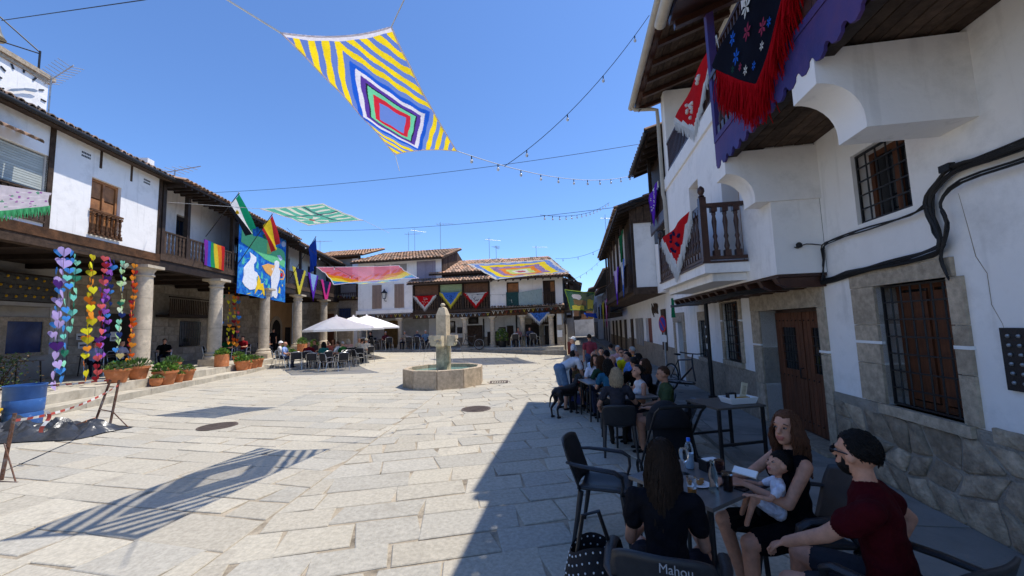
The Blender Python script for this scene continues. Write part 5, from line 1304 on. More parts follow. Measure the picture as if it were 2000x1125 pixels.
# flowered cloth at the left edge
fm = [cloth('floral cream', (.86, .82, .84), .35), cloth('floral green', (.4, .62, .5)), cloth('floral pink', (.66, .42, .66)), cloth('fringe green', (.36, .74, .5), .35)]
rn = random.Random(3); spots = [(rn.random(), rn.random() * .8 + .1, rn.uniform(.018, .035), rn.choice((1, 2, 2))) for _ in range(46)]
def pat6(s, t):
    for a, b, r_, m in spots:
        if ((s - a) * 1.6) ** 2 + ((t - b) * .8) ** 2 < r_ * r_: return m
    return 0
o, fn6 = sail('flowered_cloth', 'flowered cloth with bright green fringe hung at the left edge', [un(FL, -140, 335, .9), un(FL, 101, 377, .9), un(FL, -140, 430, .95), un(FL, 97, 402, .95)], pat6, fm, 80, 34, .04, .05, .03)
fr = MB()
for i in range(110):
    p = fn6(i / 109, 1); l = .2 + .05 * math.sin(i * 1.7); fr.tube([p, p + V(.01 * math.sin(i), .01 * math.cos(i), -l * .5), p + V(.02 * math.sin(i * 2.1), 0, -l)], [.012, .011, .006], 4)
fr.build('fringe', fm[3], o, kind='stuff')

# ------------------------------------------------------------------ quilt, flags, scarves
def cloth_panel(F, u0, u1, z0, z1, n, name, label, cat, mat, parent=None, tl=0, tr=0, bl=0, br=0, nu=24, nv=24, amp=.03):
    def fn(s, t):
        u = (u0 + (u1 - u0) * s) + (tl * (1 - s) + tr * s) * 0
        zt = z1 + tl * (1 - s) + tr * s; zb = z0 + bl * (1 - s) + br * s
        return F.p(u, n + amp * math.sin(9 * s + 2 * t) * (.3 + .7 * (1 - t)), zb + (zt - zb) * t)
    o = thing(name, label, cat, F.p((u0 + u1) / 2, n, z0)); MB().grid(fn, nu, nv).build('cloth', mat, o, smooth=True)
    return o, fn
qo, qf = cloth_panel(FL, 5.4, 10.55, 3.95, 7.65, .18, 'picture_quilt', 'big blue picture quilt with two white figures hung on the gallery', 'quilt', M('quilt blue', lin((.14, .4, .78)), rough=.95, var=.35, scale=5, bump=.5, bscale=60, transl=.1, spec=.03, stain=(lin((.3, .68, .85)), 3, .46, .66)), tl=.05, tr=.25, bl=.0, br=-.15, nu=40, nv=40)
def qshape(name, pts, rgb, dn=.012, dense=True):
    """appliqué patch: outline in quilt coordinates (0..1, 0..1 from the top)"""
    m = cloth('patch ' + '%d%d%d' % tuple(int(c_ * 99) for c_ in rgb), rgb, .05)
    cx, cy = sum(p[0] for p in pts) / len(pts), sum(p[1] for p in pts) / len(pts)
    f = lambda x, y, d: qf(x, 1 - y) + FL.N * d
    bmq = bmesh.new()
    vs = [bmq.verts.new(f(x, y, dn)) for x, y in pts]
    face = bmq.faces.new(vs)
    ret = bmesh.ops.triangulate(bmq, faces=[face])
    tri = [[v.co.copy() for v in fc.verts] for fc in bmq.faces]; bmq.free()
    mb = MB()
    for t_ in tri: mb.add([*t_], [(0, 1, 2)])
    n_ = len(pts)
    mb.add([f(x, y, dn) for x, y in pts] + [f(x, y, -.0) for x, y in pts], [(i, (i + 1) % n_, n_ + (i + 1) % n_, n_ + i) for i in range(n_)])
    return mb.build(name, m, qo)
Q = lambda x, y: ((x - 130) / 590 - (y - 550) * .00005, (y - 130 - (x - 130) * .17) / 860)
def qs(name, raw, rgb, dn=.012): return qshape(name, [Q(*p) for p in raw], rgb, dn)
qs('green_hill', [(150, 260), (200, 200), (260, 200), (275, 300), (340, 290), (420, 310), (500, 340), (560, 380), (640, 400), (690, 430), (712, 520), (705, 640), (620, 600), (520, 590), (430, 560), (330, 490), (230, 440), (150, 400)], (.42, .78, .55))
qs('yellow_patch', [(440, 350), (495, 355), (500, 480), (450, 490)], (.7, .78, .4), .02)
qs('grey_house', [(580, 490), (625, 480), (668, 525), (630, 560)], (.75, .8, .9), .02)
qs('dark_hill', [(380, 260), (450, 230), (560, 330), (555, 365), (480, 325), (400, 300)], (.22, .42, .3), .016)
qs('moon', [(675 + 34 * math.cos(a), 327 + 38 * math.sin(a)) for a in [k * .52 for k in range(12)]], (.72, .76, .86))
qs('seated_figure', [(245, 500), (325, 550), (328, 600), (300, 640), (310, 720), (345, 735), (362, 770), (340, 800), (350, 880), (330, 935), (270, 950), (215, 910), (185, 860), (195, 790), (190, 700), (225, 640), (255, 600), (262, 560)], (.9, .91, .93), .02)
qs('standing_figure', [(548, 575), (580, 555), (615, 570), (618, 620), (610, 650), (635, 690), (630, 790), (600, 900), (612, 1000), (600, 1040), (578, 1035), (575, 940), (555, 1010), (540, 1032), (505, 1012), (530, 970), (540, 850), (522, 840), (530, 760), (505, 720), (500, 670), (525, 665), (550, 640)], (.9, .91, .93), .02)
qs('yellow_bag', [(365, 765), (395, 830), (400, 870), (425, 860), (445, 930), (460, 1015), (440, 1000), (420, 945), (365, 935), (330, 995), (345, 900)], (.95, .8, .2), .022)
qs('red_flower', [(645, 720), (668, 705), (680, 740), (665, 765), (640, 750)], (.8, .15, .15), .022)
for i, (x, y) in enumerate(((350, 640), (410, 760), (470, 830), (185, 610), (640, 930), (500, 900))): qs('leaf_patch', [(x - 18, y + 40), (x - 5, y - 40), (x + 12, y - 10), (x + 8, y + 50)], (.35, .75, .68) if i != 4 else (.9, .85, .35))
rq = random.Random(21)
for i in range(44):
    x, y = rq.uniform(150, 690), rq.uniform(470, 1010); a = rq.uniform(0, 3.14); l, w = rq.uniform(14, 34), rq.uniform(4, 9); ca, sa = math.cos(a), math.sin(a)
    qs('stitched_patch', [(x + l * ca, y + l * sa), (x - w * sa, y + w * ca), (x - l * ca, y - l * sa), (x + w * sa, y - w * ca)], rq.choice(((.35, .72, .8), (.3, .7, .6), (.45, .8, .85), (.2, .5, .75), (.85, .8, .4))), .008)
qs('orange_loop', [(400, 645), (470, 610), (560, 625), (555, 640), (475, 630), (420, 650), (470, 710), (520, 750), (512, 765), (450, 720)], (.93, .7, .4), .021)
qs('orange_loop', [(600, 640), (690, 680), (715, 740), (690, 800), (640, 800), (645, 785), (685, 780), (698, 740), (680, 695), (605, 660)], (.93, .7, .4), .017)
def flag(name, label, base, tip, drop, stripes, W=0.9, L=1.3, lean=V(.35, .3, -1), emblem=None):
    """flag hanging in folds from a slanting staff"""
    base, tip = Vector(base), Vector(tip); o = thing(name, label, 'flag', base)
    MB().tube([base, tip], .018, 6).build('staff', iron, o); MB().ball(tip, .035, 8, 6).build('knob', galv, o)
    ax = (base - tip).normalized(); ln = lean.normalized()
    def fn(s, t):   # s along the staff from the tip, t outwards
        p = tip + ax * (.04 + s * W * (1 - .35 * t))
        return p + ln * (t * L) + V(.05 * math.sin(7 * s + 3 * t), .07 * math.sin(9 * s + 2 * t) * t, 0)
    k = len(stripes)
    MB().grid(fn, 30, 18, lambda s, t: min(k - 1, next(i for i, (lim, _) in enumerate(stripes) if s <= lim))).build('cloth', [m for _, m in stripes], o, smooth=True)
    if emblem:
        p = fn(.5, .35); MB().ball(p, .09, 8, 5, (1, .4, 1)).build('emblem', emblem, o)
    return o
cw, cbk, cgr = cloth('flag white', (.9, .9, .9), .45), cloth('flag black', (.13, .14, .17), .15), cloth('flag green', (.1, .55, .4), .35)
crd, cye, cbl = cloth('flag red', (.75, .2, .22), .4), cloth('flag yellow', (.93, .8, .2), .45), cloth('flag blue', (.1, .22, .55), .3)
flag('regional_flag', 'green white and black flag on a slanting staff at the gallery', un(FL, 402, 462, .05), at(467, 377, 15.2), 1, [(.34, cgr), (.67, cw), (1.0, cbk)], 1.15, 1.4, V(.25, .45, -1), cye)
flag('national_flag', 'red and yellow flag on a slanting staff before the quilt', un(FL, 463, 518, .1), at(532, 418, 18.3), 1, [(.25, crd), (.75, cye), (1.0, crd)], 1.0, 1.35, V(.12, .3, -1))
flag('blue_flag', 'plain dark blue flag on a slanting staff at the far gallery', un(FL, 566, 545, .05), at(617, 462, 23.5), 1, [(1.0, cbl)], 1.1, 1.7, V(-.05, .15, -1))
rbm = [cloth('rainbow %d' % i, c_, .35) for i, c_ in enumerate(((.55, .25, .7), (.25, .4, .85), (.2, .65, .4), (.96, .85, .25), (.96, .55, .2), (.85, .2, .22)))]
ro = thing('rainbow_flag', 'rainbow flag draped over the wooden gallery rail', 'flag', FL.p(3.7, .1, 5)); MB().grid(lambda s, t: FL.p(2.97 + 1.45 * s + .1 * t, .1 + .03 * math.sin(8 * s + 3 * t), 6.1 - 1.12 * t - .06 * s), 36, 14, lambda s, t: min(5, int(s * 6))).build('cloth', rbm, ro, smooth=True)
def fringe(mb, pts, l, r_, n_, down=V(0, 0, -1), seed=1, spread=.02):
    rn = random.Random(seed); pts = [Vector(p) for p in pts]
    L = [(b - a).length for a, b in zip(pts, pts[1:])]; T = sum(L)
    for i in range(n_):
        t = (i + rn.random() * .6) / n_ * T; k = 0
        while k < len(L) - 1 and t > L[k]: t -= L[k]; k += 1
        p = pts[k].lerp(pts[k + 1], min(1, t / L[k])); d = down * l * rn.uniform(.75, 1.1); j = V(rn.uniform(-1, 1), rn.uniform(-1, 1), 0) * spread
        mb.tube([p, p + d * .5 + j * .5, p + d + j], [r_, r_ * .9, r_ * .4], 4, cap=False)
def scarf(F, u0, u1, zt, zb, n, label, body, fr, motif=None, name='triangle_scarf', apex=.5, fl=.16, pts=None, band=.16, fn_=40):
    """triangular shawl hung point down with fringed edges"""
    A, B, P_ = (u0, zt), (u1, zt), (u0 + (u1 - u0) * apex, zb)
    if pts: A, B, P_ = pts
    o = thing(name, label, 'scarf', F.p(P_[0], n, P_[1]))
    def pt(s, t, dn=0):
        u = (A[0] + (B[0] - A[0]) * s) * (1 - t) + P_[0] * t; z = (A[1] + (B[1] - A[1]) * s) * (1 - t) + P_[1] * t
        return F.p(u, n + dn + .025 * math.sin(s * 11 + t * 2) * (1 - t * .5), z - .03 * math.sin(3.14 * s) * (1 - t))
    k = 18
    MB().grid(lambda s, t: pt(s, t), 16, k, lambda s, t: 1 if min(s, 1 - s) * (1 - t) < band * .55 or t > 1 - band else 0).build('cloth', [body, fr], o, smooth=True)
    mb = MB(); fringe(mb, [pt(0, i / 8) for i in range(9)] + [pt(1, 1 - i / 8) for i in range(1, 9)], fl, .011, fn_, seed=len(label)); mb.build('fringe', fr, o, kind='stuff')
    if motif:
        rn = random.Random(len(label) + 3)
        for i in range(16):
            s, t = rn.uniform(.25, .75), rn.uniform(.08, .6)
            p = pt(s, t, .006)
            MB().ball(p, .024 * abs(B[0] - A[0]) / 1.5 + .006, 6, 4, (1, 1, .7)).build('motif', motif, o)
    return o
cR, cW, cB_, cY, cP, cPk, cG, cLB, cLi = cloth('shawl red', (.74, .1, .13), .15), cloth('shawl white', (.88, .88, .87), .3), cloth('shawl blue', (.28, .48, .82), .2), cloth('shawl yellow', (.9, .84, .3), .25), cloth('shawl violet', (.4, .2, .72), .2), cloth('shawl pink', (.88, .25, .58), .2), cloth('shawl green', (.07, .35, .2), .15), cloth('shawl pale blue', (.6, .75, .93), .25), cloth('shawl lilac', (.78, .7, .85), .25)
cN = cloth('shawl navy', (.12, .14, .3), .1)
scarf(FL, 11.7, 13.9, 6.25, 4.35, .1, 'yellow and navy scarf hanging from the far left gallery', cN, cY, band=.34)
scarf(FL, 14.2, 16.2, 6.2, 4.3, .1, 'pale blue and violet scarf hanging from the far left gallery', cLB, cP, band=.3)
scarf(FL, 16.7, 19.0, 6.0, 4.0, .1, 'bright pink scarf hanging from the far left gallery', cN, cPk, band=.36)
scarf(FB, .05, 1.75, 4.2, 3.2, .12, 'red scarf with white border at the left of the far gallery', cR, cW, cW)
scarf(FB, 1.95, 3.55, 4.35, 3.3, .12, 'blue scarf with yellow fringe in the middle of the far gallery', cB_, cY, cN)
scarf(FB, 3.65, 5.4, 4.25, 3.2, .12, 'white dotted scarf with red border at the right of the far gallery', cW, cR, cN)
scarf(FB, 8.0, 9.5, 2.75, 2.0, .15, 'pale blue scarf hung under the far arcade beam', cB_, cW, cN)
o, _ = cloth_panel(FB, 6.6, 7.42, 3.25, 4.15, .12, 'dark flowered cloth', 'dark green flowered cloth over the far balcony rail', 'cloth', M('dark floral', lin((.12, .27, .27)), var=.5, scale=9, bump=.2, stain=((.6, .62, .55), 5, .62, .68)), nu=8, nv=8)
o.name = 'flowered_hanging'
o, _ = cloth_panel(FB, 7.44, 9.0, 3.25, 4.15, .12, 'pale_hanging', 'pale grey green cloth with dark leaves over the far wall', 'cloth', M('pale floral', lin((.62, .7, .7)), var=.15, scale=9, bump=.2, stain=((.06, .12, .1), 5, .64, .68)), tl=-.05, tr=.15, nu=10, nv=8)
# right-hand side
scarf(FR, 0, 0, 0, 0, .66, 'red dotted shawl with white fringe on the upper loggia rail', cR, cW, cW, pts=((5.5, 6.75), (2.6, 6.78), (4.05, 5.75)), band=.1, fl=.22, fn_=90)
scarf(FR, 0, 0, 0, 0, 1.27, 'red flowered shawl with ragged white fringe on the small balcony', cR, cW, cN, pts=((4.85, 3.72), (2.6, 3.76), (3.72, 2.85)), band=.14, fl=.24, fn_=90)
scarf(FR, 7.5, 9.0, 5.95, 4.9, .72, 'violet patterned shawl on the dark gallery', cP, cP, cW)
scarf(FR, 11.0, 12.6, 5.4, 4.0, 1.32, 'dark green shawl hung high on the old timber house', cG, cG)
scarf(FR, 10.95, 12.3, 4.3, 3.0, 1.34, 'white and blue shawl on the old timber balcony', cW, cB_, band=.22)
scarf(FR, 13.0, 15.2, 4.3, 2.8, 1.34, 'lilac and violet shawl on the old timber balcony', cLi, cP, band=.22)
for (u0, lb, b_, f_) in ((22.2, 'lilac shawl on the balcony far down the lane', cLi, cPk), (25.3, 'yellow pennant scarf on the balcony far down the lane', cY, cY), (28.5, 'pale blue shawl on the balcony far down the lane', cLB, cW)): scarf(FR, u0, u0 + 2.4, 3.5, 1.7, 1.14, lb, b_, f_)
o, _ = cloth_panel(FR, 7.35, 7.8, 2.0, 2.55, .5, 'green_rag', 'two green strips hanging below the small balcony', 'cloth', cloth('rag green', (.1, .42, .28)), nu=6, nv=8)
# black embroidered shawl with long red fringe
so = thing('embroidered_shawl', 'black flowered shawl with long red fringe over the violet balcony', 'shawl', FR.p(.2, 1.2, 4.4))
blacks = cloth('shawl black', (.07, .075, .12), .05)
def sfn(s, t):
    def interp(x, pts):
        for (a, b), (c_, d) in zip(pts, pts[1:]):
            if c_ <= x <= a: return b + (d - b) * (a - x) / max(1e-6, a - c_)
        return pts[-1][1]
    u = 1.3 - 2.35 * s; zb = interp(u, [(1.3, 5.36), (1.02, 5.1), (.18, 4.43), (-.49, 4.84), (-1.05, 5.38)])
    return FR.p(u, 1.2 + .02 * math.sin(14 * s + 3 * t) + .05 * t * 0, 5.46 + (zb - 5.46) * t)
MB().grid(sfn, 60, 16).build('cloth', blacks, so, smooth=True)
fm_ = [cloth('shawl crimson', (.72, .05, .1), .3)]
mb = MB(); fringe(mb, [sfn(i / 60, 1) for i in range(2, 60)], .48, .007, 700, seed=4, spread=.09); mb.build('fringe', fm_[0], so, kind='stuff')
wool = {'w': cloth('wool white', (.85, .85, .82)), 'r': cloth('wool rose', (.6, .22, .33)), 'b': cloth('wool blue', (.15, .4, .8)), 'g': cloth('wool green', (.12, .3, .25))}
for i, (u, z, k_, r_) in enumerate(((.55, 5.25, 'b', .09), (.5, 4.98, 'b', .1), (.18, 5.05, 'r', .1), (.15, 5.32, 'w', .12), (-.15, 4.85, 'r', .09), (-.25, 5.2, 'r', .11), (-.6, 5.3, 'w', .1), (-.42, 5.02, 'b', .07), (.3, 4.68, 'w', .06), (.1, 4.6, 'b', .05), (-.1, 4.68, 'w', .05), (-.28, 4.8, 'b', .05), (.62, 4.9, 'g', .05), (-.6, 5.05, 'w', .05), (.42, 4.8, 'r', .05))):
    fl = MB(); c_ = FR.p(u, 1.24, z)
    for q in range(6):
        a = q * math.pi / 3; d = FR.U * math.cos(a) + V(0, 0, math.sin(a)); e_ = FR.U * -math.sin(a) + V(0, 0, math.cos(a))
        fl.add([c_, c_ + d * r_ * .6 + e_ * r_ * .2, c_ + d * r_, c_ + d * r_ * .6 - e_ * r_ * .2], [(0, 1, 2, 3)])
    fl.build('embroidered_flower', wool[k_], so)
# ------------------------------------------------------------------ strings of paper hearts
def heart_mesh(r_, mat):
    pts = []
    for i in range(20):
        t = 2 * math.pi * i / 20
        pts.append((r_ * 16 * math.sin(t) ** 3 / 17, 0, r_ * (13 * math.cos(t) - 5 * math.cos(2 * t) - 2 * math.cos(3 * t) - math.cos(4 * t)) / 17))
    mb = MB(); n_ = len(pts)
    mb.add([(0, .004, -.1 * r_)] + [(a, -.12 * abs(a) , c_) for a, b, c_ in pts], [(0, 1 + i, 1 + (i + 1) % n_) for i in range(n_)])
    return mb.mesh('heart', mat)
hcol = {'lav': (.76, .68, .9), 'blue': (.3, .6, .92), 'teal': (.5, .87, .8), 'yel': (.95, .92, .2), 'mus': (.8, .74, .15), 'ora': (.98, .62, .2), 'brn': (.78, .42, .12), 'cor': (.93, .42, .42), 'red': (.62, .15, .2), 'pur': (.7, .42, .85), 'dpur': (.3, .16, .45), 'mint': (.6, .92, .78), 'navy': (.13, .2, .42), 'cre': (.9, .96, .82), 'lime': (.78, .93, .66), 'dgr': (.2, .5, .4), 'kha': (.78, .72, .5), 'rust': (.85, .35, .1)}
hm = {k_: M('paper ' + k_, lin(v_), rough=.8, var=.04, bump=.05, transl=.25, spec=.1, objvar=.06) for k_, v_ in hcol.items()}
HM = {}
def heart_string(F, u, n, z0, z1, cols, rad, label, seed):
    rad *= .64
    rn = random.Random(seed); p = F.p(u, n, z0)
    o = thing('heart_garland', label, 'garland', p, group='strings of paper hearts')
    MB().tube([p, F.p(u, n, z1)], .004, 4).build('string', iron, o)
    z = z0 - rad * .7; i = 0
    while z > z1:
        c_ = cols[i % len(cols)]; r_ = round(rad * rn.choice((.8, .9, 1.0, 1.05)), 3)
        if (c_, r_) not in HM: HM[c_, r_] = heart_mesh(r_, hm[c_])
        inst(HM[c_, r_], 'heart', o, F.p(u + rn.uniform(-.05, .05), n + rn.uniform(-.04, .04), z), (rn.uniform(-.15, .15), rn.uniform(-.2, .2), F.ang() + math.pi + rn.uniform(-.75, .75)))
        z -= rad * rn.uniform(1.3, 2.1); i += 1
HS = [(-3.15, .3, 4.5, .62, ['lav', 'lav', 'lav', 'dpur', 'lav', 'lav'], .27, 'lavender hearts string at the left end of the garlands'),
      (-2.8, .15, 4.5, .75, ['blue', 'blue', 'blue', 'teal', 'blue', 'dgr', 'mint'], .22, 'blue hearts string next to the lavender one'),
      (-2.5, .05, 4.45, 2.2, ['teal', 'mint', 'teal', 'dgr'], .2, 'short teal hearts string'),
      (-2.2, .25, 4.48, .65, ['mus', 'yel', 'mus', 'ora', 'yel', 'brn', 'yel', 'ora'], .22, 'yellow and orange hearts string before the stone wall'),
      (-1.78, .2, 4.5, .7, ['cor', 'red', 'cor', 'red', 'cor', 'dpur', 'red', 'pur'], .19, 'coral and dark red hearts string'),
      (-1.52, .1, 4.5, 1.2, ['pur', 'pur', 'pur', 'dpur'], .18, 'violet hearts string beside the coral one'),
      (-1.1, .2, 4.48, .7, ['mint', 'mint', 'navy', 'lime', 'blue', 'kha', 'dgr', 'cre', 'navy'], .19, 'mint and navy hearts string'),
      (-.92, .08, 4.42, 1.3, ['cre', 'lime', 'lime', 'cre', 'kha'], .19, 'cream hearts string beside the mint one'),
      (-.62, .2, 4.44, .75, ['ora', 'rust', 'ora', 'rust', 'rust', 'ora'], .17, 'orange hearts string beside the nearest column'),
      (-2.98, .05, 4.5, 1.6, ['blue', 'lav', 'blue', 'lav'], .23, 'blue and lavender hearts string between the first two'),
      (-2.05, .08, 4.46, 1.8, ['ora', 'mus', 'brn', 'ora'], .2, 'orange and mustard hearts string behind the yellow one'),
      (-1.32, .05, 4.46, 2.0, ['navy', 'blue', 'pur', 'navy'], .18, 'navy hearts string between the violet and mint ones'),
      (-.45, .05, 4.4, 1.5, ['cor', 'red', 'rust'], .15, 'coral hearts string behind the orange one')]
for k_, (u, n, z0, z1, cols, rad, lb) in enumerate(HS): heart_string(FL, u, n, z0, z1, cols, rad, lb, k_)
MB().tube([FL.p(-3.5, .2, 4.54), FL.p(-.3, .15, 4.47)], .008, 5).build('hanging_wire', cablem, None, label='thin wire carrying the heart garlands', cat='wire', origin=FL.p(-3.5, .2, 4.5))
for k_, (u, n, cols, lb) in enumerate(((5.6, -.9, ['dpur', 'pur', 'blue', 'pur'], 'violet and blue hearts string between the second and third columns'), (6.1, -.9, ['blue', 'teal', 'dgr', 'navy'], 'blue green hearts string between the second and third columns'), (6.6, -.8, ['yel', 'ora', 'mus', 'yel'], 'yellow hearts string between the second and third columns'), (7.1, -.8, ['red', 'rust', 'ora', 'yel'], 'red hearts string between the second and third columns'), (7.6, -.9, ['rust', 'ora', 'cor', 'blue'], 'orange hearts string close to the third column'))):
    heart_string(FL, u, n, 4.4, 1.3, cols, .2, lb, 40 + k_)
# pennants along the far arcade beam
def pennants(F, u0, u1, n, z0, z1, k_, label, seed):
    o = thing('pennant_string', label, 'bunting', F.p(u0, n, z0)); rn = random.Random(seed)
    MB().tube([F.p(u0, n, z0), F.p(u1, n, z1)], .008, 4).build('cord', ropem, o)
    ms = [cloth('pennant ' + str(i), c_) for i, c_ in enumerate(((.85, .82, .75), (.75, .7, .3), (.6, .3, .25), (.45, .55, .65)))]
    for i in range(k_):
        u = u0 + (u1 - u0) * (i + .5) / k_; z = z0 + (z1 - z0) * (i + .5) / k_
        mb = MB(); FB_ = F
        mb.prism([F.p(u - .1, n + .01, z), F.p(u, n + .01, z - .24), F.p(u + .1, n + .01, z), F.p(u + .055, n + .01, z - .035), F.p(u, n + .01, z - .15), F.p(u - .055, n + .01, z - .035)], F.N * .012); mb.build('pennant', rn.choice(ms), o)
pennants(FB, .2, 5.5, .2, 2.86, 2.86, 18, 'row of small pennants under the draped gallery', 1); pennants(FB, 5.6, 10.3, .24, 2.95, 3.1, 16, 'row of small pennants under the white wall of the far house', 2)
pennants(FB, -4.0, -.1, .13, 3.0, 3.0, 12, 'row of faded pennants under the white slab', 3); pennants(FB, -9.5, -7.8, -5.6, 5.1, 4.9, 6, 'pennants on the corner balcony', 4)
# ------------------------------------------------------------------ people and animals
skin_l = M('light skin', (0.56, 0.275, 0.175), rough=.55, var=.2, scale=18, bump=.08, bscale=120, spec=.35, objvar=.08)
skin_t = M('tanned skin', (0.42, 0.21, 0.135), rough=.55, var=.2, scale=18, bump=.08, bscale=120, spec=.35, objvar=.08)
lipm = M('lips', (0.4, 0.13, 0.1), rough=.45, var=.08, bump=.05)
HAIR = {'black': M('black hair', (.012, .01, .009), rough=.45, var=.35, scale=30, bump=.5, bscale=90, spec=.12, stretch=(3, 3, .6)), 'darkbrown': M('dark brown hair', (.022, .013, .009), rough=.45, var=.4, scale=30, bump=.5, bscale=90, spec=.12, stretch=(3, 3, .6)), 'brown': M('brown hair', (.055, .026, .014), rough=.5, var=.4, scale=30, bump=.5, bscale=90, spec=.12, stretch=(3, 3, .6)),
        'auburn': M('auburn hair', (.1, .042, .022), rough=.5, var=.4, scale=30, bump=.5, bscale=90, spec=.12, stretch=(3, 3, .6)), 'grey': M('grey hair', (.4, .39, .37), rough=.6, var=.3, scale=30, bump=.5, bscale=90, spec=.12, stretch=(3, 3, .6)), 'blonde': M('ash blonde hair', (.4, .3, .19), rough=.5, var=.35, scale=30, bump=.5, bscale=90, spec=.12, stretch=(3, 3, .6)), 'white': M('white hair', (.62, .6, .57), rough=.6, var=.2, scale=30, bump=.5, bscale=90, stretch=(3, 3, .6))}
eye_w, eye_d = M('eye white', (.26, .23, .21), rough=.2, var=.03, bump=0), M('dark iris', (.02, .013, .01), rough=.15, var=.1, bump=0)
def garment(rgb, k=''): return M('garment %d %d %d%s' % (int(rgb[0] * 99), int(rgb[1] * 99), int(rgb[2] * 99), k), lin(rgb), rough=.88, var=.16, scale=7, bump=.9, bscale=9, spec=.08, objvar=.05, dist=.04)
QUEUE = []
class Body:
    def __init__(s): s.mb, s.pr = MB(), []
    def cap(s, a, b, ra, rb, lab, flat=1.0, side=None, seg=10):
        a, b = Vector(a), Vector(b); t = b - a; L = t.length
        t = t.normalized() if L > 1e-6 else V(0, 0, 1)
        sd = (Vector(side) - t * Vector(side).dot(t)).normalized() if side else t.orthogonal().normalized()
        dp = t.cross(sd)
        rings = [(a - t * ra * math.cos(x), ra * math.sin(x)) for x in (.03, .5, 1.05)] + [(a, ra), (a.lerp(b, .33), ra + (rb - ra) * .33), (a.lerp(b, .66), ra + (rb - ra) * .66), (b, rb)] + [(b + t * rb * math.cos(x), rb * math.sin(x)) for x in (1.05, .5, .03)]
        vs = [c_ + (sd * math.cos(2 * math.pi * k / seg) + dp * flat * math.sin(2 * math.pi * k / seg)) * r_ for c_, r_ in rings for k in range(seg)]
        fs = [(i * seg + k, i * seg + (k + 1) % seg, (i + 1) * seg + (k + 1) % seg, (i + 1) * seg + k) for i in range(len(rings) - 1) for k in range(seg)]
        n_ = len(rings); fs += [tuple(range(seg - 1, -1, -1)), tuple((n_ - 1) * seg + k for k in range(seg))]
        s.mb.add(vs, fs); s.pr.append((a, b, ra, rb, lab, flat, dp))
    def ell(s, c_, rad, rot, lab, seg=12, rings=9):
        n0 = len(s.mb.v); s.mb.ball((0, 0, 0), 1, seg, rings)
        for i in range(n0, len(s.mb.v)):
            p = Vector(s.mb.v[i]); s.mb.v[i] = tuple(rot @ V(p.x * rad[0], p.y * rad[1], p.z * rad[2]) + Vector(c_))
        r_ = (rad[0] + rad[1] + rad[2]) / 3; s.pr.append((Vector(c_), Vector(c_), r_, r_, lab, (rad, rot), None))
    def queue(s, obj_name, parent, mats, voxel, smooth_it, matrix):
        me = s.mb.mesh('proto', [mats[0]])
        o = bpy.data.objects.new('proto', me); C.objects.link(o)
        md = o.modifiers.new('r', 'REMESH'); md.mode = 'VOXEL'; md.voxel_size = voxel
        sm = o.modifiers.new('s', 'SMOOTH'); sm.factor = .5; sm.iterations = smooth_it
        QUEUE.append((o, s.pr, obj_name, parent, mats, matrix))
def flush_bodies():
    """turn every queued figure into one continuous mesh and give its zones their cloth"""
    bpy.context.view_layer.update()
    dg = bpy.context.evaluated_depsgraph_get()
    for o, pr, name, parent, mats, mtx in QUEUE:
        me = bpy.data.meshes.new_from_object(o.evaluated_get(dg))
        n_ = len(me.polygons); ce = np.empty(n_ * 3); me.polygons.foreach_get('center', ce); ce = ce.reshape(-1, 3)
        best = np.full(n_, 1e9); lab = np.zeros(n_, dtype=np.int32)
        for a, b, ra, rb, l, fl, dp in pr:
            a_ = np.array(a)
            if isinstance(fl, tuple):
                rad, rot = fl; q = (ce - a_) @ np.array(rot); k = np.linalg.norm(q / np.array(rad), axis=1); d = (k - 1) * min(rad)
            else:
                t = np.array(b) - a_; L2 = float(t @ t); u = np.clip(((ce - a_) @ t) / max(L2, 1e-9), 0, 1)
                w = ce - a_ - u[:, None] * t
                if fl != 1.0:
                    dpn = np.array(dp); c_ = w @ dpn; w = w + np.outer(c_ * (1 / fl - 1), dpn)
                d = np.linalg.norm(w, axis=1) - (ra + (rb - ra) * u)
            m = d < best; best[m] = d[m]; lab[m] = l
        if n_ > 9000:   # folds in the cloth of the nearest figures
            nv = len(me.vertices); co = np.empty(nv * 3); me.vertices.foreach_get('co', co); co = co.reshape(-1, 3); no = np.empty(nv * 3); me.vertices.foreach_get('normal', no); no = no.reshape(-1, 3)
            ls = np.empty(n_, dtype=np.int32); me.polygons.foreach_get('loop_start', ls); lt = np.empty(n_, dtype=np.int32); me.polygons.foreach_get('loop_total', lt); lv = np.empty(len(me.loops), dtype=np.int32); me.loops.foreach_get('vertex_index', lv)
            mk = np.zeros(nv); 
            for k in range(4):
                ok = (lt > k) & ((lab == 1) | (lab == 2)); mk[lv[ls[ok] + k]] = 1
            x, y, z = co.T; f_ = np.sin(34 * z + 22 * x + 3 * np.sin(13 * y + 9 * z)) * .5 + np.sin(58 * z - 31 * y + 4 * np.sin(17 * x)) * .3 + np.sin(21 * x + 27 * y + 11 * z) * .4
            co += no * (mk * f_ * .0055)[:, None]; me.vertices.foreach_set('co', co.ravel())
        me.materials.clear()
        for m_ in mats: me.materials.append(m_)
        me.polygons.foreach_set('material_index', lab.tolist()); me.polygons.foreach_set('use_smooth', [True] * n_)
        me.update(); me.name = name
        ob = bpy.data.objects.new(name, me); C.objects.link(ob); ob.parent = parent
        old = o.data; bpy.data.objects.remove(o); bpy.data.meshes.remove(old)
    QUEUE.clear()
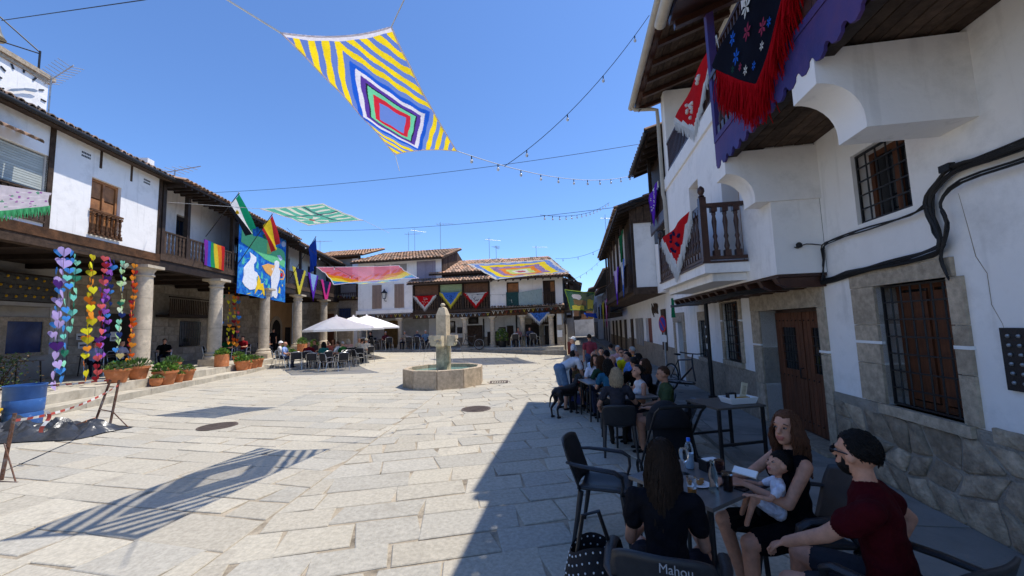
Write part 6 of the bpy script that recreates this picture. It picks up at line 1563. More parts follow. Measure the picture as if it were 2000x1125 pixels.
def ik(S_, T_, l1, l2, hint):
    S_, T_ = Vector(S_), Vector(T_); d = T_ - S_; L = min(d.length, (l1 + l2) * .995); dn = d.normalized()
    a = (l1 * l1 - l2 * l2 + L * L) / (2 * L); h = math.sqrt(max(0, l1 * l1 - a * a))
    hp = Vector(hint) - dn * Vector(hint).dot(dn); hp = hp.normalized() if hp.length > 1e-5 else V(0, 0, -1)
    return S_ + dn * a + hp * h, S_ + dn * L
def person(label, loc, yaw, pose='sit', scale=1.0, shirt=(.8, .8, .8), pants=(.15, .17, .25), skin=skin_l, hair='brown', style='short', sleeve='short', legs='long', lean=.08, side=0.0, hands=None, feet=None, head=(0, 0), voxel=.02, near=False, woman=False, group=None, shoe=(.1, .1, .1), glasses=False, beard=False, cap=None, hs=1.0, knees=None, elbows=None, dress=False, twist=0.0):
    root = thing('person', label, 'person', (0, 0, 0), group=group)
    B = Body(); SK, SH, PA, SO, LI, HR = 0, 1, 2, 3, 4, 5
    hz = {'sit': .53, 'stand': .93, 'bend': .95}[pose]
    Hp = V(0, 0, hz); sp = V(math.sin(side), math.sin(lean), math.cos(lean)).normalized()
    rx = Matrix.Rotation(twist, 3, 'Z') @ V(1, 0, 0); rx = (rx - sp * rx.dot(sp)).normalized(); dpv = sp.cross(rx)
    sw = .165 if woman else .185
    hw = .1 if woman else .092
    # trunk
    B.cap(Hp + V(-.07, -.01, .02), Hp + V(.07, -.01, .02), .12, .12, PA, .95, (0, 0, 1))
    B.cap(Hp + sp * .06, Hp + sp * .24, .145 if not woman else .135, .135 if not woman else .115, SH, .78, rx, 14)
    B.cap(Hp + sp * .22, Hp + sp * .40, .135 if not woman else .118, .155 if not woman else .135, SH, .72, rx, 14)
    B.cap(Hp + sp * .44 - rx * (sw - .06), Hp + sp * .44 + rx * (sw - .06), .07, .07, SH, 1.0, sp)
    if woman:
        for k in (-1, 1): B.ell(Hp + sp * .34 + rx * .065 * k - dpv * -.085, (.06, .055, .06), Matrix.Identity(3), SH)
    nb = Hp + sp * .49
    hr = Matrix.Rotation(yaw * 0 + head[0], 3, 'Z') @ Matrix.Rotation(-head[1], 3, 'X')
    hc = nb + V(0, .01, 0) + sp * .05 + hr @ V(0, .025, .125 * hs)
    B.cap(nb - sp * .02, hc - hr @ V(0, .02, .06), .052 if not woman else .046, .048 if not woman else .043, SK)
    B.ell(hc + hr @ V(0, -.008, .025), V(.076, .096, .098) * hs, hr, SK)
    B.ell(hc + hr @ V(0, .03 * hs, -.045 * hs), V(.056, .062, .07) * hs, hr, SK)
    B.cap(hc + hr @ V(0, .083 * hs, .012), hc + hr @ V(0, .102 * hs, -.024 * hs), .011 * hs, .016 * hs, SK)
    for k in (-1, 1): B.ell(hc + hr @ V(.076 * hs * k, -.005, -.005), V(.012, .024, .032) * hs, hr, SK, 8, 6)
    if near:
        B.cap(hc + hr @ V(-.02 * hs, .088 * hs, -.058 * hs), hc + hr @ V(.02 * hs, .088 * hs, -.058 * hs), .009 * hs, .009 * hs, LI); B.cap(hc + hr @ V(-.015 * hs, .086 * hs, -.068 * hs), hc + hr @ V(.015 * hs, .086 * hs, -.068 * hs), .009 * hs, .009 * hs, LI)
        B.cap(hc + hr @ V(-.048 * hs, .074 * hs, .032), hc + hr @ V(-.018 * hs, .086 * hs, .03), .008, .009, SK); B.cap(hc + hr @ V(.018 * hs, .086 * hs, .03), hc + hr @ V(.048 * hs, .074 * hs, .032), .009, .008, SK)
        B.ell(hc + hr @ V(0, .058 * hs, -.092 * hs), V(.026, .026, .022) * hs, hr, SK)
    # arms
    if hands is None: hands = ((-.16, .36, hz + .2), (.16, .36, hz + .2)) if pose == 'sit' else ((-.24, .05, hz - .12), (.24, .05, hz - .12))
    for k, T_ in zip((-1, 1), hands):
        S_ = Hp + sp * .445 + rx * sw * k
        hint = Vector(elbows[0 if k < 0 else 1]) if elbows else V(.5 * k, -.6, -.6)
        E, Wr = ik(S_, T_, .285, .25, hint)
        r0, r1, r2 = (.05, .041, .03) if not woman else (.043, .036, .026)
        B.cap(S_, E, r0, r1, SH if sleeve == 'long' else SK); B.cap(E, Wr, r1, r2, SH if sleeve == 'long' else SK)
        if sleeve == 'short': B.cap(S_, S_.lerp(E, .52), r0 + .016, r0 + .02, SH)
        if sleeve == 'none': B.cap(S_ - rx * k * .03, S_ - rx * k * .01, r0 + .004, r0 + .002, SK)
        f = (Wr - E).normalized(); 
        pn = V(0, 0, -1) if abs(f.z) < .8 else V(0, 1, 0); pn = (pn - f * pn.dot(f)).normalized(); sd = f.cross(pn).normalized()
        if near:
            B.cap(Wr + f * .01, Wr + f * .075, .03, .038, SK, .45, sd)
            for q in range(4):
                b0 = Wr + f * .095 + sd * (q - 1.5) * .0215; l = (.068, .08, .075, .058)[q]
                m1 = b0 + (f * .85 + pn * .5).normalized() * l * .5; m2 = m1 + (f * .35 + pn * .95).normalized() * l * .45
                B.cap(b0 - f * .02, m1, .0095, .009, SK, seg=8); B.cap(m1, m2, .009, .0075, SK, seg=8)
            th = sd * (-k if True else k); b0 = Wr + f * .03 + th * .03
            m1 = b0 + (f * .7 + th * .6 + pn * .3).normalized() * .04; B.cap(b0, m1, .012, .011, SK, seg=8); B.cap(m1, m1 + (f * .9 + pn * .4).normalized() * .032, .0105, .009, SK, seg=8)
        else:
            B.cap(Wr + f * .01, Wr + f * .07, .03, .034, SK, .5, sd)
            for q in range(4):
                b0 = Wr + f * .08 + sd * (q - 1.5) * .02; B.cap(b0, b0 + (f + pn * .6).normalized() * .06, .011, .009, SK, seg=6)
            b0 = Wr + f * .03 - sd * k * .03; B.cap(b0, b0 + (f * .7 - sd * k * .6).normalized() * .05, .012, .009, SK, seg=6)
    # legs
    if feet is None: feet = ((-.1, .42, .07), (.1, .42, .07)) if pose == 'sit' else ((-.1, .04, .08), (.1, -.04, .08))
    for i, (k, T_) in enumerate(zip((-1, 1), feet)):
        S_ = Hp + V(hw * k, .0, -.02)
        hint = Vector(knees[i]) if knees else (V(.1 * k, .3, 1) if pose == 'sit' else V(0, 1, 0))
        K, A_ = ik(S_, T_, .44, .43, hint)
        L_ = PA if legs == 'long' else SK
        B.cap(S_, K, .088, .062, L_); B.cap(K, A_, .058, .04, L_)
        if legs in ('shorts', 'dress'): B.cap(S_, S_.lerp(K, .72 if legs == 'shorts' else .8), .1, .088, PA)
        fd = V(.12 * k, 1, 0).normalized()
        if A_.z > .15: fd = V(.1 * k, .8, -.4).normalized()
        B.cap(A_ + V(0, -.025, -.035), A_ + V(0, -.0, -.04) + fd * .15, .036, .03, SO, .8, (1, 0, 0))
    mats = [skin, garment(shirt), garment(pants, ' trousers'), garment(shoe, ' shoe'), lipm, HAIR[hair]]
    B.queue('body', root, mats, voxel / max(.5, 1), 4 if not near else 5, None)
    # hair and face details
    hm_ = HAIR[hair]; rn = random.Random(len(label) * 7 + int(loc[0] * 10))
    if style != 'bald':
        mb = MB(); mb.ball((0, 0, 0), 1, 36 if near else 18, 26 if near else 14)
        for i in range(len(mb.v)):
            p = Vector(mb.v[i]); q = V(p.x * .082, p.y * .102, p.z * .106) * hs
            if style == 'short': zb = np.interp(p.y, (-.9, -.15, .12, .4), (-.5, -.15, .05, .5)) - (.22 if hs > 1.3 else 0) + .06 * math.sin(9 * p.x)
            else: zb = np.interp(p.y, (-.2, .0, .4), (-2, -.8, .5)) + .05 * math.sin(7 * p.x)
            q *= .78 + .22 * sstep(zb - .1, zb + .06, p.z) + rn.uniform(-.012, .025)
            mb.v[i] = tuple(hc + hr @ (q + V(0, -.012, .028) * hs))
        mb.build('hair', hm_, root, smooth=70)
        if near and style == 'short':
            st = MB()
            for v_ in range(0, len(mb.v), 1):
                q = Vector(mb.v[v_]); p = hr.inverted() @ (q - hc) / hs - V(0, -.012, .028); e = V(p.x / .082, p.y / .102, p.z / .106)
                if e.length < .97: continue
                for k in range(2):
                    b_ = q + V(rn.uniform(-1, 1), rn.uniform(-1, 1), rn.uniform(-1, 1)) * .004; t = hr @ (V(rn.uniform(-.5, .5), -.8, rn.uniform(-.9, .3)) + e * 0); t = t.normalized(); en = (hr @ e).normalized(); t = t - en * t.dot(en) * .95 + V(0, 0, -.25); st.tube([b_, b_ + t.normalized() * .014 * hs, b_ + t.normalized() * .016 * hs - V(0, 0, .003)], [.003, .0026, .001], 3, cap=False)
            st.build('hair_locks', hm_, root, kind='stuff')
        if style in ('long', 'bob', 'mid'):
            mb = MB(); ln = {'long': .5, 'bob': .17, 'mid': .3}[style]; ns = 320 if near else 60
            for i in range(ns):
                a = rn.uniform(-2.25, 2.25) ; el_ = rn.uniform(.05, 1.2)
                d = V(math.sin(a) * math.cos(el_), -math.cos(a) * math.cos(el_), math.sin(el_))
                p = hc + hr @ (V(d.x * .085, d.y * .104 - .01, d.z * .11 + .025) * hs)
                out = hr @ V(math.sin(a), -math.cos(a), 0); pts = [p]; L = ln * rn.uniform(.75, 1.05); w = rn.uniform(0, 6.3); wv = .024 if near else .008
                st = 8 if near else 5; o0 = hc + hr @ V(math.sin(a) * .093, -math.cos(a) * .112 - .01, -.02)
                for j in range(1, st + 1):
                    t = j / st
                    q = p.lerp(o0, min(1, t * 2.6)) if t < .39 else o0 + out * (.012 * math.sin(t * 3)) + V(0, 0, -(t - .39) / .61 * L)
                    if style != 'bob' and t > .45: q = q + (-out if True else out) * .05 * (t - .45) + V(0, -.05, 0) * (t - .45)
                    pts.append(q + V(math.sin(w + t * 13), math.cos(w + t * 11), 0) * wv * t)
                mb.tube(pts, [.0062 if near else .016] * st + [.004], 4, cap=False)
            mb.build('hair_locks', hm_, root, smooth=70, kind='stuff')
        if style == 'bun': MB().ball(hc + hr @ V(0, -.11, .05), .045, 10, 8).build('hair_bun', hm_, root, smooth=True)
        if style == 'tail': MB().tube([hc + hr @ V(0, -.1, .04), hc + hr @ V(0, -.15, .0), hc + hr @ V(0, -.14, -.14), hc + hr @ V(0, -.12, -.24)], [.025, .035, .03, .01], 8).build('pony_tail', hm_, root, smooth=True)
    if cap:
        mb = MB(); mb.ball((0, 0, 0), 1, 14, 8)
        for i in range(len(mb.v)):
            p = Vector(mb.v[i]); p.z = max(p.z, .12); mb.v[i] = tuple(hc + hr @ (V(p.x * .09, p.y * .11, p.z * .12) + V(0, -.005, .03)))
        mb.lathe([(.5, 0), (.5, .004)], (0, 0, 0), 10); k0 = len(mb.v) - 20
        for i in range(k0, len(mb.v)):
            p = Vector(mb.v[i]); mb.v[i] = tuple(hc + hr @ V(p.x * .16, .1 + p.y * .16, .045 + p.z))
        mb.build('cap', garment(cap, ' cap'), root, smooth=50)
    for k in (-1, 1):
        c_ = hc + hr @ (V(.031 * k, .079, .008) * hs)
        e_ = MB().ball(c_, .0135 * hs if near else .012, 10, 8, (1, 1, .5) if near else (1, 1, .7)).build('eye', eye_w if near else eye_d, root, smooth=True)
        if near: MB().ball(c_ + hr @ (V(0, .0085, 0) * hs), .008 * hs, 8, 6, (1, 1, .85)).build('iris', eye_d, e_, smooth=True); MB().tube([c_ + hr @ V(-.022 * k * -1, .004, .022), c_ + hr @ V(0, .012, .028), c_ + hr @ V(.022 * k, .0, .022)], [.003, .0045, .003], 5).build('eyebrow', hm_, root)
    if beard:
        mb = MB(); mb.ball((0, 0, 0), 1, 26, 22)
        for i in range(len(mb.v)):
            p = Vector(mb.v[i]); q = V(p.x * .059, p.y * .066, p.z * .0735)
            if not (p.z < -.05 - .2 * (p.y > .5) or (abs(p.x) > .86 and -.15 < p.y < .3 and p.z < .5) or (p.y > .7 and .1 < p.z < .3)) or p.y < -.35: q *= .7
            mb.v[i] = tuple(hc + hr @ (q * rn.uniform(.99, 1.03) + V(0, .03, -.045)))
        mb.build('beard', hm_, root, smooth=70)
    if glasses:
        mb = MB()
        for k in (-1, 1):
            c_ = hc + hr @ V(.033 * k, .098, .006); mb.ball(c_, 1, 10, 6)
            for i in range(len(mb.v) - 70, len(mb.v)):
                p = Vector(mb.v[i]) - c_; mb.v[i] = tuple(c_ + hr @ V(p.x * .028, p.y * .008, p.z * .022))
            mb.tube([hc + hr @ V(.06 * k, .095, .012), hc + hr @ V(.084 * k, .0, .014)], .004, 5)
        mb.build('sunglasses', iron, root, smooth=60)
    root.location = Vector(loc); root.rotation_euler = (0, 0, yaw); root.scale = (scale,) * 3
    return root, hc
# ------------------------------------------------------------------ furniture
resin = M('dark resin', (.022, .022, .025), rough=.42, var=.2, scale=20, bump=.15, bscale=150, spec=.4, objvar=.1)
weave = M('black woven strap', (.03, .03, .034), rough=.7, var=.3, scale=40, bump=.5, bscale=120)
def resin_chair(label, loc, yaw, group=None, word=False, arms=True, mat=resin):
    o = thing('resin_chair' if arms else 'side_chair', label, 'chair', (0, 0, 0), group=group)
    f = lambda s, t: V((s - .5) * .46 * (1 - .12 * (1 - t)), -.22 + .44 * t, .445 + .018 * math.cos((s - .5) * 6) * -1 + .02 * t - .015 * (t > .85))
    MB().grid(f, 10, 10).build('seat', mat, o, smooth=True, solid=.022)
    def bk(s, t):
        w = (.44 + .05 * t - .1 * max(0, t - .75) * 2); x = (s - .5) * w
        return V(x, -.215 - .13 * t - .05 * (1 - (2 * s - 1) ** 2) + .02, .455 + (.4 if arms else .3) * t - .03 * (2 * s - 1) ** 4 * t)
    MB().grid(bk, 14, 10).build('backrest', mat, o, smooth=True, solid=.018)
    for sx in (-1, 1):
        MB().tube([(.2 * sx, .17, .44), (.22 * sx, .2, .2), (.235 * sx, .225, 0)], [.026, .021, .016], 8).build('leg', mat, o, smooth=True); MB().tube([(.2 * sx, -.19, .44), (.215 * sx, -.23, .2), (.225 * sx, -.27, 0)], [.026, .021, .016], 8).build('leg', mat, o, smooth=True)
        if arms: MB().tube([(.22 * sx, -.3, .68), (.265 * sx, -.2, .675), (.285 * sx, -.02, .665), (.285 * sx, .12, .655), (.28 * sx, .18, .62), (.255 * sx, .185, .54), (.225 * sx, .16, .46)], [.02, .026, .03, .03, .027, .022, .02], 8, flat=.6).build('armrest', mat, o, smooth=True)
    if word:
        cu = bpy.data.curves.new('lettering', 'FONT'); cu.body = 'Mahou'; cu.size = .052; cu.align_x = 'CENTER'; cu.extrude = .002
        t_ = bpy.data.objects.new('lettering', cu); C.objects.link(t_); t_.parent = o
        t_.location = (.06, -.4, .803); t_.rotation_euler = (R(72), 0, 0); cu.materials.append(M('silver print', (.3, .3, .31), rough=.5, var=.1, bump=0))
        TEXTS.append(t_)
    o.location = Vector(loc); o.rotation_euler = (0, 0, yaw)
    return o
TEXTS = []
def flush_texts():
    bpy.context.view_layer.update(); dg = bpy.context.evaluated_depsgraph_get()
    for t_ in TEXTS:
        me = bpy.data.meshes.new_from_object(t_.evaluated_get(dg)); ob = bpy.data.objects.new('lettering', me); C.objects.link(ob)
        ob.parent = t_.parent; ob.location = t_.location; ob.rotation_euler = t_.rotation_euler; ob.scale = t_.scale
        bpy.data.objects.remove(t_)
    TEXTS.clear()
ALU = None
def alu_chair(label, loc, yaw, group='aluminium terrace chairs'):
    global ALU
    if ALU is None:
        o = thing('terrace_chair', label, 'chair', (0, 0, 0), group=group)
        for sx in (-1, 1):
            MB().tube([(.25 * sx, .24, 0), (.25 * sx, .16, .44), (.255 * sx, .1, .64), (.26 * sx, -.06, .66), (.25 * sx, -.22, .64), (.235 * sx, -.25, .72)], .014, 6).build('side_frame', steel, o, smooth=True)
            MB().tube([(.25 * sx, -.3, 0), (.25 * sx, -.2, .42), (.24 * sx, .0, .44), (.24 * sx, .18, .44)], .014, 6).build('leg', steel, o, smooth=True)
        MB().tube([(-.23, -.22, .45), (-.23, -.28, .8), (-.12, -.3, .86), (.12, -.3, .86), (.23, -.28, .8), (.23, -.22, .45)], .014, 6).build('back_frame', steel, o, smooth=True)
        MB().grid(lambda s, t: V((s - .5) * .46, -.2 + .4 * t, .445 - .02 * math.sin(3.14 * s)), 6, 6).build('seat', weave, o, smooth=True, solid=.012)
        MB().grid(lambda s, t: V((s - .5) * .44, -.235 - .06 * t - .02 * math.sin(3.14 * s), .5 + .33 * t), 6, 6).build('backrest', weave, o, smooth=True, solid=.012)
        ALU = o; first = True
    else: o = copy_tree(ALU); first = False
    o['label'] = label; o['group'] = group; o.location = Vector(loc); o.rotation_euler = (0, 0, yaw)
    return o
slate = M('grey laminate top', (.115, .11, .108), rough=.35, var=.2, scale=4, bump=.05, spec=.4, stretch=(1, 5, 1))
def cafe_table(label, loc, yaw, w=.68, d=.68, h=.74, top=slate, frame=iron, style='post', group=None):
    o = thing('cafe_table', label, 'table', (0, 0, 0), group=group)
    t_ = MB().box((0, 0, h - .012), (w, d, .024)).build('tabletop', top, o)
    if style == 'legs':
        for sx in (-1, 1):
            for sy in (-1, 1): MB().box(((w / 2 - .03) * sx, (d / 2 - .03) * sy, (h - .025) / 2), (.035, .035, h - .026)).build('leg', frame, o)
        for sy in (-1, 1): MB().box((0, (d / 2 - .03) * sy, .3), (w - .1, .03, .03)).build('stretcher', frame, o)
        for sx in (-1, 1): MB().box(((w / 2 - .03) * sx, 0, .02), (.03, d - .1, .025)).build('stretcher', frame, o)
    else:
        for sx in (-1, 1):
            for sy in (-1, 1): MB().tube([((w / 2 - .06) * sx, (d / 2 - .06) * sy, h - .03), ((w / 2 - .03) * sx, (d / 2 - .03) * sy, 0)], [.022, .016], 8).build('leg', frame, o, smooth=True)
    o.location = Vector(loc); o.rotation_euler = (0, 0, yaw); return o
# ------------------------------------------------------------------ foreground table group
cafe_table('grey square table with drinks in the foreground', (1.30, 3.05, 0), R(31.4), .66, .68, .74)
resin_chair('empty dark resin armchair left of the foreground table', (.80, 3.78, 0), R(-112))
resin_chair('dark resin armchair with beer lettering under the long haired woman', (.765, 2.235, 0), R(-22), word=True)
resin_chair('dark resin armchair under the woman holding the baby', (1.92, 2.84, 0), R(84))
resin_chair('dark resin armchair under the man in the dark red shirt', (1.87, 2.1, 0), R(18))
person('long haired woman in black top seated with her back to us', (.80, 2.31, 0), R(-22), woman=True, shirt=(.08, .08, .1), pants=(.1, .11, .15), hair='darkbrown', style='long', skin=skin_t, near=True, voxel=.008, scale=.93, lean=.12, hands=((-.15, .34, .68), (.14, .36, .7)), feet=((-.16, .35, .07), (.2, .5, .07)), legs='shorts', elbows=((-.35, -.4, -1), (.35, -.4, -1)))
person('auburn haired woman in black strap dress holding a baby', (1.88, 2.86, 0), R(86), woman=True, shirt=(.06, .06, .08), pants=(.06, .06, .08), hair='auburn', style='mid', skin=skin_l, near=True, voxel=.008, scale=.95, lean=-.02, sleeve='none', legs='dress', hands=((-.02, .32, .8), (.1, .42, .8)), feet=((-.2, .42, .07), (.12, .34, .07)), head=(R(32), R(-6)), shoe=(.3, .2, .15), elbows=((-.7, -.3, -.8), (.8, -.2, -.8)))
bb = at(1527, 925, 2.74)
person('baby in white top sitting on the lap of the woman', (bb.x - .02, bb.y + .05, .41), R(70), shirt=(.86, .86, .9), pants=(.8, .8, .84), hair='black', style='short', skin=skin_l, near=True, voxel=.012, scale=.4, lean=-.1, hs=1.75, legs='shorts', feet=((-.2, .5, .35), (.2, .5, .35)), hands=((-.3, .4, .85), (.2, .42, .9)), head=(R(20), R(-18)))
person('bearded man in dark red shirt and sunglasses leaning forward', (1.87, 2.12, 0), R(48), shirt=(.25, .04, .07), pants=(.2, .2, .22), hair='black', style='short', skin=skin_l, near=True, voxel=.008, lean=.15, legs='shorts', scale=.98, hands=((-.03, .47, .64), (.2, .02, .62)), feet=((-.15, .42, .07), (.17, .46, .07)), head=(R(-24), R(-3)), glasses=True, beard=True, elbows=((-.5, -.2, -1), (1, -.7, .1)))
# things on the table
def T(px, py): return at_z(px, py, .74)
def at_z(px, py, z):
    d = fw + rt * ((px - 1000) / FOC) + up * ((562.5 - py) / FOC); return Vector((0, 0, CAM_H)) + d * ((z - CAM_H) / d.z)
cg = glass('clear glass', (.93, .96, .96)); gg = glass('greenish glass', (.75, .9, .85)); cola = M('dark drink', (.02, .008, .005), rough=.1, var=.1, bump=0, spec=.5); beer = M('amber drink', (.35, .15, .03), rough=.1, var=.1, bump=0, spec=.5)
def lathe_thing(name, label, cat, p, parts):
    o = thing(name, label, cat, p)
    for nm, prof, m in parts: MB().lathe(prof, p, 16).build(nm, m, o, smooth=40)
    return o
p = T(1348, 915); lathe_thing('water_bottle', 'clear plastic water bottle with blue cap on the foreground table', 'bottle', p, [('bottle', [(.03, 0), (.033, .02), (.033, .07), (.03, .08), (.033, .09), (.033, .15), (.024, .19), (.012, .21)], glass('bottle plastic', (.85, .92, .97))), ('water', [(.029, .005), (.031, .02), (.031, .12), (.001, .121)], M('still water', (.4, .5, .6), rough=.1, var=.05, bump=0)), ('cap', [(.014, .21), (.014, .235), (.001, .236)], M('blue cap', lin((.1, .4, .85)), rough=.4, var=.05, bump=0))])
p = T(1338, 925); lathe_thing('wine_glass', 'stemmed glass standing beside the water bottle', 'glass', p, [('foot', [(.032, 0), (.03, .004), (.005, .008), (.004, .08), (.02, .095), (.033, .12), (.034, .16), (.029, .185)], cg)])
p = T(1395, 962); lathe_thing('soda_bottle', 'empty green tinted soda bottle near the table corner', 'bottle', p, [('bottle', [(.028, 0), (.03, .015), (.026, .06), (.031, .1), (.029, .13), (.014, .175), (.013, .2), (.015, .205), (.015, .21)], gg)])
p = T(1422, 958); lathe_thing('cola_glass', 'tall glass full of dark cola on the foreground table', 'glass', p, [('glass', [(.03, 0), (.036, .12)], cg), ('drink', [(.027, .006), (.033, .105), (.001, .106)], cola)])
p = T(1352, 965); lathe_thing('beer_glass', 'short glass with a little amber drink by the woman hair', 'glass', p, [('glass', [(.027, 0), (.033, .11)], cg), ('drink', [(.025, .006), (.028, .04), (.001, .041)], beer)])
p = T(1406, 925); lathe_thing('red_glass', 'glass with pinkish rim behind the soda bottle', 'glass', p, [('glass', [(.028, 0), (.035, .1)], glass('pink glass', (.85, .55, .6)))])
p = T(1365, 948); o = lathe_thing('tapas_plate', 'small white plate with brown snacks', 'plate', p, [('plate', [(.035, 0), (.05, .004), (.075, .012), (.078, .014), (.001, .008)], whiteplastic)])
rn = random.Random(2)
for i in range(9): MB().ball(p + V(rn.uniform(-.04, .04), rn.uniform(-.04, .04), .02 + rn.uniform(0, .012)), .014, 6, 5, (1.3, 1, .8)).build('snack', M('fried snack', (.32, .15, .05), var=.3, rough=.7), o, smooth=True)
p = T(1388, 918); o = thing('napkin_box', 'black napkin box with white napkins on the foreground table', 'napkin box', p); MB().box(p + V(0, 0, .04), (.14, .09, .08), R(15)).build('box', iron, o); MB().box(p + V(0, 0, .083), (.11, .06, .006), R(15)).build('napkins', whiteplastic, o)
p = T(1455, 953); o = thing('mobile_phone', 'black mobile phone lying flat at the table edge', 'phone', p); MB().box(p + V(0, 0, .006), (.075, .155, .01), R(-55)).build('body', iron, o); MB().box(p + V(0, 0, .0115), (.068, .145, .002), R(-55)).build('screen', darkglass, o)
p = at(1455, 922, 2.78); o = thing('paper_menu', 'white folded paper held by the woman with the baby', 'paper', p); MB().box(p, (.012, .15, .05), R(35), ('Y', .9)).build('sheet', whiteplastic, o)
# bag with dots hung beside the chair
dots = M('black dotted fabric', (.014, .014, .018), rough=.85, var=.1, bump=.3, bscale=60); wd = M('white dot', (.7, .7, .7), rough=.8, var=.05, bump=0)
o = thing('dotted_bag', 'black fabric bag with white polka dots beside the long haired woman', 'bag', (.42, 2.42, .0))
def bagf(s, t): 
    a = 2 * math.pi * s; r_ = (.13 + .05 * math.sin(math.pi * t)) * (1 + .06 * math.sin(3 * a)); return V(.42 + r_ * math.cos(a), 2.42 + .65 * r_ * math.sin(a), .12 + .52 * t - .03 * math.cos(2 * a))
MB().grid(bagf, 28, 14).build('bag', dots, o, smooth=True)
mb = MB()
for i in range(22):
    for j in range(11):
        p = bagf((i + .5 * (j % 2)) / 22, (j + .5) / 11); mb.ball(p, .006, 5, 4)
mb.build('dots', wd, o, kind='stuff'); MB().tube([(.32, 2.4, .6), (.36, 2.38, .82), (.45, 2.38, .84), (.52, 2.42, .62)], .012, 6).build('strap', iron, o, smooth=True); MB().tube([(.36, 2.62, .02), (.2, 2.9, .03), (.12, 3.0, .015)], .012, 6, flat=.4).build('loose_strap', iron, o)
# stroller
px_, py_ = 1.78, 4.75
o = thing('stroller', 'black baby stroller with raised hood behind the foreground table', 'stroller', (px_, py_, 0))
blackf = M('black stroller fabric', (.01, .01, .012), rough=.8, var=.2, bump=.3, bscale=50, spec=.15)
def hood(s, t):
    a = math.pi * (.02 + .96 * s); b_ = math.pi * .62 * t - .25; return V(px_ + .25 * math.cos(a), py_ - .28 * math.sin(b_) * math.sin(a) + .1, .62 + .34 * math.sin(a) * math.cos(b_ * .75))
MB().grid(hood, 18, 14).build('hood', blackf, o, smooth=True, solid=.01)
MB().grid(lambda s, t: V(px_ + (s - .5) * .44, py_ - .1 + .12 * t - .06 * math.sin(math.pi * s), .3 + .55 * t), 8, 8).build('backrest', blackf, o, smooth=True, solid=.03); MB().box((px_, py_ + .12, .33), (.42, .4, .06)).build('seat', blackf, o)
MB().box((px_, py_ + .05, .17), (.36, .4, .1)).build('basket', blackf, o)
for sx in (-1, 1):
    MB().tube([(px_ + .25 * sx, py_ + .42, .1), (px_ + .25 * sx, py_ + .1, .5), (px_ + .25 * sx, py_ - .25, .9), (px_ + .24 * sx, py_ - .38, .98)], .014, 8).build('side_frame', iron, o, smooth=True); MB().tube([(px_ + .25 * sx, py_ - .3, .1), (px_ + .25 * sx, py_ + .1, .5)], .014, 8).build('rear_leg', iron, o)
    for dy in (-.3, .42):
        MB().tube([(px_ + .26 * sx, py_ + dy + .09 * math.cos(a), .1 + .09 * math.sin(a)) for a in [k * .524 for k in range(12)]], .018, 6, closed=True).build('wheel', rubber, o, smooth=True)
MB().tube([(px_ - .24, py_ - .38, .98), (px_, py_ - .42, 1.0), (px_ + .24, py_ - .38, .98)], .02, 8).build('handle', rubber, o, smooth=True)
# service table with tray
cafe_table('dark service table by the wall carrying a white tray', (2.86, 5.62, 0), R(12), .72, .66, .77, M('brown grey laminate', (.1, .088, .078), rough=.45, var=.15, bump=.05), iron, 'legs')
p = V(3.02, 5.55, .77); o = thing('plastic_tray', 'white plastic tray on the service table', 'tray', p)
q = [(-.2, -.13), (.2, -.13), (.2, .13), (-.2, .13)]; A_ = R(8)
mb = MB(); rot = Matrix.Rotation(A_, 3, 'Z'); lo = [p + rot @ V(x * .85, y * .85, .004) for x, y in q]; hi = [p + rot @ V(x, y, .085) for x, y in q]; mb.add(lo + hi, [(0, 1, 2, 3)] + [(i, (i + 1) % 4, 4 + (i + 1) % 4, 4 + i) for i in range(4)]); mb.build('tray', whiteplastic, o, solid=.008)
o2 = thing('napkin_holder', 'black napkin holder standing in the white tray', 'napkin holder', p + V(-.08, 0, .01)); MB().box(p + V(-.08, .02, .075), (.12, .06, .12), A_).build('holder', iron, o2); MB().box(p + V(-.085, -.013, .07), (.07, .008, .09), A_).build('label_card', whiteplastic, o2)
o2 = thing('menu_card', 'cream menu card leaning in the white tray', 'menu card', p + V(.1, .05, .01)); MB().box(p + V(.11, .05, .14), (.09, .008, .24), A_, ('Y', .25)).build('card', M('cream card', (.62, .55, .4), var=.06, bump=0), o2); MB().box(p + V(.118, .0445, .16), (.05, .003, .12), A_, ('Y', .25)).build('print', M('faint print', (.45, .38, .26), var=.3, scale=40, bump=0), o2)
o2 = thing('cleaning_sponge', 'yellow brown sponge in the white tray', 'sponge', p + V(.03, -.09, .01)); MB().box(p + V(.03, -.07, .06), (.16, .06, .06), A_).build('sponge', M('sponge', (.42, .24, .06), var=.3, scale=20, bump=.6), o2)

# ------------------------------------------------------------------ the long table of guests in the shade
def seat(px, py, Y, **kw):
    p = at(px, py, Y); return V(p.x, Y, 0), max(.93, min(1.02, p.z / 1.355))
def guest(label, px, py, Y, yaw, chair=True, back=0.0, chair_label=None, **kw):
    loc, sc = seat(px, py, Y); kw.setdefault('voxel', .016)
    person(label, loc, R(yaw), scale=sc, **kw)
    if chair:
        d = V(-math.sin(R(yaw)), math.cos(R(yaw)), 0); resin_chair('dark chair under the ' + ' '.join(label.split()[:9]), loc - d * .04, R(yaw), group='dark resin chairs of the long table', arms=False)
guest('grey blonde woman in patterned dark top seated with her back to us', 1203, 722, 6.1, -12, shirt=(.2, .2, .23), pants=(.17, .16, .15), hair='blonde', style='bob', skin=skin_t, woman=True, hands=((-.28, .25, .62), (.22, .38, .78)), legs='long', voxel=.012)
guest('dark haired woman in white top leaning her elbows on the table', 1262, 713, 6.7, 95, shirt=(.85, .84, .84), pants=(.2, .2, .25), hair='black', style='bun', woman=True, sleeve='none', lean=.3, hands=((-.1, .35, .82), (.12, .38, .8)), head=(R(10), R(-12)), voxel=.012)
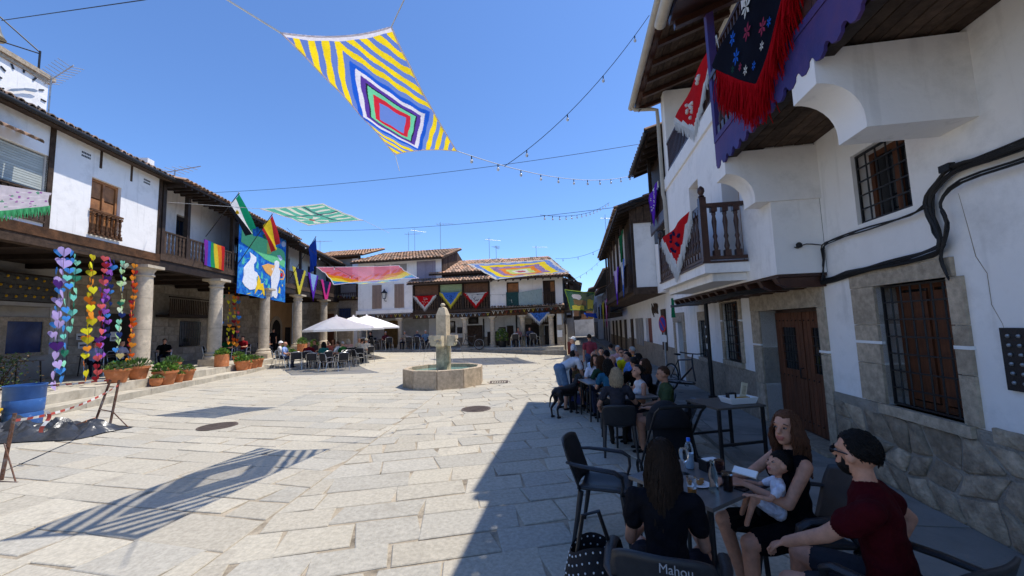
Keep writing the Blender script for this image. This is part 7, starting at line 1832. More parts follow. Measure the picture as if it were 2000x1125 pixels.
guest('man in olive green shirt seated in profile at the second table', 1299, 711, 6.05, 80, shirt=(.23, .29, .2), pants=(.4, .36, .3), hair='brown', style='short', skin=skin_t, lean=.02, hands=((-.15, .34, .7), (.2, .3, .68)), legs='shorts', voxel=.012)
cafe_table('square cafe table between the blonde woman and the man in olive green', (1.82, 6.62, 0), R(8), .75, .7, .74)
for i, (px, py) in enumerate(((1228, 755), (1245, 758), (1252, 757))):
    p = at_z(px, py + 6, .74); lathe_thing('tumbler', ('left', 'middle', 'right')[i] + ' tumbler on the second table', 'glass', p, [('glass', [(.028, 0), (.034, .12)], cg), ('drink', [(.025, .005), (.03, .06 + .02 * i), (.001, .061 + .02 * i)], beer)])
p = at_z(1238, 768, .74); lathe_thing('dinner_plate', 'white plate on the second table', 'plate', p, [('plate', [(.05, 0), (.11, .014), (.112, .016), (.001, .006)], whiteplastic)])
guest('curly dark haired woman in black at the back of the second table', 1265, 703, 7.5, 85, shirt=(.08, .08, .1), pants=(.1, .1, .12), hair='brown', style='bob', woman=True)
guest('person in black jacket seated with back turned near the wall', 1241, 706, 7.9, 10, shirt=(.06, .06, .07), pants=(.1, .1, .12), hair='black', style='short')
guest('dark haired woman in teal top seated with her back to us', 1188, 706, 7.7, -5, shirt=(.16, .36, .48), pants=(.12, .13, .2), hair='black', style='mid', woman=True)
guest('heavy bald man in navy shirt turned to his left', 1201, 699, 8.4, 100, shirt=(.1, .12, .2), pants=(.15, .15, .2), hair='brown', style='bald', skin=skin_t, hands=((-.1, .3, .85), (.15, .3, .75)))
guest('person in white shirt with violet print facing us', 1161, 697, 8.9, 175, shirt=(.85, .84, .88), pants=(.2, .22, .3), hair='brown', style='bob', woman=True)
guest('man in pale blue shirt with thinning hair at the shade edge', 1156, 690, 9.9, -60, shirt=(.62, .74, .88), pants=(.2, .22, .3), hair='grey', style='bald', sleeve='long')
guest('man in bright blue shirt seated with his back to us', 1186, 690, 9.9, 0, shirt=(.1, .25, .62), pants=(.1, .1, .14), hair='black', style='short', cap=(.08, .08, .1))
guest('man in white shirt with sunglasses facing us', 1212, 684, 10.8, 180, shirt=(.86, .86, .86), pants=(.2, .2, .25), hair='black', style='short', glasses=True)
guest('person in yellow shirt behind the pale blue shirt', 1222, 687, 10.3, 170, shirt=(.85, .8, .12), pants=(.2, .2, .25), hair='black', style='short', glasses=True)
guest('man in sky blue shirt in profile at the long table', 1231, 690, 9.3, 85, shirt=(.38, .55, .82), pants=(.2, .2, .25), hair='black', style='short')
guest('grey haired man in orange shirt near the house wall', 1239, 683, 11.2, 60, shirt=(.85, .55, .12), pants=(.25, .2, .15), hair='grey', style='short')
guest('man in beige shirt seated with his back to us in the lane', 1196, 671, 13.5, 5, shirt=(.62, .57, .5), pants=(.15, .15, .18), hair='black', style='short', lean=.35)
guest('woman in dark green top between the teal and navy backs', 1176, 699, 8.5, 20, shirt=(.15, .25, .2), pants=(.15, .15, .2), hair='brown', style='mid', woman=True)
guest('person in grey shirt facing us behind the bright blue shirt', 1174, 687, 11.4, 170, shirt=(.5, .5, .53), pants=(.15, .15, .2), hair='black', style='short')
guest('person in dark purple top close to the house wall', 1251, 694, 8.8, 70, shirt=(.25, .15, .3), pants=(.15, .15, .2), hair='black', style='bob', woman=True)
guest('person in pale pink shirt farthest along the long table', 1206, 680, 12.2, 175, shirt=(.8, .62, .62), pants=(.2, .2, .25), hair='grey', style='short')
for i, (x, y) in enumerate(((1.75, 8.3), (2.15, 10.4), (1.8, 9.35))): cafe_table('dark cafe table of the long row, ' + ('nearest of the three', 'farthest of the three', 'middle of the three')[i], (x, y, 0), R(6), .75, .75, .74, M('pale cafe top', (.17, .17, .18), rough=.4, var=.1, bump=.05), iron, group='tables of the long row')
person('man in white cap and grey shirt walking out of the shade', (at(1122, 660, 12.5).x, 12.5, 0), R(80), 'stand', .88, shirt=(.72, .74, .77), pants=(.1, .11, .16), hair='grey', style='short', cap=(.88, .88, .86), lean=.12, hands=((-.2, .2, .85), (.22, .15, .85)), feet=((-.09, .18, .08), (.1, -.2, .1)), voxel=.018, head=(0, R(-18)))
person('man in dusty red shirt walking away towards the lane', (at(1151, 657, 13.2).x, 13.2, 0), R(-8), 'stand', .9, shirt=(.55, .24, .28), pants=(.25, .32, .45), hair='brown', style='short', feet=((-.09, .14, .08), (.1, -.15, .1)), voxel=.018, cap=(.2, .18, .16))
person('man in white shirt and denim shorts bending over the child', (at(1096, 790, 9.15).x, 9.15, 0), R(-70), 'bend', .95, shirt=(.8, .81, .84), pants=(.36, .46, .58), hair='black', style='short', skin=skin_t, lean=1.15, legs='shorts', hands=((-.2, .62, .62), (.15, .6, .55)), feet=((-.12, .0, .08), (.12, .05, .08)), head=(0, R(-50)), voxel=.014, elbows=((-.3, 0, -1), (.3, 0, -1)))
# child on a mobility scooter
sx_, sy_ = at(1146, 790, 9.25).x, 9.3
o = thing('mobility_scooter', 'small blue mobility scooter parked at the shade edge', 'scooter', (sx_, sy_, 0)); scb = M('scooter blue', lin((.1, .14, .4)), rough=.35, var=.1, bump=.05, spec=.5)
MB().box((sx_, sy_, .14), (.85, .42, .07), R(170)).build('deck', scb, o); MB().box((sx_ - .25, sy_, .24), (.3, .4, .18), R(170)).build('motor_cover', scb, o); MB().box((sx_ - .2, sy_, .46), (.4, .42, .08), R(170)).build('seat', rubber, o); MB().tube([(sx_ - .22, sy_, .3), (sx_ - .22, sy_, .45)], .03, 8).build('seat_post', iron, o)
MB().tube([(sx_ + .36, sy_ - .03, .2), (sx_ + .25, sy_ - .02, .85)], .025, 8).build('tiller', iron, o); MB().tube([(sx_ + .22, sy_ - .25, .9), (sx_ + .25, sy_, .87), (sx_ + .22, sy_ + .22, .9)], .018, 8).build('handlebar', rubber, o)
for dx in (-.33, .36):
    for dy in (-.2, .2): MB().lathe([(.04, -.035), (.09, -.035), (.1, -.02), (.1, .02), (.09, .035), (.04, .035)], (0, 0, 0), 14).build('wheel', rubber, o, smooth=40)
ch = [c_ for c_ in o.children if c_.name.startswith('wheel')]
for c_, (dx, dy) in zip(ch, ((-.33, -.2), (-.33, .2), (.36, -.2), (.36, .2))):
    for v_ in c_.data.vertices: v_.co += Vector((sx_, sy_, 0))   # back to local zero
    c_.rotation_euler = (math.pi / 2, 0, 0); c_.location = (dx, dy, .1)
person('child in brown top sitting on the mobility scooter', (sx_ - .12, sy_, .1), R(190), scale=.72, shirt=(.36, .3, .2), pants=(.3, .27, .2), hair='auburn', style='bob', voxel=.016, legs='shorts', hs=1.15, hands=((-.15, .35, .8), (.15, .35, .8)))
# black dog
def dog(label, loc, yaw):
    o = thing('dog', label, 'dog', (0, 0, 0)); B = Body()
    B.cap((0, .24, .5), (0, .0, .5), .12, .1, 0, 1.15, (1, 0, 0)); B.cap((0, .0, .51), (0, -.26, .53), .1, .095, 0, .95, (1, 0, 0))
    B.cap((0, .3, .56), (0, .42, .72), .075, .06, 0); B.ell((0, .47, .76), (.06, .09, .062), Matrix.Identity(3), 0); B.cap((0, .52, .74), (0, .62, .71), .038, .026, 0)
    for k in (-1, 1):
        B.cap((.05 * k, .44, .79), (.085 * k, .43, .72), .022, .012, 0)
        B.cap((.075 * k, .24, .48), (.08 * k, .22, .27), .05, .03, 0); B.cap((.08 * k, .22, .27), (.08 * k, .25, .06), .026, .02, 0); B.cap((.08 * k, .24, .03), (.08 * k, .3, .025), .028, .022, 0)
        B.cap((.07 * k, -.26, .5), (.085 * k, -.2, .33), .07, .042, 0); B.cap((.085 * k, -.2, .33), (.085 * k, -.36, .2), .036, .024, 0); B.cap((.085 * k, -.36, .2), (.085 * k, -.34, .05), .023, .02, 0); B.cap((.085 * k, -.35, .03), (.085 * k, -.28, .025), .027, .022, 0)
    B.cap((0, -.34, .55), (0, -.46, .42), .028, .022, 0); B.cap((0, -.46, .42), (0, -.5, .24), .022, .012, 0)
    B.queue('body', o, [M('black short fur', (.012, .011, .012), rough=.5, var=.3, scale=20, bump=.3, bscale=120, spec=.35)], .012, 4, None)
    MB().lathe([(.07, 0), (.07, .03)], (0, .38, .63), 12).build('collar', M('red collar', (.3, .03, .03)), o)
    o.location = Vector(loc); o.rotation_euler = (0, 0, yaw); return o
dog('black short haired dog standing at the edge of the shade', (at(1106, 800, 8.55).x, 8.6, 0), R(-48))
# ------------------------------------------------------------------ bicycles
def bicycle(label, loc, yaw, roll=0.0, col=(.02, .02, .025)):
    o = thing('bicycle', label, 'bicycle', (0, 0, 0)); fmm = M('bike paint %d' % int(col[0] * 100), col, rough=.35, var=.15, bump=.02, spec=.5); r_ = .34
    for x in (-.52, .52):
        w = MB().tube([(x + r_ * math.cos(a), 0, r_ + r_ * math.sin(a)) for a in [k * 2 * math.pi / 28 for k in range(28)]], .022, 6, closed=True).build('wheel', rubber, o, smooth=True)
        MB().tube([(x + .3 * math.cos(a), 0, r_ + .3 * math.sin(a)) for a in [k * 2 * math.pi / 24 for k in range(24)]], .01, 5, closed=True).build('rim', galv, w, smooth=True)
        mb = MB()
        for k in range(14): mb.tube([(x, .02 * (-1) ** k, r_), (x + .3 * math.cos(k * .449), 0, r_ + .3 * math.sin(k * .449))], .0025, 3)
        mb.build('spokes', galv, w, kind='stuff'); MB().lathe([(.02, -.04), (.025, 0), (.02, .04)], (x, 0, r_), 8).build('hub', iron, w)
    J = {'bb': V(-.08, 0, .3), 'st': V(-.22, 0, .8), 'ht': V(.36, 0, .86), 'hb': V(.4, 0, .68), 'rw': V(-.52, 0, r_), 'fw': V(.52, 0, r_)}
    for a, b, t in (('bb', 'st', .018), ('bb', 'hb', .024), ('st', 'ht', .02), ('ht', 'hb', .022), ('bb', 'rw', .012), ('st', 'rw', .012), ('hb', 'fw', .02)): MB().tube([J[a], J[b]], t, 8).build('frame_tube', fmm, o, smooth=True)
    MB().tube([J['st'], J['st'] + V(-.03, 0, .12)], .013, 8).build('seat_post', galv, o)
    s = MB(); s.ball(J['st'] + V(-.02, 0, .15), 1, 10, 6)
    c_ = J['st'] + V(-.02, 0, .15)
    for i in range(len(s.v)): q = Vector(s.v[i]) - c_; s.v[i] = tuple(c_ + V(q.x * .14, q.y * .06 * (1.1 - .6 * q.x), q.z * .03))
    s.build('saddle', rubber, o, smooth=True)
    MB().tube([J['ht'], J['ht'] + V(.03, 0, .14)], .016, 8).build('stem', iron, o); MB().tube([J['ht'] + V(-.02, -.33, .16), J['ht'] + V(.04, -.1, .14), J['ht'] + V(.04, .1, .14), J['ht'] + V(-.02, .33, .16)], .014, 8).build('handlebar', rubber, o, smooth=True)
    MB().lathe([(.09, -.006), (.09, .006)], (0, 0, 0), 18).build('chainring', iron, o)
    cr_ = o.children[-1]; cr_.rotation_euler = (math.pi / 2, 0, 0); cr_.location = J['bb'] + V(0, -.04, 0)
    for k in (-1, 1): MB().tube([J['bb'] + V(0, .05 * k, 0), J['bb'] + V(.1 * k, .07 * k, -.13 * k), J['bb'] + V(.1 * k, .16 * k, -.13 * k)], .011, 6).build('crank', iron, o)
    o.location = Vector(loc); o.rotation_euler = (roll, 0, yaw); return o
pb = FR.p(6.7, .62, .075); bicycle('black mountain bicycle leaning on the white house wall', pb, FR.ang() + R(200), R(-6))
p = FB.p(4.45, 1.25, .5); bicycle('black bicycle parked before the far arcade', p, FB.ang() + math.pi, R(4), (.03, .03, .03))
# no-parking sign
p = FR.p(8.95, .5, .07); o = thing('no_parking_sign', 'round red and blue no parking sign on a pole by the wall', 'sign', p)
MB().tube([p, p + V(0, 0, 2.0)], .03, 10).build('pole', galv, o, smooth=True)
c_ = p + V(0, 0, 1.75); d = FR.N * .0 + (FR.U * -.22 + FR.N * .97).normalized(); s = d.cross(V(0, 0, 1)).normalized()
def disc(r0, off, mat, nm, r1=0.0, a0=0, a1=6.2832):
    mb = MB(); n_ = 28; pts = [c_ + (s * math.cos(a) + V(0, 0, math.sin(a))) * r0 + d * off for a in [a0 + (a1 - a0) * k / n_ for k in range(n_)]]; mb.prism(pts, d * .006); return mb.build(nm, mat, o)
rdp, blp = M('sign red', lin((.72, .1, .12)), rough=.4, var=.06, bump=0), M('sign blue', lin((.12, .2, .6)), rough=.4, var=.06, bump=0)
disc(.27, .033, rdp, 'red_rim'); disc(.21, .041, blp, 'blue_field')
e = (s * .7 + V(0, 0, .7)).normalized(); f = e.cross(d).normalized(); mb = MB(); mb.prism([c_ + e * .24 + f * .028 + d * .048, c_ + e * .24 - f * .028 + d * .048, c_ - e * .24 - f * .028 + d * .048, c_ - e * .24 + f * .028 + d * .048], d * .005); mb.build('red_bar', rdp, o)
mb = MB(); mb.prism([c_ + s * .22 + V(0, 0, -.34) + d * .033, c_ - s * .22 + V(0, 0, -.34) + d * .033, c_ - s * .22 + V(0, 0, -.56) + d * .033, c_ + s * .22 + V(0, 0, -.56) + d * .033], d * .006); mb.build('plate', whiteplastic, o)
# ------------------------------------------------------------------ terrace with parasols
canv = M('white canvas', (.92, .91, .89), rough=.9, var=.04, scale=3, bump=.1, bscale=60, transl=.25, spec=.05)
def parasol(label, px, Y, top, half, edge, yaw):
    b0 = at(px, 640, Y); x, y = b0.x, Y; g = G(x, y); o = thing('parasol', label, 'parasol', (x, y, g))
    MB().tube([(x, y, g), (x, y, top + .03)], .03, 10).build('pole', M('cream pole', (.6, .57, .5), rough=.4, var=.05, bump=0), o, smooth=True)
    MB().lathe([(.3, 0), (.3, .05), (.06, .09), (.05, .2)], (x, y, g), 20).build('base', iron, o)
    def cn(s, t):
        a = yaw + 2 * math.pi * s; k = 1 / max(abs(math.cos(a - yaw)), abs(math.sin(a - yaw))); r_ = half * (1 + (k - 1) * .92) * t
        return V(x + r_ * math.cos(a), y + r_ * math.sin(a), top - (top - edge) * (t ** 1.15) - .05 * math.sin(4 * 2 * math.pi * s) ** 2 * t * 0)
    MB().grid(cn, 48, 8).build('canopy', canv, o, smooth=True)
    MB().grid(lambda s, t: cn(s, 1) - V(0, 0, .1 * t), 48, 1).build('valance', canv, o, smooth=True)
    for k in range(4):
        a = yaw + math.pi / 4 + k * math.pi / 2; MB().tube([cn((a - yaw) / 6.2832, .05) - V(0, 0, .05), cn((a - yaw) / 6.2832 % 1, .97) - V(0, 0, .03)], .014, 5).build('rib', galv, o)
    MB().lathe([(.07, top - .02), (.05, top + .04), (.01, top + .08)], (x, y, 0), 10).build('finial', canv, o)
    return o
parasol('nearest white square parasol on the left of the terrace', 657, 21.2, 2.72, 1.42, 2.02, R(38))
parasol('white parasol in the middle of the three', 690, 22.3, 2.72, 1.4, 2.05, R(30))
parasol('rightmost white parasol of the three', 716, 23.6, 2.8, 1.42, 2.1, R(42))
TG = [(545, 676, 20.4, -60, (.85, .84, .83), 'woman in pale top and white cap at the left end of the terrace', 'white', 'short', (.9, .9, .9)), (554, 678, 20.0, -80, (.55, .65, .85), 'bald man in light blue shirt at the left end of the terrace', 'grey', 'bald', None),
      (603, 678, 19.8, 20, (.42, .08, .12), 'broad man in dark red shirt with his back to us on the terrace', 'grey', 'bald', None), (617, 675, 20.9, 150, (.3, .25, .25), 'man in brown shirt behind the red shirt', 'brown', 'short', None), (634, 679, 19.8, 60, (.2, .45, .42), 'woman in teal top and dark hat under the first parasol', 'black', 'bob', (.08, .08, .1)),
      (643, 677, 20.6, 170, (.75, .4, .35), 'person in coral top under the first parasol', 'black', 'short', None), (652, 671, 21.4, 180, (.7, .5, .42), 'person with red hair under the first parasol', 'auburn', 'bob', None), (662, 677, 20.2, 80, (.8, .8, .8), 'person in white top beside the first parasol pole', 'brown', 'short', None), (671, 674, 20.2, 70, (.12, .3, .15), 'man in green vest between the parasol poles', 'grey', 'short', None),
      (681, 668, 21.6, 40, (.85, .68, .66), 'grey haired woman in pale pink top under the middle parasol', 'grey', 'bob', None), (700, 668, 22.0, -20, (.82, .8, .76), 'elderly man in white shirt right of the middle parasol', 'grey', 'bald', None), (706, 673, 21.4, 0, (.8, .76, .7), 'child in pale top at the right end of the terrace', 'brown', 'short', None), (717, 667, 22.0, 60, (.85, .82, .75), 'person in cream top and cap at the right end of the terrace', 'white', 'short', (.85, .83, .75))]
for px, py, Y, yaw, sh, lb, hr_, st, cp in TG:
    p = at(px, py, Y); g = G(p.x, Y); sc = max(.98, min(1.05, (p.z - g) / 1.36))
    person(lb, (p.x, Y, g), R(yaw), scale=sc, shirt=sh, pants=(.2, .22, .28), hair=hr_, style=st, cap=cp, voxel=.03, group='guests on the parasol terrace')
    d = V(-math.sin(R(yaw)), math.cos(R(yaw)), 0); alu_chair('aluminium terrace chair under the ' + lb.split(' at the')[0].split(' under')[0].split(' with his')[0].split(' on the')[0].split(' beside')[0].split(' between')[0].split(' behind')[0].split(' right')[0], V(p.x, Y, g) - d * .03, R(yaw))
for px, Y, yaw, lb in ((578, 19.4, 30, 'empty aluminium chair second from the left on the terrace edge'), (612, 19.0, 10, 'empty aluminium chair at the front of the terrace'), (640, 18.9, -30, 'empty aluminium chair turned towards the fountain'), (668, 19.2, 40, 'empty aluminium chair in front of the middle parasol'), (700, 20.6, -40, 'empty aluminium chair with dark back near the right parasol')):
    p = at(px, 700, Y); alu_chair(lb, (p.x, Y, G(p.x, Y)), R(yaw))
alut = M('steel table top', (.5, .5, .5), rough=.3, metal=.6, var=.1, bump=.05)
for px, Y, lb in ((575, 20.4, 'round edged terrace table at the left end'), (625, 20.3, 'terrace table before the first parasol'), (660, 20.9, 'terrace table beside the first parasol pole'), (703, 21.9, 'terrace table under the right parasols')):
    p = at(px, 700, Y); cafe_table(lb, (p.x, Y, G(p.x, Y)), R(20), .7, .7, .72, alut, steel)
# guests in the shade of the far arcade and of the left arcade
for u, n, yaw, sh, hr_, lb in ((-3.0, .2, 150, (.08, .08, .09), 'black', 'person in black in the far arcade beside the arched door'), (-1.9, .3, 210, (.35, .15, .18), 'grey', 'person in dark red near the first far column'), (-.5, .2, 170, (.6, .55, .5), 'grey', 'grey haired person right of the first far column'), (.35, .1, 180, (.25, .3, .38), 'grey', 'person in dark blue in the far arcade'), (1.0, .3, 200, (.4, .5, .6), 'white', 'white haired person in blue in the far arcade'), (7.4, .3, 160, (.55, .4, .4), 'brown', 'person at the far table right of the stone doorway'), (8.1, .2, 190, (.3, .32, .4), 'black', 'person behind the far table by the columns')):
    p = FB.p(u, n, .56); person(lb, p, FB.ang() + R(yaw) - R(0), scale=.95, shirt=sh, pants=(.12, .13, .18), hair=hr_, style='short', voxel=.032, group='guests in the far arcade')
    alu_chair('aluminium chair under the ' + lb, p, FB.ang() + R(yaw))
for u, n, yaw, lb in ((-3.7, .5, 90, 'first empty aluminium chair at the left of the far arcade'), (-3.3, .7, 20, 'second empty aluminium chair at the left of the far arcade'), (-2.5, .6, -30, 'empty aluminium chair before the arched door'), (-1.5, .7, 40, 'empty aluminium chair left of the first far column'), (.05, .7, 10, 'empty aluminium chair right of the first far column'), (.8, .8, -20, 'empty aluminium chair in front of the white haired person'), (2.3, .6, 30, 'empty aluminium chair behind the fountain pillar'), (7.2, .8, 20, 'empty aluminium chair before the stone doorway'), (8.5, .7, -20, 'empty aluminium chair by the third far column')):
    alu_chair(lb, FB.p(u, n, .56), FB.ang() + R(yaw))
for u, lb in ((-2.6, 'dark table near the arched door'), (.3, 'dark table right of the first far column'), (7.8, 'blue draped table before the stone doorway')): cafe_table(lb, FB.p(u, .25, .56), FB.ang(), .7, .7, .72, M('dark blue top', (.05, .06, .12), var=.1, rough=.5) if u > 5 else slate, iron)
for u, n, yaw, sh, lb, hr_, st in ((.9, -2.2, 60, (.6, .66, .8), 'person in pale blue print reading behind the heart garlands', 'black', 'short'), (2.0, -2.2, 100, (.6, .6, .68), 'person in grey top reading behind the coral hearts', 'black', 'short'), (4.6, -2.4, 40, (.07, .07, .08), 'person in black by the second column', 'black', 'short'), (7.3, -1.2, 20, (.1, .35, .2), 'person in green seated in the arcade with back turned', 'black', 'short'), (8.0, -.8, 10, (.5, .08, .12), 'person in red seated beside the third column', 'black', 'short'), (6.2, -1.4, 120, (.7, .72, .76), 'grey haired person in white in the arcade', 'grey', 'bob'), (11.0, -1.2, 150, (.8, .8, .84), 'person in white top in the ochre arcade', 'grey', 'short'), (11.9, -1.6, 190, (.78, .78, .82), 'person in white blouse deeper in the ochre arcade', 'brown', 'bob')):
    p = FL.p(u, n, .55); person(lb, p, R(-96) + R(yaw) - R(90), scale=.97, shirt=sh, pants=(.12, .13, .18), hair=hr_, style=st, voxel=.028, group='guests in the left arcade')
    alu_chair('aluminium chair under the ' + lb, p, R(-96) + R(yaw) - R(90))
person('person in black standing before the arched ochre door', FL.p(13.6, -1.9, .55), R(-120), 'stand', .98, shirt=(.07, .07, .09), pants=(.08, .08, .1), hair='black', style='short', voxel=.03)
for u, n in ((-1.2, -2.6), (1.6, -2.6), (3.4, -2.5)): cafe_table({-1.2: 'dark arcade table at far left', 1.6: 'dark arcade table behind the hearts', 3.4: 'dark arcade table by the black doorway'}[u], FL.p(u, n, .55), FL.ang(), .8, .8, .74)
# ------------------------------------------------------------------ flower pots and plants
leafm = [M('leaf %d' % i, c_, rough=.6, var=.35, scale=9, bump=.1, transl=.2, spec=.25) for i, c_ in enumerate(((.1, .22, .03), (.07, .15, .035), (.16, .26, .04), (.13, .17, .09)))]
def foliage(o, c_, rx, rz, k, m, size=.06, up_=.5, seed=1, spiky=False):
    rn = random.Random(seed); mb = MB(); st = MB()
    for i in range(k):
        a, e = rn.uniform(0, 6.283), rn.uniform(.05, 1.45); r_ = rn.uniform(.35, 1) ** .6
        d = V(math.cos(a) * math.cos(e), math.sin(a) * math.cos(e), math.sin(e)); p = Vector(c_) + V(d.x * rx * r_, d.y * rx * r_, d.z * rz * r_)
        if spiky: t = (d + V(0, 0, .6)).normalized(); w = size * .22; L = size * 2.0
        else: t = (d * .7 + V(rn.uniform(-1, 1), rn.uniform(-1, 1), rn.uniform(-.4, 1)) * .8).normalized(); w = size * .5; L = size * rn.uniform(.8, 1.5)
        s = t.cross(V(rn.uniform(-1, 1), rn.uniform(-1, 1), rn.uniform(-1, 1))).normalized() * w; mb.cur = rn.randrange(3)
        mb.add([p, p + t * L * .5 + s, p + t * L, p + t * L * .5 - s], [(0, 1, 2, 3)])
        if i % 6 == 0: st.tube([Vector(c_) + V(d.x, d.y, 0) * rx * .2, p], .005, 3, cap=False)
    mb.build('foliage', [leafm[m], leafm[(m + 1) % 4], leafm[(m + 2) % 4]], o, kind='stuff'); st.build('stems', leafm[1], o, kind='stuff')
POTN = [0]
def pot(label, p, r_, h, m, lush=1.0, spiky=False, round_=False, square=False):
    POTN[0] += 1; p = Vector(p); o = thing('flower_pot', label, 'flower pot', p, group='terracotta flower pots')
    prof = [(r_ * .68, 0), (r_ * .95, h * .82), (r_ * .96, h * .84), (r_ * 1.06, h * .85), (r_ * 1.06, h), (r_ * .95, h), (r_ * .9, h * .9), (.01, h * .88)]
    if round_: prof = [(r_ * .5, 0), (r_ * .85, h * .25), (r_ * 1.0, h * .6), (r_ * .95, h * .85), (r_ * 1.02, h), (r_ * .9, h), (.01, h * .9)]
    if square: prof = [(r_ * .98, 0), (r_, h), (r_ * .92, h), (.01, h * .92)]
    MB().lathe(prof, p, 26).build('pot', terracotta, o, smooth=40); MB().lathe([(r_ * .9, h * .9), (.01, h * .93)], p, 16).build('soil', M('potting soil', (.03, .022, .015), var=.4, bump=.8), o)
    foliage(o, p + V(0, 0, h * .92), r_ * 1.05, r_ * .8 * lush, int(170 * max(.6, lush)), m, r_ * .3, seed=POTN[0], spiky=spiky)
def onstep(px, py, z): return at_z(px, py, z)
P3 = .31
pot('wide terracotta pot with low shrubs under the purple hearts', FL.p(-1.85, .82, .56), .31, .42, 1, .8)
pot('wide terracotta pot behind the orange hearts', FL.p(-1.02, .78, .56), .29, .42, 3, .9, True)
pot('small round terracotta pot on the lower step', FL.p(-1.05, 1.35, P3), .17, .27, 2, .8, round_=True)
pot('large terracotta pot with bright green plant below the nearest column', FL.p(-.62, 1.32, P3), .34, .46, 0, 1.1)
pot('tall narrow pot with silvery plant beside the nearest column', FL.p(.62, .7, .56), .24, .4, 3, 1.1, True)
pot('small terracotta pot between the two large ones', FL.p(-.08, 1.38, P3), .16, .3, 3, .7)
pot('terracotta pot with dark green plant right of the bright green one', FL.p(.42, 1.28, P3), .28, .4, 1, .7)
pot('tall straight terracotta pot with leafy plant by the second column', FL.p(3.35, .8, .56), .27, .52, 0, 1.2, square=True)
pot('terracotta pot with trailing plant below the second column', FL.p(3.95, 1.32, P3), .3, .42, 0, 1.0)
pot('terracotta pot on the upper step right of the second column', FL.p(4.6, .82, .56), .26, .36, 2, .9)
pot('wide terracotta pot with yellow green plant past the second column', FL.p(4.75, 1.3, P3), .32, .42, 2, .8)
pot('terracotta pot at the end of the second column group', FL.p(5.3, 1.3, P3), .26, .42, 3, .6)
pot('small terracotta pot tucked behind the trailing plant', FL.p(4.35, 1.38, P3), .15, .3, 1, .6)
pot('terracotta pot with spiky plant beside the third column', FL.p(9.3, .75, .56), .24, .36, 2, 1.5, True); pot('terracotta pot with tall plant in front of the third column', FL.p(9.0, 1.3, .3), .26, .4, 0, 1.4)
pot('square terracotta pot with spiky plant by the fourth column', FL.p(12.3, .55, .56), .3, .62, 2, 1.6, True, square=True); pot('terracotta pot with tall plant right of the fourth column', FL.p(13.6, .8, .56), .28, .36, 0, 1.9, True)
p = FB.p(6.3, .35, .56); o = thing('potted_shrub', 'leafy green shrub in a pot between the far columns', 'potted plant', p); MB().lathe([(.22, 0), (.3, .4), (.28, .4), (.01, .36)], p, 16).build('pot', iron, o, smooth=40); foliage(o, p + V(0, 0, .4), .42, .85, 300, 1, .11, seed=77)
# shrub, barrel and building rubbish at the left edge
o = thing('shrub', 'reddish small leaved shrub behind the blue barrel at the left edge', 'shrub', (-14.6, 11.4, .3)); c_ = V(-14.6, 11.4, .3)
for k in range(7): MB().tube([c_, c_ + V(.25 * math.cos(k), .25 * math.sin(k), .6), c_ + V(.45 * math.cos(k * 1.1), .45 * math.sin(k * 1.1), 1.05)], [.02, .014, .006], 5).build('branch', oldwood, o)
leafm.append(M('reddish leaf', (.16, .1, .05), rough=.6, var=.4, transl=.15)); rn = random.Random(9); mb = MB()
for i in range(900):
    d = V(rn.gauss(0, .3), rn.gauss(0, .3), rn.uniform(.2, 1.25)); q = c_ + d; t = V(rn.uniform(-1, 1), rn.uniform(-1, 1), rn.uniform(-.3, 1)).normalized(); s = t.orthogonal().normalized() * .022; mb.cur = rn.randrange(3)
    mb.add([q, q + t * .03 + s, q + t * .065, q + t * .03 - s], [(0, 1, 2, 3)])
mb.build('foliage', [leafm[4], leafm[3], leafm[1]], o, kind='stuff')
bz = V(-10.62, 8.8, .1); o = thing('plastic_barrel', 'scuffed blue plastic barrel behind the barrier tape', 'barrel', bz); bpl = M('scuffed blue plastic', lin((.22, .39, .64)), rough=.5, var=.12, scale=6, bump=.1, stain=(lin((.55, .65, .78)), 6, .6, .75))
MB().lathe([(.27, 0), (.285, .03), (.3, .28), (.293, .29), (.302, .31), (.31, .56), (.303, .57), (.312, .59), (.315, .82), (.33, .84), (.33, .87), (.3, .87), (.27, .1), (.01, .09)], bz, 30).build('barrel', bpl, o, smooth=40)
hz_ = at(4, 790, 8.2); o = thing('bucket', 'yellow builder bucket cut by the left edge', 'bucket', (hz_.x - .2, 8.2, .08)); MB().lathe([(.2, 0), (.26, .42), (.28, .43), (.28, .46), (.24, .45)], (hz_.x - .42, 8.2, .08), 20).build('bucket', M('yellow plastic', (.75, .48, .03), rough=.4, var=.1, bump=.05), o, smooth=40)
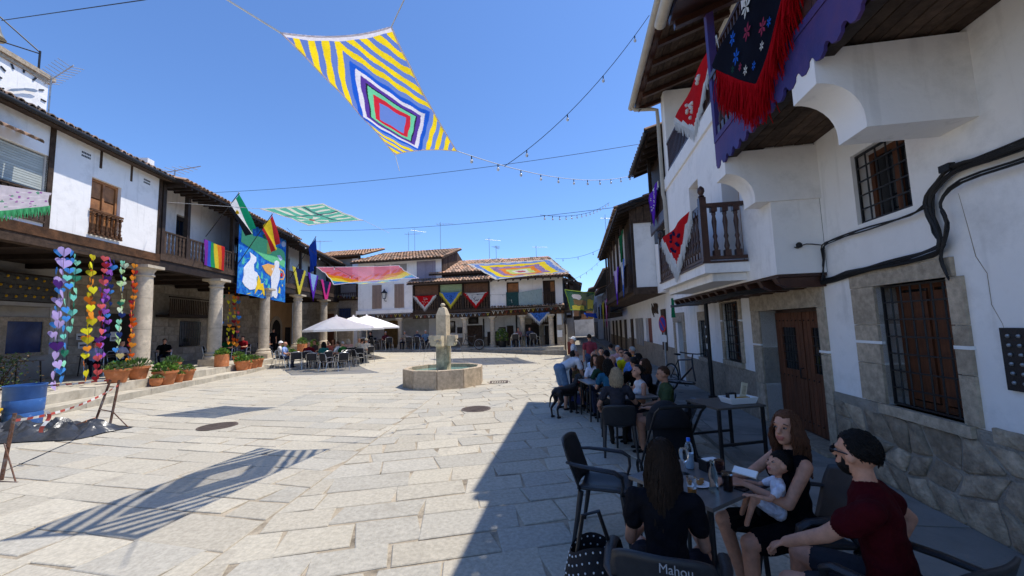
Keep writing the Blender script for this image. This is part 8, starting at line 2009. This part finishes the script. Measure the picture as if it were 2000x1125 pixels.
# barrier trestle with tape
rust = M('rusty steel', (.14, .07, .045), rough=.8, var=.4, scale=14, bump=.3, metal=.2, stain=((.25, .24, .24), 5, .5, .7)); b1, b2 = at_z(183, 832, .05), at_z(213, 838, .05)
o = thing('barrier_trestle', 'rusty ladder like trestle holding the barrier tape', 'barrier', b1)
t1, t2 = b1 + V(.15, .15, .95), b2 + V(.05, .1, .98)
MB().tube([b1, t1], .022, 6).build('upright', rust, o); MB().tube([b2, t2], .022, 6).build('upright', rust, o)
for f_ in (.35, .85): MB().tube([b1.lerp(t1, f_), b2.lerp(t2, f_)], .012, 6).build('rung', rust, o)
MB().tube([b2 + V(-.1, -.3, 0), b2, b2 + V(.3, .1, 0)], .014, 6).build('foot', rust, o); MB().tube([b2.lerp(t2, .35), b2 + V(.3, .1, 0)], .01, 6).build('brace', rust, o)
b3 = at_z(2, 940, .0); t3 = b3 + V(.05, .05, .9); o3 = thing('barrier_trestle', 'rusty trestle post at the left frame edge', 'barrier', b3); MB().tube([b3, t3], .022, 6).build('upright', rust, o3); MB().tube([b3 + V(-.3, 0, .01), b3 + V(.35, -.1, .01)], .012, 6).build('foot', rust, o3); MB().tube([b3 + V(0, 0, .5), b3 + V(.3, -.08, .01)], .01, 6).build('brace', rust, o3)
tr_, tw_ = M('tape red', lin((.72, .3, .26)), rough=.5, var=.1, bump=.05), M('tape white', (.75, .73, .7), rough=.5, var=.05, bump=.05)
def tape(label, a, b, sag, n_=46, w=.038, droop=None):
    o = thing('barrier_tape', label, 'barrier tape', a); pts = arc_sag(a, b, sag, n_); mb = MB()
    for i in range(n_):
        tw = .7 * math.sin(i * .35); d = V(.25 * math.sin(tw), .25 * math.sin(tw), math.cos(tw)).normalized() * w / 2; tw2 = .7 * math.sin((i + 1) * .35); d2 = V(.25 * math.sin(tw2), .25 * math.sin(tw2), math.cos(tw2)).normalized() * w / 2
        mb.cur = (i // 2) % 2; mb.add([pts[i] - d, pts[i + 1] - d2, pts[i + 1] + d2, pts[i] + d], [(0, 1, 2, 3)])
    mb.build('tape', [tr_, tw_], o); return o
tape('upper red and white barrier tape running past the blue barrel', at(-60, 758, 9.5), t1, .05); tape('lower red and white barrier tape slanting to the left edge post', t3 + V(0, 0, -.1), t2 + V(0, 0, -.1), .12)
p = t3.lerp(t2, .22); o = thing('tape_tail', 'loose end of red and white tape hanging over the plastic sheet', 'barrier tape', p); mb = MB(); mb.grid(lambda s, t: p + V((s - .5) * .07 + .04 * math.sin(4 * t), .03 * math.sin(6 * t), -.1 - .34 * t), 3, 10, lambda s, t: int(t * 4) % 2); mb.build('tape', [tw_, tr_], o)
# crumpled black plastic and a hollow brick
o = thing('plastic_sheet', 'crumpled grey black plastic sheet on the paving at left', 'plastic sheet', (-8.9, 7.7, 0)); rn = random.Random(12); K = {}
def crumple(s, t):
    u, v_ = (s - .5) * 2.3, (t - .5) * 1.1; e = max(0, 1 - (2 * s - 1) ** 4) * max(0, 1 - (2 * t - 1) ** 2); i, j = int(s * 34), int(t * 18)
    if (i, j) not in K: K[i, j] = rn.uniform(-.07, .12)
    z = .03 + e * (.22 + .06 * math.sin(7 * s + 3) * math.cos(6 * t) + K[i, j] + .05 * math.sin(23 * s + 11 * t)); x = -9.25 + u * .93 + .18 * v_ + .04 * math.sin(9 * t); y = 7.75 + v_ * .9 + .2 * math.sin(3 * s) + u * .33
    return V(x, y, G(x, y) + max(.02, z))
MB().grid(crumple, 34, 18).build('sheet', M('grey black polythene', (.045, .048, .055), rough=.28, var=.3, scale=5, bump=.4, bscale=14, spec=.6), o, smooth=35)
p = at_z(185, 832, .1); o = thing('hollow_brick', 'orange hollow brick leaning on the trestle', 'brick', (p.x - .1, p.y - .25, .02)); brk = M('hollow brick clay', (.42, .17, .08), rough=.85, var=.25, scale=8, bump=.3)
MB().box((p.x - .1, p.y - .25, .13), (.5, .3, .1), R(20), ('Y', -.45)).build('brick', brk, o)
for k in range(5): MB().box((p.x - .1 + (-.18 + .09 * k) * math.cos(R(20)), p.y - .25 + (-.18 + .09 * k) * math.sin(R(20)) - .0, .185 + (-.18 + .09 * k) * .4), (.012, .29, .012), R(20)).build('groove', rust, o)
MB().tube([at_z(0, 925, .01), at_z(150, 858, .02), at_z(215, 838, .02)], .012, 5).build('ground_rod', iron, None, label='thin dark strap lying on the paving under the tape', cat='strap', origin=at_z(0, 925, .01))
# menu board at the lane corner, litter
p = FB.p(10.75, .4, 0); o = thing('menu_board', 'small dark red folding board at the corner of the lane', 'sign board', p)
for k in (-1, 1): MB().box(p + V(0, .12 * k, .4), (.45, .03, .8), FB.ang(), ('X', -.14 * k)).build('panel', M('red board', (.2, .05, .04), var=.2), o)
flush_bodies(); flush_texts()
